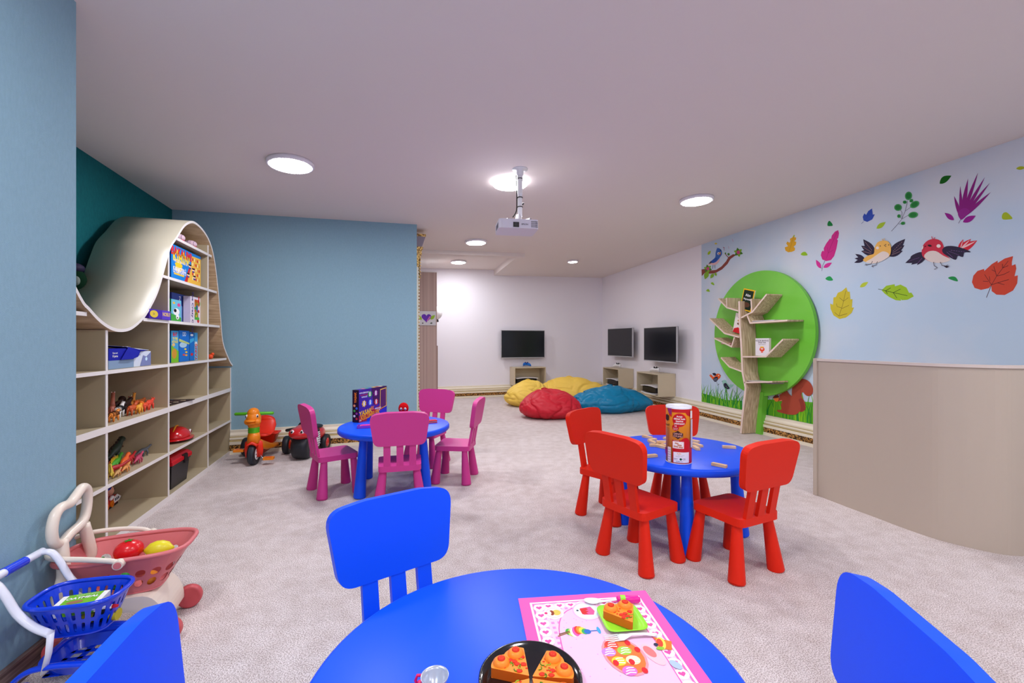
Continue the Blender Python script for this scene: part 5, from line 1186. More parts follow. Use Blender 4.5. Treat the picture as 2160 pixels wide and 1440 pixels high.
bk = thing('ladybird_ride_on', 'red ladybird ride-on bike with a wide black front tyre', 'ride-on toy', (-2.03, 4.23, 0), heading(0.06, -1.0))
LBR = mat('ladybird_red', (206, 20, 28), 0.28, 0.5, coat=0.4)
mb = MB(); rings = []
for x, r_ in ((-0.076, 0.07), (-0.076, 0.095), (-0.066, 0.112), (-0.03, 0.12), (0, 0.1215), (0.03, 0.12), (0.066, 0.112), (0.076, 0.095), (0.076, 0.07)): rings.append([(x, r_*cos(a), 0.121+r_*sin(a)) for a in [2*pi*k/40 for k in range(40)]])
mb.loft(rings, TYRE); mb.build('front_tyre', bk)
for s_ in (-1, 1):
    mb = MB(); wheel(mb, (s_*0.10, -0.32, 0.085), 0.085, 0.055, TYRE, hub=LBR); mb.build('rear_wheel', bk)
mb = MB(); mb.ell((0, 0.02, 0.255), (0.115, 0.125, 0.062), LBR, nu=32, nv=16); mb.ell((0, -0.06, 0.275), (0.10, 0.12, 0.05), LBR, nu=24); mb.ell((0, -0.26, 0.19), (0.105, 0.18, 0.075), LBR, nu=28, nv=14)
for s_ in (-1, 1): mb.tube([(s_*0.085, -0.01, 0.24), (s_*0.088, -0.01, 0.17), (s_*0.086, 0, 0.11)], [0.03, 0.02, 0.012], LBR, 10, flat_=0.6)
bb = mb.build('body', bk)
mb = MB()
for s_ in (-1, 1): mb.ell((s_*0.045, 0.120, 0.282), (0.017, 0.014, 0.019), WHITEP); mb.ell((s_*0.045+0.003, 0.132, 0.284), (0.010, 0.006, 0.012), BLACK); mb.ell((s_*0.045+0.006, 0.137, 0.290), (0.003, 0.002, 0.003), WHITEP, nu=6, nv=4)
mb.build('eyes', bb)
mb = MB(); mb.tube([(-0.16, 0.0, 0.275), (-0.15, 0.0, 0.275), (-0.08, -0.02, 0.285), (0, -0.04, 0.29), (0.08, -0.02, 0.285), (0.15, 0.0, 0.275), (0.16, 0, 0.275)], [0.010, 0.015, 0.015, 0.015, 0.015, 0.015, 0.010], BLACK, 12); mb.build('handlebar', bk)
mb = MB(); mb.ell((0.02, -0.14, 0.285), (0.085, 0.03, 0.06), BLACK, nu=20); mb.ell((0, -0.28, 0.255), (0.08, 0.13, 0.02), BLACK); mb.build('saddle', bk)
mb = MB()
for s_ in (-1, 1):
    mb.ell((s_*0.10, -0.13, 0.17), (0.010, 0.045, 0.085), WHITEP, nu=16)
    for k in range(6): mb.box(s_*0.106-0.004, s_*0.106+0.004, -0.165, -0.095, 0.11+k*0.022, 0.117+k*0.022, flat((120, 120, 130)))
mb.build('striped_guard', bk)

# ------------------------------------------------------------------ toy shopping trolleys beside the pillar wall
def cell_basket(mb, top, bot, z0, z1, cx, cy, exp, nu, rows, m, hole=(0.6, 0.7), skip=lambda i, j: False, sq=2.0, th_=0.0025, lean=0.0):
    """tapered basket wall with holes: top/bot = (half length, half width)"""
    per = []
    for k in range(721):
        a = 2*pi*k/720; per.append((top[0]*math.copysign(abs(cos(a))**exp, cos(a)), top[1]*math.copysign(abs(sin(a))**exp, sin(a))))
    cum = [0.0]
    for p_, q_ in zip(per, per[1:]): cum.append(cum[-1]+math.hypot(q_[0]-p_[0], q_[1]-p_[1]))
    import bisect
    def ARC(u):
        w_ = (u % 1.0)*cum[-1]; k = max(1, bisect.bisect_left(cum, w_)); d_ = cum[k]-cum[k-1]
        return 2*pi*(k-1+((w_-cum[k-1])/d_ if d_ else 0))/720
    def P(u, v, t_=0.0):
        a = ARC(u); c, s_ = cos(a), sin(a); L = bot[0]+(top[0]-bot[0])*v-t_; W = bot[1]+(top[1]-bot[1])*v-t_
        x = L*math.copysign(abs(c)**exp, c); y = W*math.copysign(abs(s_)**exp, s_)
        return (cx+x+lean*(v-0.5), cy+y, z0+(z1-z0)*v)
    NB = 16
    for i in range(nu):
        for j, (v0, v1, holed) in enumerate(rows):
            u0, u1 = i/nu, (i+1)/nu
            def sqp(k):
                t_ = k/NB*4; e = int(t_) % 4; f = t_-int(t_)
                return [(f, 0), (1, f), (1-f, 1), (0, 1-f)][e]
            if holed and not skip(i, j):
                for tt, rev in ((0.0, False), (th_, True)):
                    vs = []
                    for k in range(NB):
                        a, b = sqp(k); vs.append(P(u0+(u1-u0)*a, v0+(v1-v0)*b, tt))
                    for k in range(NB):
                        a, b = sqp(k); ang_ = atan2(b-0.5, a-0.5); ca, sa = cos(ang_), sin(ang_)
                        ra = 0.5+0.5*hole[0]*math.copysign(abs(ca)**(2/sq), ca); rb_ = 0.5+0.5*hole[1]*math.copysign(abs(sa)**(2/sq), sa)
                        vs.append(P(u0+(u1-u0)*ra, v0+(v1-v0)*rb_, tt))
                    fs_ = [(k, (k+1) % NB, NB+(k+1) % NB, NB+k) for k in range(NB)]
                    mb.add(vs, [f[::-1] for f in fs_] if rev else fs_, m, True)
            else:
                for tt in (0.0, th_):
                    K = 3; vs = [P(u0+(u1-u0)*k/K, v, tt) for v in (v0, v1) for k in range(K+1)]
                    mb.add(vs, [(k, k+1, K+2+k, K+1+k) for k in range(K)], m, True)
    return P
def rim(P, r_, m, mb, n=64, fl=1.0, v=1.0): mb.tube([P(k/n, v) for k in range(n)], r_, m, 8, closed=True, flat_=fl, up=(0, 0, 1))
PNK = mat('dusty_pink_plastic', (214, 116, 118), 0.35, 0.4); CRM = mat('cream_plastic', (228, 216, 200), 0.3, 0.4); PNK2 = mat('wheel_pink', (200, 84, 88), 0.4, 0.4)
pt = thing('toy_trolley', 'cream and dusty pink toy shopping trolley by the wall end, vegetables in its basket', 'toy trolley', (-1.50, 1.70, 0), radians(20))
# chassis
mb = MB(); side = smooth_closed([(-0.165, 0.05), (-0.175, 0.11), (-0.155, 0.155), (-0.08, 0.175), (0.04, 0.182), (0.10, 0.175), (0.135, 0.14), (0.152, 0.095), (0.155, 0.055), (0.142, 0.052), (0.128, 0.085), (0.11, 0.105), (0.07, 0.125), (-0.02, 0.13), (-0.09, 0.115), (-0.12, 0.09), (-0.145, 0.085), (-0.152, 0.05)], 3)
mb.prism([(x, z) for x, z in side], -0.10, 0.10, CRM, RX(pi/2)); mb.build('chassis', pt, bevel=0.006, seg=3)
for x in (-0.145, 0.17):
    for y in (-0.118, 0.118):
        mb = MB(); wheel(mb, (x, y, 0.046), 0.046, 0.034, PNK2, (0, 1, 0)); 
        s_ = 1 if y > 0 else -1
        for k in range(6): a = k*pi/3; mb.tube([(x, y+s_*0.017, 0.046), (x+0.034*cos(a), y+s_*0.017, 0.046+0.034*sin(a))], 0.003, PNK, 6)
        mb.build('wheel', pt)
mb = MB(); RW3 = [(0, 0.12, False), (0.12, 0.40, True), (0.40, 0.68, True), (0.68, 1.0, False)]
Pk = cell_basket(mb, (0.205, 0.125), (0.115, 0.075), 0.185, 0.335, 0.01, 0, 0.55, 20, RW3, PNK, (0.68, 0.74), th_=0.003)
mb.prism([(0.01+0.117*math.copysign(abs(cos(a))**0.55, cos(a)), 0.077*math.copysign(abs(sin(a))**0.55, sin(a))) for a in [2*pi*k/40 for k in range(40)]], 0.183, 0.187, PNK)
rim(Pk, 0.0085, PNK, mb); mb.build('basket', pt)
# basket carrying bow, folded towards the handle
mb = MB(); bow = smooth_open([(0.03, -0.132, 0.330), (0.0, -0.138, 0.345), (-0.08, -0.135, 0.362), (-0.17, -0.11, 0.368), (-0.215, -0.05, 0.366), (-0.22, 0.0, 0.366), (-0.215, 0.05, 0.366), (-0.17, 0.11, 0.368), (-0.08, 0.135, 0.362), (0.0, 0.138, 0.348), (0.03, 0.132, 0.332)], 4)
mb.tube(bow, 0.0075, CRM, 8, flat_=1.3); mb.build('carrying_bow', pt)
for s_ in (-1, 1):
    mb = MB(); mb.cyl((0.03, s_*0.128, 0.328), (0.03, s_*0.150, 0.328), 0.017, 0.016, CRM); mb.cyl((0.03, s_*0.150, 0.328), (0.03, s_*0.152, 0.328), 0.012, 0.012, PNK); mb.build('pivot_button', pt)
# upright handle and its loop
mb = MB()
for s_ in (-1, 1): mb.tube(smooth_open([(-0.15, s_*0.085, 0.14), (-0.165, s_*0.088, 0.22), (-0.15, s_*0.088, 0.29), (-0.155, s_*0.08, 0.35), (-0.165, s_*0.07, 0.42)], 4), [0.019]*17, CRM, 12)
mb.build('handle_post', pt)
mb = MB(); lp = smooth_open([(-0.165, -0.02, 0.418), (-0.165, -0.07, 0.405), (-0.168, -0.105, 0.425), (-0.17, -0.112, 0.47), (-0.172, -0.09, 0.515), (-0.173, -0.05, 0.53), (-0.173, 0.0, 0.527), (-0.174, 0.045, 0.545), (-0.175, 0.085, 0.560), (-0.174, 0.112, 0.54), (-0.172, 0.11, 0.49), (-0.168, 0.085, 0.445), (-0.166, 0.05, 0.425)], 4)
mb.tube(lp, 0.0165, CRM, 12, closed=True); mb.build('handle_loop', pt)
M20 = T(-1.50, 1.70, 0) @ RZ(radians(20))
def in_pt(x, y, z): return M20 @ Vector((x, y, z))
def veg(name, label, p, build):
    t = thing(name, label, 'toy food', p, 0.3, None); build(t); return t
def tomato(t):
    mb = MB(); mb.ell((0, 0, 0.036), (0.047, 0.045, 0.038), mat('toy_tomato', (214, 16, 26), 0.25, 0.5), nu=24, nv=16); b = mb.build('fruit', t)
    MB().poly([(0.012*(1.6 if k % 2 else 0.7)*cos(k*pi/5), 0.012*(1.6 if k % 2 else 0.7)*sin(k*pi/5), 0.0748) for k in range(10)], flat((60, 130, 40))).build('stem', t)
veg('toy_tomato', 'shiny red toy tomato in the pink basket', in_pt(0.005, 0.0, 0.285), tomato)
def lemon(t):
    mb = MB(); mb.loft([[(x, r_*cos(a), 0.03+r_*sin(a)) for a in [2*pi*k/20 for k in range(20)]] for x, r_ in ((-0.052, 0.003), (-0.045, 0.009), (-0.03, 0.025), (-0.01, 0.032), (0.01, 0.032), (0.03, 0.025), (0.045, 0.009), (0.052, 0.003))], mat('toy_lemon', (226, 214, 40), 0.35, 0.4)); mb.build('fruit', t)
veg('toy_lemon', 'yellow toy lemon in the pink basket, right of the tomato', in_pt(0.10, 0.005, 0.278), lemon)
def pepper(c):
    def f(t):
        mb = MB(); m = mat('toy_pepper_%02x%02x' % (c[0], c[1]), c, 0.3, 0.4)
        for k in range(3): a = k*2.1; mb.ell((0.014*cos(a), 0.014*sin(a), 0.034), (0.026, 0.026, 0.036), m)
        mb.tube([(0, 0, 0.065), (0.004, 0, 0.08)], 0.005, flat((50, 120, 40)), 8); mb.build('fruit', t)
    return f
veg('toy_pepper', 'orange toy pepper low in the pink basket', in_pt(-0.07, -0.02, 0.235), pepper((236, 100, 30)))
veg('toy_pepper', 'green toy pepper seen through the holes of the pink basket', in_pt(0.0, -0.05, 0.205), pepper((40, 160, 60)))
veg('toy_orange', 'brown-orange toy ball at the bottom of the pink basket', in_pt(0.09, -0.045, 0.195), lambda t: MB().ell((0, 0, 0.026), (0.027, 0.027, 0.026), mat('toy_orange', (226, 140, 40), 0.4), nu=20, nv=12).build('fruit', t))

BT = mat('trolley_blue', (8, 60, 214), 0.2, 0.5, coat=0.3)
WTR = mat('trolley_white', (222, 226, 238), 0.25, 0.4)
bt_ = thing('toy_trolley', 'white and blue toy shopping trolley in the lower left corner with a green box', 'toy trolley', (-1.395, 1.45, 0), radians(12))
mb = MB(); RWB = [(0, 0.1, False), (0.1, 0.42, True), (0.42, 0.5, False), (0.5, 0.82, True), (0.82, 1.0, False)]
Pb = cell_basket(mb, (0.125, 0.086), (0.085, 0.052), 0.195, 0.305, -0.03, 0, 0.6, 26, RWB, BT, (0.42, 0.9), sq=4.0, th_=0.003)
mb.prism([(-0.03+0.087*math.copysign(abs(cos(a))**0.6, cos(a)), 0.054*math.copysign(abs(sin(a))**0.6, sin(a))) for a in [2*pi*k/36 for k in range(36)]], 0.193, 0.197, BT)
rim(Pb, 0.007, BT, mb); mb.build('basket', bt_)
# lower tray
mb = MB(); Pt = cell_basket(mb, (0.125, 0.09), (0.11, 0.07), 0.085, 0.125, 0.02, 0, 0.5, 24, [(0, 1, False)], BT, th_=0.003)
for i in range(5):
    for j in range(4):
        x0_, y0_ = -0.09+i*0.044, -0.07+j*0.035
        mb.box(x0_, x0_+0.047, y0_, y0_+0.011, 0.083, 0.087, BT); mb.box(x0_, x0_+0.016, y0_, y0_+0.035, 0.083, 0.087, BT)
rim(Pt, 0.009, BT, mb)
for s_ in (-1, 1): mb.tube(smooth_open([(-0.165, s_*0.1, 0.05), (-0.15, s_*0.1, 0.09), (-0.11, s_*0.1, 0.125), (-0.05, s_*0.1, 0.135), (0.04, s_*0.1, 0.13), (0.13, s_*0.09, 0.115)], 4), 0.013, BT, 10, flat_=0.6)
mb.build('lower_tray', bt_)
for x in (-0.115, 0.085):
    for y in (-0.105, 0.105):
        mb = MB(); wheel(mb, (x, y, 0.04), 0.04, 0.026, WTR, (0, 1, 0)); s_ = 1 if y > 0 else -1
        mb.cyl((x, y+s_*0.013, 0.04), (x, y+s_*0.0145, 0.04), 0.024, 0.024, flat((196, 200, 210)))
        w_ = mb.build('wheel', bt_)
        mb = MB(); mb.tube([(x+0.048*cos(a), y, 0.04+0.048*sin(a)) for a in [pi*k/10+0.1 for k in range(10)]], 0.012, BT, 8, flat_=0.35, up=(0, 1, 0)); mb.build('mudguard', w_)
for s_ in (-1, 1):
    pts = smooth_open([(-0.215, s_*0.1, 0.408), (-0.185, s_*0.102, 0.405), (-0.16, s_*0.103, 0.37), (-0.13, s_*0.103, 0.31), (-0.09, s_*0.103, 0.265), (-0.045, s_*0.102, 0.235)], 4)
    mb = MB(); mb.tube(pts, 0.013, WTR, 10, flat_=0.7); mb.tube([(-0.045, s_*0.102, 0.24), (-0.05, s_*0.102, 0.18), (-0.065, s_*0.1, 0.12)], [0.016, 0.015, 0.014], WTR, 4, flat_=0.6); mb.build('side_frame', bt_)
mb = MB(); mb.cyl((-0.215, -0.11, 0.408), (-0.215, 0.11, 0.408), 0.0125, 0.0125, WTR); hb_ = mb.build('handle_bar', bt_)
mb = MB(); mb.cyl((-0.2145, -0.035, 0.4085), (-0.2145, 0.04, 0.4085), 0.0145, 0.0145, BT); mb.build('grip', hb_)
M12 = T(-1.395, 1.45, 0) @ RZ(radians(12))
p = M12 @ Vector((-0.03, 0.0, 0.250))
bx_ = thing('toy_food_box', 'green and white toy oatmeal box lying in the blue basket', 'box', p, radians(20))
mb = MB(); GB = flat((110, 180, 40)); mb.box(-0.062, 0.062, -0.034, 0.034, 0, 0.034, flat((232, 232, 228))); mb.box(-0.046, 0.046, -0.0345, 0.0345, -0.0004, 0.0345, GB)
mb.text('OATMEAL', 0.019, WHITEP, T(0, 0.006, 0.0352), 0.03); mb.text('SOURCE FOR HEALTH', 0.006, WHITEP, T(0.006, 0.024, 0.0352), 0.01); mb.poly(ellp(-0.01, -0.018, 0.022, 0.010), flat((150, 110, 80)), T(0, 0, 0.0351))
mb.build('carton', bx_)
p = M12 @ Vector((0.02, -0.04, 0.268)); pcl = thing('toy_tube', 'white toy tube with a red cap lying at the near rim of the blue basket', 'toy tube', p, radians(14))
MB().tube([(-0.06, 0, 0), (0.06, 0, 0)], 0.006, WHITEP, 12).build('tube_body', pcl); MB().tube([(0.06, 0, 0), (0.075, 0, 0)], [0.0065, 0.004], flat((206, 30, 50)), 12).build('cap', pcl)
p = M12 @ Vector((0.02, 0.01, 0.198)); tc_ = thing('toy_can', 'dark toy can seen through the slots of the blue basket', 'toy can', p, radians(10))
MB().cyl((-0.05, 0, 0.018), (0.05, 0, 0.018), 0.018, 0.018, flat((190, 176, 50))).build('can', tc_); MB().cyl((-0.015, 0, 0.018), (0.03, 0, 0.018), 0.0184, 0.0184, flat((40, 40, 44))).build('band', tc_)

# ------------------------------------------------------------------ things on the shelves
TK = {0: 0.036, 1: 0.345, 2: 0.668, 3: 0.975, 4: 1.285, 5: 1.597, 6: 1.905}     # top of each row of boards
def on_shelf(px, depth, row): p = shelf_at(px, depth, TK[row]); return (p.x, p.y, p.z+0.001)
def gamebox(label, px0, px1, depth, row, h, th_, mfront, mside, prints, tilt=0.0, cat='game box', name='board_game_box'):
    a = shelf_at(px0, depth, 0); b = shelf_at(px1, depth, 0); w = (b-a).length
    t = thing(name, label, cat, (a.x, a.y, TK[row]+0.001), SHROT)
    mb = MB(); mb.box(0, w, 0, th_, 0, h, mside, RY(-tilt)); mb.build('carton', t, bevel=0.001)
    fp = MB(); M_ = RY(-tilt) @ T(w/2, -0.0006, h/2) @ RX(pi/2)
    fp.poly([(-w/2, -h/2, 0), (w/2, -h/2, 0), (w/2, h/2, 0), (-w/2, h/2, 0)], mfront, M_)
    prints(fp, M_, w, h); fp.build('front_print', t); return t
def Ztxt(fp, M_, s_, size, c, x, y, b=0.03, r=0.0, z=0.0006): fp.text(s_, size, flat(c), M_ @ T(x, y, z) @ RZ(r), b)
def Zp(fp, M_, pts, c, z=0.0003): fp.poly([(x, y, z) for x, y in pts], flat(c), M_)
def pr_kimin(fp, M_, w, h):
    Zp(fp, M_, [(-w*0.02, -h/2), (w/2, -h/2), (w/2, h*0.42), (w*0.16, h*0.40), (w*0.14, 0)], (240, 190, 70)); Zp(fp, M_, [(-w*0.10, -h/2), (-w*0.0, -h/2), (w*0.12, 0.0), (w*0.06, -h*0.02)], (206, 40, 40), 0.0004)
    Ztxt(fp, M_, 'BAKALIM!', w*0.155, (216, 40, 50), -w*0.17, h*0.32, 0.05); Ztxt(fp, M_, 'KİMİN?', w*0.16, (244, 214, 50), -w*0.18, h*0.17, 0.05); Ztxt(fp, M_, 'HAYDİ TAHMİN ET', w*0.05, (240, 240, 250), -w*0.2, h*0.06)
    Zp(fp, M_, [(-w*0.27+w*0.13*(1 if k % 2 else 0.75)*cos(2*pi*k/20), -h*0.08+w*0.10*(1 if k % 2 else 0.75)*sin(2*pi*k/20)) for k in range(20)], (244, 206, 40)); Ztxt(fp, M_, 'KARAKTERLİ', w*0.07, (240, 240, 250), -w*0.24, -h*0.17); Ztxt(fp, M_, 'OYUN KARTI', w*0.07, (240, 240, 250), -w*0.24, -h*0.24); Zp(fp, M_, [(-w*0.42, -h*0.34), (-w*0.1, -h*0.34), (-w*0.1, -h*0.29), (-w*0.42, -h*0.29)], (240, 200, 60), 0.0004)
    for i in range(5):
        for j in range(5):
            x, y = w*0.2+i*w*0.06, h*0.32-j*h*0.15; Zp(fp, M_, [(x-w*0.024, y-h*0.06), (x+w*0.024, y-h*0.06), (x+w*0.024, y+h*0.03), (x-w*0.024, y+h*0.03)], ((214, 60, 50), (244, 226, 150), (236, 150, 60))[(i+j) % 3], 0.0005)
    for x, y in ((w*0.10, h*0.06), (w*0.22, -h*0.02), (w*0.04, -h*0.22), (w*0.26, -h*0.24)): Zp(fp, M_, ellp(x, y, w*0.05, h*0.045), (246, 206, 176), 0.0007); Zp(fp, M_, ellp(x, y+h*0.03, w*0.055, h*0.025), (24, 18, 20), 0.0008); Zp(fp, M_, ellp(x, y-h*0.06, w*0.045, h*0.025), (50, 60, 150), 0.0007)
gamebox('bright blue guessing game box on the second shelf from the top', 361, 423, 0.035, 5, 0.262, 0.05, flat((24, 130, 216)), flat((20, 96, 180)), pr_kimin)
def pr_peng(fp, M_, w, h):
    Zp(fp, M_, [(-w/2, h*0.2), (w/2, 0), (w/2, h/2), (-w/2, h/2)], (60, 80, 160)); Ztxt(fp, M_, 'Titrek', h*0.17, (240, 244, 250), w*0.22, h*0.1, 0.03, -pi/2+0.12); Ztxt(fp, M_, 'Penguen', h*0.17, (220, 226, 240), -w*0.06, h*0.14, 0.03, -pi/2+0.12)
gamebox('purple-blue penguin game box behind the cow game', 362, 400, 0.12, 4, 0.235, 0.05, flat((120, 150, 214)), flat((60, 70, 150)), pr_peng)
def pr_cow(fp, M_, w, h):
    Zp(fp, M_, [(-w/2, -h/2), (w/2, -h/2), (w/2, -h*0.3), (-w/2, -h*0.15)], (70, 170, 70)); Zp(fp, M_, ellp(0, -h*0.05, w*0.32, h*0.16), (240, 240, 240)); Zp(fp, M_, ellp(-w*0.12, 0.0, w*0.14, h*0.08), (20, 20, 24), 0.0005); Zp(fp, M_, ellp(w*0.12, -h*0.28, w*0.16, h*0.12), (244, 244, 244), 0.0005); Zp(fp, M_, ellp(w*0.1, -h*0.32, w*0.06, h*0.04), (30, 30, 30), 0.0007); Zp(fp, M_, ellp(w*0.25, h*0.28, w*0.16, h*0.08), (220, 70, 150), 0.0005); Zp(fp, M_, ellp(-w*0.25, h*0.34, w*0.12, h*0.05), (240, 190, 60), 0.0005)
gamebox('small light blue cow game box in front of the penguin box', 361, 382, 0.04, 4, 0.165, 0.04, flat((110, 190, 214)), flat((40, 150, 80)), pr_cow)
def pr_tang(fp, M_, w, h):
    for i, (ch, c) in enumerate(zip('Tangled', ((206, 40, 50), (240, 140, 40), (70, 170, 70), (50, 110, 210), (206, 50, 50), (236, 196, 60), (70, 180, 70)))): Ztxt(fp, M_, ch, w*0.62, c, w*0.1, h*0.36-i*h*0.095, 0.04, -pi/2)
    Ztxt(fp, M_, 'The Crazy Game', w*0.24, (60, 40, 120), -w*0.3, -h*0.1, 0.02, -pi/2); Zp(fp, M_, ellp(w*0.32, h*0.28, w*0.12, h*0.1), (70, 180, 70)); Zp(fp, M_, ellp(w*0.25, -h*0.36, w*0.12, h*0.1), (206, 50, 60))
    for i in range(4): Zp(fp, M_, [(w*0.02+i*w*0.07, -h*0.3), (w*0.05+i*w*0.07, -h*0.3), (w*0.05+i*w*0.07, -h*0.05), (w*0.02+i*w*0.07, -h*0.05)], (200, 80, 90))
gamebox('white game box with a multicoloured word down its front, right of the penguin box', 401.5, 423, 0.06, 4, 0.225, 0.05, flat((232, 222, 236)), flat((210, 200, 220)), pr_tang)
def pr_rat(fp, M_, w, h):
    Zp(fp, M_, [(-w/2, -h/2), (w/2, -h/2), (w/2, -h*0.15), (-w/2, h*0.05)], (120, 190, 40)); Zp(fp, M_, ellp(-w*0.1, -h*0.22, w*0.34, h*0.16), (206, 150, 50), 0.0004); Zp(fp, M_, ellp(-w*0.2, h*0.06, w*0.2, h*0.05), (226, 190, 120), 0.0005)
    Ztxt(fp, M_, 'RAT', h*0.16, (214, 40, 50), 0, h*0.38, 0.04); Ztxt(fp, M_, 'TO THE', h*0.10, (246, 226, 50), 0, h*0.25, 0.04); Ztxt(fp, M_, 'ATTACK!', h*0.10, (246, 226, 50), 0, h*0.15, 0.04)
gamebox('yellow and green rat game box on the shelf of blue boxes', 361, 376.5, 0.05, 3, 0.24, 0.05, flat((70, 160, 214)), flat((40, 110, 160)), pr_rat)
def pr_fish(fp, M_, w, h):
    Ztxt(fp, M_, 'DD', h*0.18, (190, 214, 240), 0, h*0.38, 0.03); Zp(fp, M_, ellp(-w*0.1, 0.04*h, w*0.36, h*0.09), (170, 206, 226)); Zp(fp, M_, [(-w/2, h*0.15), (w/2, h*0.05), (w/2, h*0.1), (-w/2, h*0.24)], (190, 206, 120))
    for x, y, c in ((0.1, -0.1, (240, 210, 60)), (0.2, -0.2, (240, 200, 50)), (-0.05, -0.28, (226, 70, 50)), (0.2, -0.3, (240, 170, 40))): Zp(fp, M_, ellp(x*w, y*h, w*0.12, h*0.03), c, 0.0005)
gamebox('tall blue fishing game box right of the rat game', 377.5, 399, 0.05, 3, 0.245, 0.05, flat((24, 110, 200)), flat((20, 70, 150)), pr_fish)
def pr_blue(fp, M_, w, h): Zp(fp, M_, ellp(0, -h*0.28, w*0.3, h*0.05), (200, 40, 50)); Zp(fp, M_, [(-w*0.5, h*0.1), (w*0.5, h*0.2), (w*0.5, h*0.3), (-w*0.5, h*0.25)], (60, 170, 220)); Zp(fp, M_, ellp(0, h*0.4, w*0.35, h*0.04), (230, 240, 250))
gamebox('narrow blue game box, second from the right of its shelf row', 400, 409, 0.06, 3, 0.236, 0.05, flat((16, 110, 196)), flat((16, 80, 160)), pr_blue)
def pr_blue2(fp, M_, w, h):
    Zp(fp, M_, [(-w*0.5, h*0.2), (w*0.5, h*0.1), (w*0.5, h*0.5), (-w*0.5, h*0.5)], (60, 160, 220))
    Zp(fp, M_, ellp(0, h*0.1, w*0.4, h*0.08), (220, 226, 226), 0.0005); Ztxt(fp, M_, 'YARIŞ', w*0.8, (206, 50, 50), 0, -h*0.2, 0.03, pi/2)
gamebox('narrow light blue game box at the right end of its shelf row', 410, 416.5, 0.06, 3, 0.234, 0.05, flat((110, 186, 226)), flat((60, 130, 190)), pr_blue2)
# purple box lying flat
t = thing('board_game_box', 'purple game box lying flat at the front of the shelf below the curl', 'game box', on_shelf(310, 0.0, 4), SHROT)
w = (shelf_at(355.5, 0, 0)-shelf_at(310, 0, 0)).length
mb = MB(); mb.box(0, w, -0.012, 0.2, 0, 0.062, flat((70, 40, 160))); mb.box(w*0.58, w+0.001, -0.0125, 0.2, -0.0002, 0.0625, flat((90, 60, 190))); mb.build('carton', t, bevel=0.001)
fp = MB(); M_ = T(w/2, -0.0132, 0.031) @ RX(pi/2); fp.text('NOBU?', 0.036, flat((226, 190, 130)), M_ @ T(w*0.28, 0.004, 0.0005), 0.03); fp.poly([(x-w*0.30, y, 0.0004) for x, y in ellp(0, 0, 0.055, 0.024)], flat((214, 190, 60)), M_); fp.text('5+', 0.02, flat((70, 40, 120)), M_ @ T(-w*0.30, 0, 0.0006), 0.03); fp.build('front_print', t)
# torn blue box
t = thing('torn_cardboard_box', 'torn blue and white cardboard box with a bent lid on the shelf', 'cardboard box', on_shelf(229, 0.03, 3), SHROT)
DB = flat((24, 30, 160)); LB = flat((150, 170, 200)); LB2 = flat((206, 216, 232))
mb = MB(); mb.box(0, 0.265, 0, 0.2, 0, 0.052, flat((130, 156, 186))); mb.box(0.272, 0.50, 0.01, 0.2, 0, 0.095, LB2); mb.box(0, 0.265, -0.001, 0.2, 0.05, 0.118, DB); mb.build('carton', t)
mb = MB(); mb.poly([(0.10, -0.012, 0.052), (0.215, -0.014, 0.052), (0.30, -0.006, 0.062), (0.345, -0.003, 0.105), (0.19, -0.006, 0.125)], DB)
mb.add([(0.17, -0.006, 0.126), (0.35, -0.008, 0.098), (0.50, 0.03, 0.10), (0.47, 0.2, 0.125), (0.2, 0.2, 0.14)], [(0, 1, 2, 3, 4)], DB)
mb.add([(0.38, 0.06, 0.112), (0.50, 0.02, 0.102), (0.62, 0.10, 0.100), (0.50, 0.2, 0.13), (0.38, 0.2, 0.135)], [(0, 1, 2, 3, 4)], LB2)
mb.text('Toy', 0.03, WHITEP, T(0.31, 0.06, 0.126) @ RX(0.15) @ RZ(0.1), 0.02); mb.build('bent_lid', t, solid=0.002)
mb = MB(); M_ = T(0, -0.002, 0) @ RX(pi/2); mb.text('Oyun seti', 0.013, WHITEP, M_ @ T(0.06, 0.092, 0), 0.02); mb.text('10 parça', 0.016, WHITEP, M_ @ T(0.06, 0.074, 0), 0.03)
M2_ = T(0, 0.009, 0) @ RX(pi/2); mb.text('Kutu oyunu', 0.012, flat((50, 60, 90)), M2_ @ T(0.34, 0.074, 0)); mb.poly([(0.36, 0.0, 0), (0.50, 0.0, 0), (0.50, 0.09, 0), (0.44, 0.06, 0), (0.40, 0.07, 0)], flat((120, 130, 180)), M2_); mb.poly([(x, y, 0.0003) for x, y in ellp(0.44, 0.045, 0.014, 0.012)], flat((200, 230, 250)), M2_); mb.build('printed_label', t)

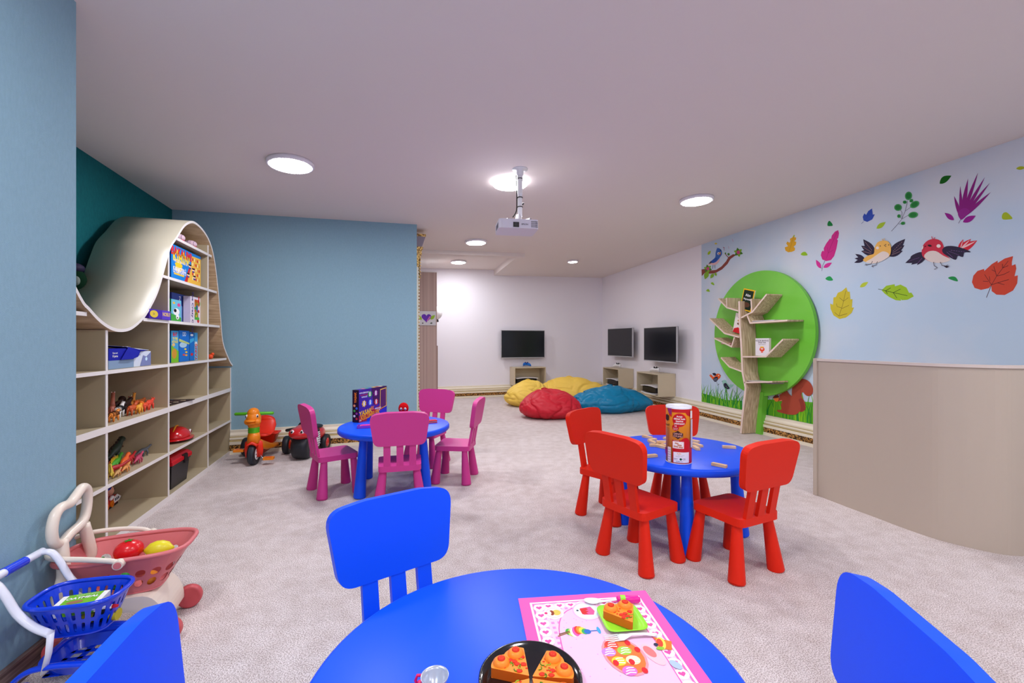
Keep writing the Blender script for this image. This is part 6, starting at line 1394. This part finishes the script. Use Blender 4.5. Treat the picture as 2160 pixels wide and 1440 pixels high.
def beast(name, label, cat, px, depth, row, rz, L, col1, col2=None, neck=0.3, headup=0.2, stripes=None, mane=None, tail=0.5, legs=1.0, group=None, horn=None):
    t = thing(name, label, cat, on_shelf(px, depth, row), SHROT+rz, group)
    m = mat('toy_%02x%02x%02x' % col1, col1, 0.45, 0.4); m2 = mat('toy_%02x%02x%02x' % (col2 or col1), col2 or col1, 0.45, 0.4)
    hl = L*0.30*legs; mb = MB(); rings = []
    for x, w, h in ((-0.5, 0.04, 0.05), (-0.45, 0.11, 0.13), (-0.25, 0.15, 0.17), (0.0, 0.14, 0.16), (0.25, 0.15, 0.18), (0.42, 0.11, 0.14), (0.5, 0.07, 0.09)):
        rings.append([(x*L*0.8, w*L*cos(a), hl+L*0.1+h*L*sin(a)) for a in [2*pi*k/12 for k in range(12)]])
    mb.loft(rings, m)
    for sx in (-1, 1):
        for sy in (-1, 1): mb.tube([(sx*L*0.27, sy*L*0.09, hl+L*0.05), (sx*L*0.30, sy*L*0.095, hl*0.5), (sx*L*0.29, sy*L*0.1, L*0.03), (sx*L*0.32, sy*L*0.1, 0.004)], [L*0.07, L*0.05, L*0.036, L*0.042], m, 8)
    hx, hz = L*(0.42+neck*0.55), hl+L*(0.16+headup*0.6)
    mb.tube([(L*0.32, 0, hl+L*0.14), ((L*0.38+hx)/2, 0, (hl+L*0.2+hz)/2), (hx, 0, hz)], [L*0.12, L*0.085, L*0.075], m, 10)
    mb.ell((hx+L*0.05, 0, hz), (L*0.13, L*0.085, L*0.085), m, nu=12, nv=8); mb.ell((hx+L*0.15, 0, hz-L*0.03), (L*0.07, L*0.05, L*0.045), m2, nu=10, nv=6)
    for sy in (-1, 1): mb.ell((hx-L*0.01, sy*L*0.06, hz+L*0.09), (L*0.02, L*0.025, L*0.035), m2, nu=8, nv=5)
    mb.tube([(-L*0.38, 0, hl+L*0.14), (-L*0.5, 0, hl+L*0.1), (-L*(0.5+tail*0.3), 0, hl-L*0.02)], [L*0.03, L*0.022, L*0.014], m, 6)
    b = mb.build('body', t)
    if stripes:
        mb = MB(); ms = flat(stripes)
        for k in range(7):
            x = (-0.36+k*0.12)*L; kk = min(1, 1-abs(x/L)*0.3)
            mb.tube([(x+L*0.03, 0.155*L*kk*cos(a), hl+L*0.1+0.18*L*kk*sin(a)) for a in [pi*j/8 for j in range(-1, 10)]], L*0.017, ms, 5)
        mb.build('stripes', t)
    if mane: MB().ell((hx-L*0.03, 0, hz-L*0.01), (L*0.08, L*0.15, L*0.16), flat(mane), nu=12, nv=8).build('mane', t)
    if horn: MB().tube([(hx+L*0.1, 0, hz+L*0.06), (hx+L*0.14, 0, hz+L*0.17)], [L*0.03, L*0.006], flat(horn), 6).build('horn', t)
    return t
def dino(name, label, px, depth, row, rz, L, col1, col2=None, long=False, fins=None, group=None):
    t = thing(name, label, 'toy dinosaur', on_shelf(px, depth, row), SHROT+rz, group)
    m = mat('toy_%02x%02x%02x' % col1, col1, 0.45, 0.4); c2 = col2 or col1; m2 = mat('toy_%02x%02x%02x' % c2, c2, 0.45, 0.4); mb = MB()
    if long:
        sp = [(-0.62, 0.16, 0.012), (-0.42, 0.2, 0.035), (-0.2, 0.28, 0.09), (0.02, 0.3, 0.11), (0.2, 0.32, 0.08), (0.36, 0.37, 0.05), (0.46, 0.43, 0.045), (0.55, 0.45, 0.05), (0.64, 0.42, 0.02)]; legs_ = ((-0.15, 0.05), (0.12, 0.05))
    else:
        sp = [(-0.6, 0.24, 0.012), (-0.42, 0.24, 0.035), (-0.22, 0.32, 0.08), (-0.02, 0.38, 0.11), (0.16, 0.44, 0.085), (0.26, 0.53, 0.065), (0.36, 0.56, 0.08), (0.47, 0.54, 0.05), (0.54, 0.53, 0.025)]; legs_ = ((-0.08, 0.06),)
    mb.tube(smooth_open([(x*L, 0, z*L) for x, z, r_ in sp], 1), [r_*L for *_, r_ in sp], m, 12)
    for x, r_ in legs_:
        for sy in (-1, 1): mb.tube([(x*L, sy*0.06*L, 0.3*L), ((x+0.06)*L, sy*0.09*L, 0.16*L), ((x-0.01)*L, sy*0.09*L, 0.03*L), ((x+0.07)*L, sy*0.09*L, 0.012*L)], [r_*L*1.1, r_*L*0.8, r_*L*0.45, r_*L*0.3], m, 8)
    if not long:
        for sy in (-1, 1): mb.tube([(0.14*L, sy*0.06*L, 0.46*L), (0.22*L, sy*0.07*L, 0.38*L), (0.25*L, sy*0.06*L, 0.40*L)], [0.022*L, 0.016*L, 0.01*L], m2, 6)
        mb.ell((0.42*L, 0, 0.50*L), (0.1*L, 0.045*L, 0.02*L), m2, nu=10, nv=6)
    mb.build('body', t)
    if fins:
        mb = MB()
        for k in range(6): x = (-0.3+k*0.1)*L; z = (0.40 if long else 0.36+k*0.04)*L; mb.prism([(x-0.04*L, z-0.06*L), (x+0.04*L, z-0.06*L), (x, z+0.09*L)], -0.008*L, 0.008*L, flat(fins), RX(pi/2))
        mb.build('back_fins', t)
    return t
GA = 'toy animals on the middle shelf'
beast('toy_tiger', 'orange striped toy tiger at the near left of the animal row', 'toy animal', 240, 0.05, 2, 0.1, 0.10, (232, 140, 50), (240, 226, 200), stripes=(60, 30, 20), group=GA)
beast('toy_zebra', 'toy zebra with black and white stripes on the middle shelf', 'toy animal', 251, 0.10, 2, 0.2, 0.12, (234, 234, 232), (40, 36, 40), stripes=(20, 20, 22), neck=0.4, headup=0.35, group=GA)
beast('toy_giraffe', 'pinkish brown toy giraffe leaning at the left of the animal row', 'toy animal', 236, 0.13, 2, 0.4, 0.12, (176, 100, 80), (226, 190, 190), neck=1.1, headup=1.0, legs=1.2, group=GA)
beast('toy_gorilla', 'dark brown toy animal with a pale face behind the zebra', 'toy animal', 250, 0.2, 2, 0.2, 0.14, (60, 34, 26), (200, 160, 120), mane=(50, 24, 20), group=GA)
beast('toy_buffalo', 'black and rust toy animal right of the zebra', 'toy animal', 264, 0.16, 2, 0.1, 0.14, (44, 26, 22), (150, 50, 30), horn=(220, 210, 180), group=GA)
beast('toy_horse', 'red-brown toy horse in the middle of the animal row', 'toy animal', 278, 0.07, 2, 0.1, 0.11, (196, 84, 36), (226, 140, 60), neck=0.4, headup=0.35, group=GA)
beast('toy_giraffe', 'orange toy giraffe with raised head in the middle of the row', 'toy animal', 277, 0.17, 2, 0.15, 0.10, (226, 150, 60), (150, 80, 40), neck=0.3, headup=0.9, legs=1.2, group=GA)
beast('toy_lion', 'toy lion with a black mane right of the middle', 'toy animal', 293, 0.15, 2, -0.1, 0.12, (206, 110, 50), (236, 190, 130), mane=(30, 18, 16), group=GA)
beast('toy_lion', 'yellow toy lion at the front right of the row', 'toy animal', 293, 0.06, 2, 0.2, 0.10, (240, 168, 50), (250, 214, 120), mane=(232, 120, 40), group=GA)
beast('toy_hyena', 'orange-red toy animal second from the right end of the row', 'toy animal', 305, 0.07, 2, 0.1, 0.10, (222, 76, 44), (240, 130, 70), group=GA)
beast('toy_hyena', 'coral red toy animal at the right end of the row', 'toy animal', 315, 0.08, 2, 0.1, 0.11, (228, 70, 50), (236, 120, 90), group=GA)
dino('toy_crocodile', 'green toy reptile lying behind the red toy animals', 305, 0.2, 2, 0.1, 0.16, (50, 150, 70), (206, 50, 50), long=True, fins=(40, 120, 60), group=GA)
GD = 'toy dinosaurs on the lower shelf'
dino('toy_dinosaur', 'large dark green toy tyrannosaurus at the back left of the dinosaurs', 244, 0.2, 1, 0.1, 0.25, (34, 50, 40), (90, 40, 30), fins=(50, 34, 30), group=GD)
dino('toy_dinosaur', 'orange-red toy dinosaur lying in front of the dark one', 234, 0.12, 1, 0.3, 0.15, (226, 84, 40), long=True, fins=(240, 120, 60), group=GD)
dino('toy_dinosaur', 'bright green toy dinosaur with a yellow crest', 243, 0.10, 1, 0.15, 0.19, (70, 160, 40), (220, 200, 50), long=True, fins=(226, 206, 50), group=GD)
dino('toy_dinosaur', 'dark red toy dinosaur at the front left', 241, 0.06, 1, -0.5, 0.15, (176, 30, 34), long=True, group=GD)
dino('toy_dinosaur', 'bright orange toy dinosaur standing upright in the centre', 263, 0.07, 1, 0.1, 0.15, (230, 96, 30), (244, 150, 60), group=GD)
dino('toy_dinosaur', 'flat crimson toy dinosaur behind the upright orange one', 275, 0.10, 1, 0.1, 0.14, (196, 34, 40), long=True, group=GD)
dino('toy_dinosaur', 'small tan toy dinosaur at the very front of the shelf', 248, 0.03, 1, 0.1, 0.09, (206, 160, 100), (160, 110, 60), long=True, fins=(180, 130, 80), group=GD)
dino('toy_dinosaur', 'orange-tan toy dinosaur between the small tan and the upright orange one', 266, 0.035, 1, 0.1, 0.11, (226, 150, 80), (200, 110, 50), long=True, group=GD)
dino('toy_dinosaur', 'yellow and dark green toy dinosaur cut off by the left upright', 233, 0.05, 1, 0.5, 0.12, (210, 180, 60), (40, 70, 40), fins=(30, 60, 40), group=GD)
dino('toy_dinosaur', 'magenta toy dinosaur at the right of the dinosaur shelf', 292, 0.06, 1, 0.1, 0.13, (190, 70, 100), (226, 130, 140), long=True, fins=(160, 50, 80), group=GD)
dino('toy_dinosaur', 'grey toy dinosaur with a raised tail at the far right', 302, 0.12, 1, -0.2, 0.14, (90, 96, 104), (150, 156, 150), long=True, group=GD)
# toy train with a face
t = thing('toy_train', 'red and blue toy train with a smiling face on the lowest shelf', 'toy train', on_shelf(222, 0.25, 0), SHROT+0.1)
TRD = mat('train_red', (186, 24, 28), 0.35, 0.4)
mb = MB(); mb.prism([(0, 0.012), (0.17, 0.012), (0.225, 0.028), (0.17, 0.065), (0.13, 0.068), (0, 0.068)], -0.09, 0, TRD, RX(pi/2)); mb.box(0, 0.075, 0.01, 0.08, 0.06, 0.13, TRD); mb.box(-0.005, 0.18, -0.002, 0.092, 0.0, 0.014, flat((30, 24, 30))); mb.build('body', t, bevel=0.003)
mb = MB(); mb.prism(rrect(0.095, 0.10, 0.02), 0.13, 0.142, flat((24, 30, 150)), T(0.036, 0.045, 0)); mb.ell((0.055, 0.045, 0.145), (0.02, 0.02, 0.014), flat((24, 30, 150))); mb.build('roof', t)
mb = MB(); SKN = mat('doll_skin', (236, 176, 150), 0.5, 0.3); mb.ell((0.135, 0.04, 0.10), (0.034, 0.036, 0.038), SKN, nu=20, nv=14); mb.ell((0.166, 0.032, 0.096), (0.008, 0.008, 0.008), flat((230, 150, 130))); hd_ = mb.build('face', t)
mb = MB()
for dx, dy in ((0.152, 0.008), (0.165, 0.048)): mb.ell((dx, dy, 0.106), (0.004, 0.003, 0.005), BLACK, nu=8, nv=5)
mb.ell((0.12, 0.045, 0.125), (0.028, 0.034, 0.014), flat((60, 24, 24))); mb.build('eyes_and_hair', hd_)
mb = MB(); mb.prism([(0.115, 0.018), (0.20, 0.018), (0.228, 0.034), (0.17, 0.066), (0.12, 0.060)], 0.0, 0.0015, WHITEP, RX(pi/2))
for k in range(3): mb.prism([(0.138+k*0.022, 0.028), (0.150+k*0.022, 0.032), (0.144+k*0.022, 0.048), (0.134+k*0.022, 0.046)], 0.0015, 0.0025, flat((20, 30, 60)), RX(pi/2))
mb.build('cow_catcher', t)
for x in (0.01, 0.085):
    mb = MB(); mb.cyl((x, -0.008, 0.026), (x, 0.002, 0.026), 0.021, 0.021, flat((226, 130, 30))); mb.cyl((x, -0.0095, 0.026), (x, -0.008, 0.026), 0.012, 0.012, flat((200, 96, 24))); mb.build('wheel', t)
mb = MB(); mb.ell((0.078, -0.005, 0.072), (0.016, 0.012, 0.012), WHITEP); mb.ell((0.06, -0.006, 0.066), (0.012, 0.01, 0.01), WHITEP); mb.build('hand', t)
# flat puzzle board, helmet, tool case, ball, striped balls, plush, bits
t = thing('puzzle_board', 'flat dark puzzle board lying on the middle shelf right of the animals', 'puzzle', on_shelf(361, 0.02, 2), SHROT)
mb = MB(); mb.box(0, 0.32, 0, 0.24, 0, 0.006, flat((56, 44, 42)), RZ(-0.12)); mb.build('board', t)
mb = MB(); 
for k in range(9): mb.box(0.02+k*0.032, 0.04+k*0.032, 0.02+0.06*(k % 3), 0.05+0.06*(k % 3), 0.006, 0.009, flat(((200, 180, 150), (120, 90, 80), (90, 100, 110))[k % 3]), RZ(-0.12))
mb.build('pieces', t)
t = thing('toy_helmet', 'glossy red toy fireman helmet with a white badge', 'helmet', on_shelf(372, 0.11, 1), SHROT+0.15)
HR = mat('helmet_red', (196, 16, 24), 0.2, 0.5, coat=0.5); mb = MB(); rings = []
for k in range(9):
    a = pi/2*k/8; rings.append([(0.125*cos(a)*cos(b), 0.095*cos(a)*sin(b), 0.03+0.085*sin(a)) for b in [2*pi*j/28 for j in range(28)]])
mb.loft(rings[:-1]+[[(0.004*cos(b), 0.004*sin(b), 0.115) for b in [2*pi*j/28 for j in range(28)]]], HR); mb.build('shell', t)
mb = MB(); mb.loft([[((0.12+e)*cos(b)+(0.05*max(0, cos(b)) if e else 0), (0.092+e)*sin(b), z) for b in [2*pi*j/28 for j in range(28)]] for e, z in ((0, 0.034), (0.02, 0.022), (0.022, 0.018), (0, 0.026))], HR); mb.build('brim', t)
mb = MB(); mb.tube([(0.11*cos(a), 0, 0.03+0.09*sin(a)) for a in [pi*k/10 for k in range(11)]], 0.006, flat((226, 150, 40)), 6); mb.build('ridge', t)
mb = MB(); mb.ell((0.075, -0.075, 0.055), (0.022, 0.008, 0.02), WHITEP); mb.ell((0.077, -0.082, 0.055), (0.013, 0.004, 0.012), flat((120, 30, 50))); mb.build('badge', t)
mb = MB(); mb.tube([(0.10, -0.08, 0.018), (0.02, -0.10, 0.010), (-0.05, -0.09, 0.014), (-0.1, -0.04, 0.02)], 0.006, BLACK, 8); mb.build('chin_strap', t)
t = thing('toy_tool_case', 'black toy tool case with a red lid and black clasp', 'tool case', on_shelf(361, 0.03, 0), SHROT)
wl_ = 0.335; mb = MB(); mb.loft([[(x, y, z) for x, y in ((a0, b0), (wl_-a0, b0), (wl_-a0, 0.22-b0), (a0, 0.22-b0))] for a0, b0, z in ((0.03, 0.012, 0), (0.01, 0.0, 0.165), (0.002, -0.006, 0.168), (0.002, -0.006, 0.18))], mat('case_black', (44, 42, 44), 0.45), sm=False); mb.build('case_body', t, bevel=0.004)
mb = MB(); mb.loft([[(x, y, z) for x, y in ((a0, b0), (wl_-a0, b0), (wl_-a0, 0.22-b0), (a0, 0.22-b0))] for a0, b0, z in ((-0.008, -0.012, 0.18), (-0.008, -0.012, 0.21), (0.015, 0.01, 0.235), (0.06, 0.05, 0.242))], mat('case_red', (196, 18, 34), 0.4), sm=False); mb.build('lid', t, bevel=0.004)
mb = MB(); mb.box(0.19, 0.245, -0.02, -0.006, 0.155, 0.215, BLACK); mb.box(0.17, 0.25, -0.016, 0.04, 0.213, 0.222, BLACK); mb.build('clasp', t, bevel=0.003)
mb = MB(); mb.tube([(0.08, 0.11, 0.235), (0.09, 0.11, 0.262), (0.24, 0.11, 0.262), (0.25, 0.11, 0.235)], 0.009, mat('case_red', (196, 18, 34), 0.4), 8); mb.build('handle', t)
t = thing('toy_ball', 'small bright orange ball at the edge of the right column', 'ball', on_shelf(444, 0.03, 3), 0)
MB().ell((0, 0, 0.022), 0.022, mat('orange_ball', (232, 84, 40), 0.4)).ell((0.012, 0.01, 0.045), 0.014, mat('orange_ball', (232, 84, 40), 0.4)).build('ball', t)
def bal(px, depth, label):
    t = thing('striped_ball', label, 'ball', on_shelf(px, depth, 6), 0.4, 'pink striped balls on the top shelf')
    MB().ell((0, 0, 0.03), (0.045, 0.04, 0.03), flat((214, 186, 200))).build('ball', t); mb = MB()
    for k in range(4): mb.tube([(-0.03+k*0.02+0.004*cos(a), (0.041-abs(-0.03+k*0.02)*0.35)*cos(a), 0.03+(0.031-abs(-0.03+k*0.02)*0.3)*sin(a)) for a in [2*pi*j/14 for j in range(14)]], 0.0022, flat((110, 80, 130)), 5, closed=True)
    mb.build('stripes', t); MB().ell((0.012, 0.0, 0.008), (0.03, 0.035, 0.009), flat((200, 30, 50))).build('red_base', t)
bal(376, 0.05, 'striped pinkish ball at the left of the top shelf under the arch'); bal(402, 0.05, 'striped pinkish ball with a red base at the middle of the top shelf')
t = thing('toy_block', 'small coral toy at the narrow shelf left of the blue game box', 'toy', on_shelf(345, 0.05, 5), SHROT)
MB().prism(rrect(0.05, 0.04, 0.01), 0, 0.035, flat((226, 120, 110))).build('body', t, bevel=0.006)
# plush behind the curl, colours darkened for shade, sitting on the ribbon
p = at(157, 592, 2.80)
t = thing('plush_toy', 'green and white plush toy, shade in its colours, half hidden between the wall end and the curl', 'plush toy', (p.x, p.y, 1.0), 0.3)
DGR = mat('plush_shaded', (10, 40, 24), 0.95, 0.1); z0_ = p.z-1.0
mb = MB(); mb.ell((0, 0, z0_), (0.06, 0.06, 0.08), DGR, nu=20, nv=14); mb.ell((0, 0, z0_-0.14), (0.08, 0.07, 0.10), DGR, nu=20); mb.ell((0.0, 0.0, z0_+0.08), (0.05, 0.05, 0.035), flat((40, 34, 60))); mb.build('body', t)
mb = MB()
for x in (-0.02, 0.035): mb.ell((x, -0.05, z0_-0.005), (0.02, 0.014, 0.03), flat((120, 130, 124))); mb.ell((x, -0.062, z0_-0.01), (0.008, 0.005, 0.014), BLACK)
mb.build('eyes', t)
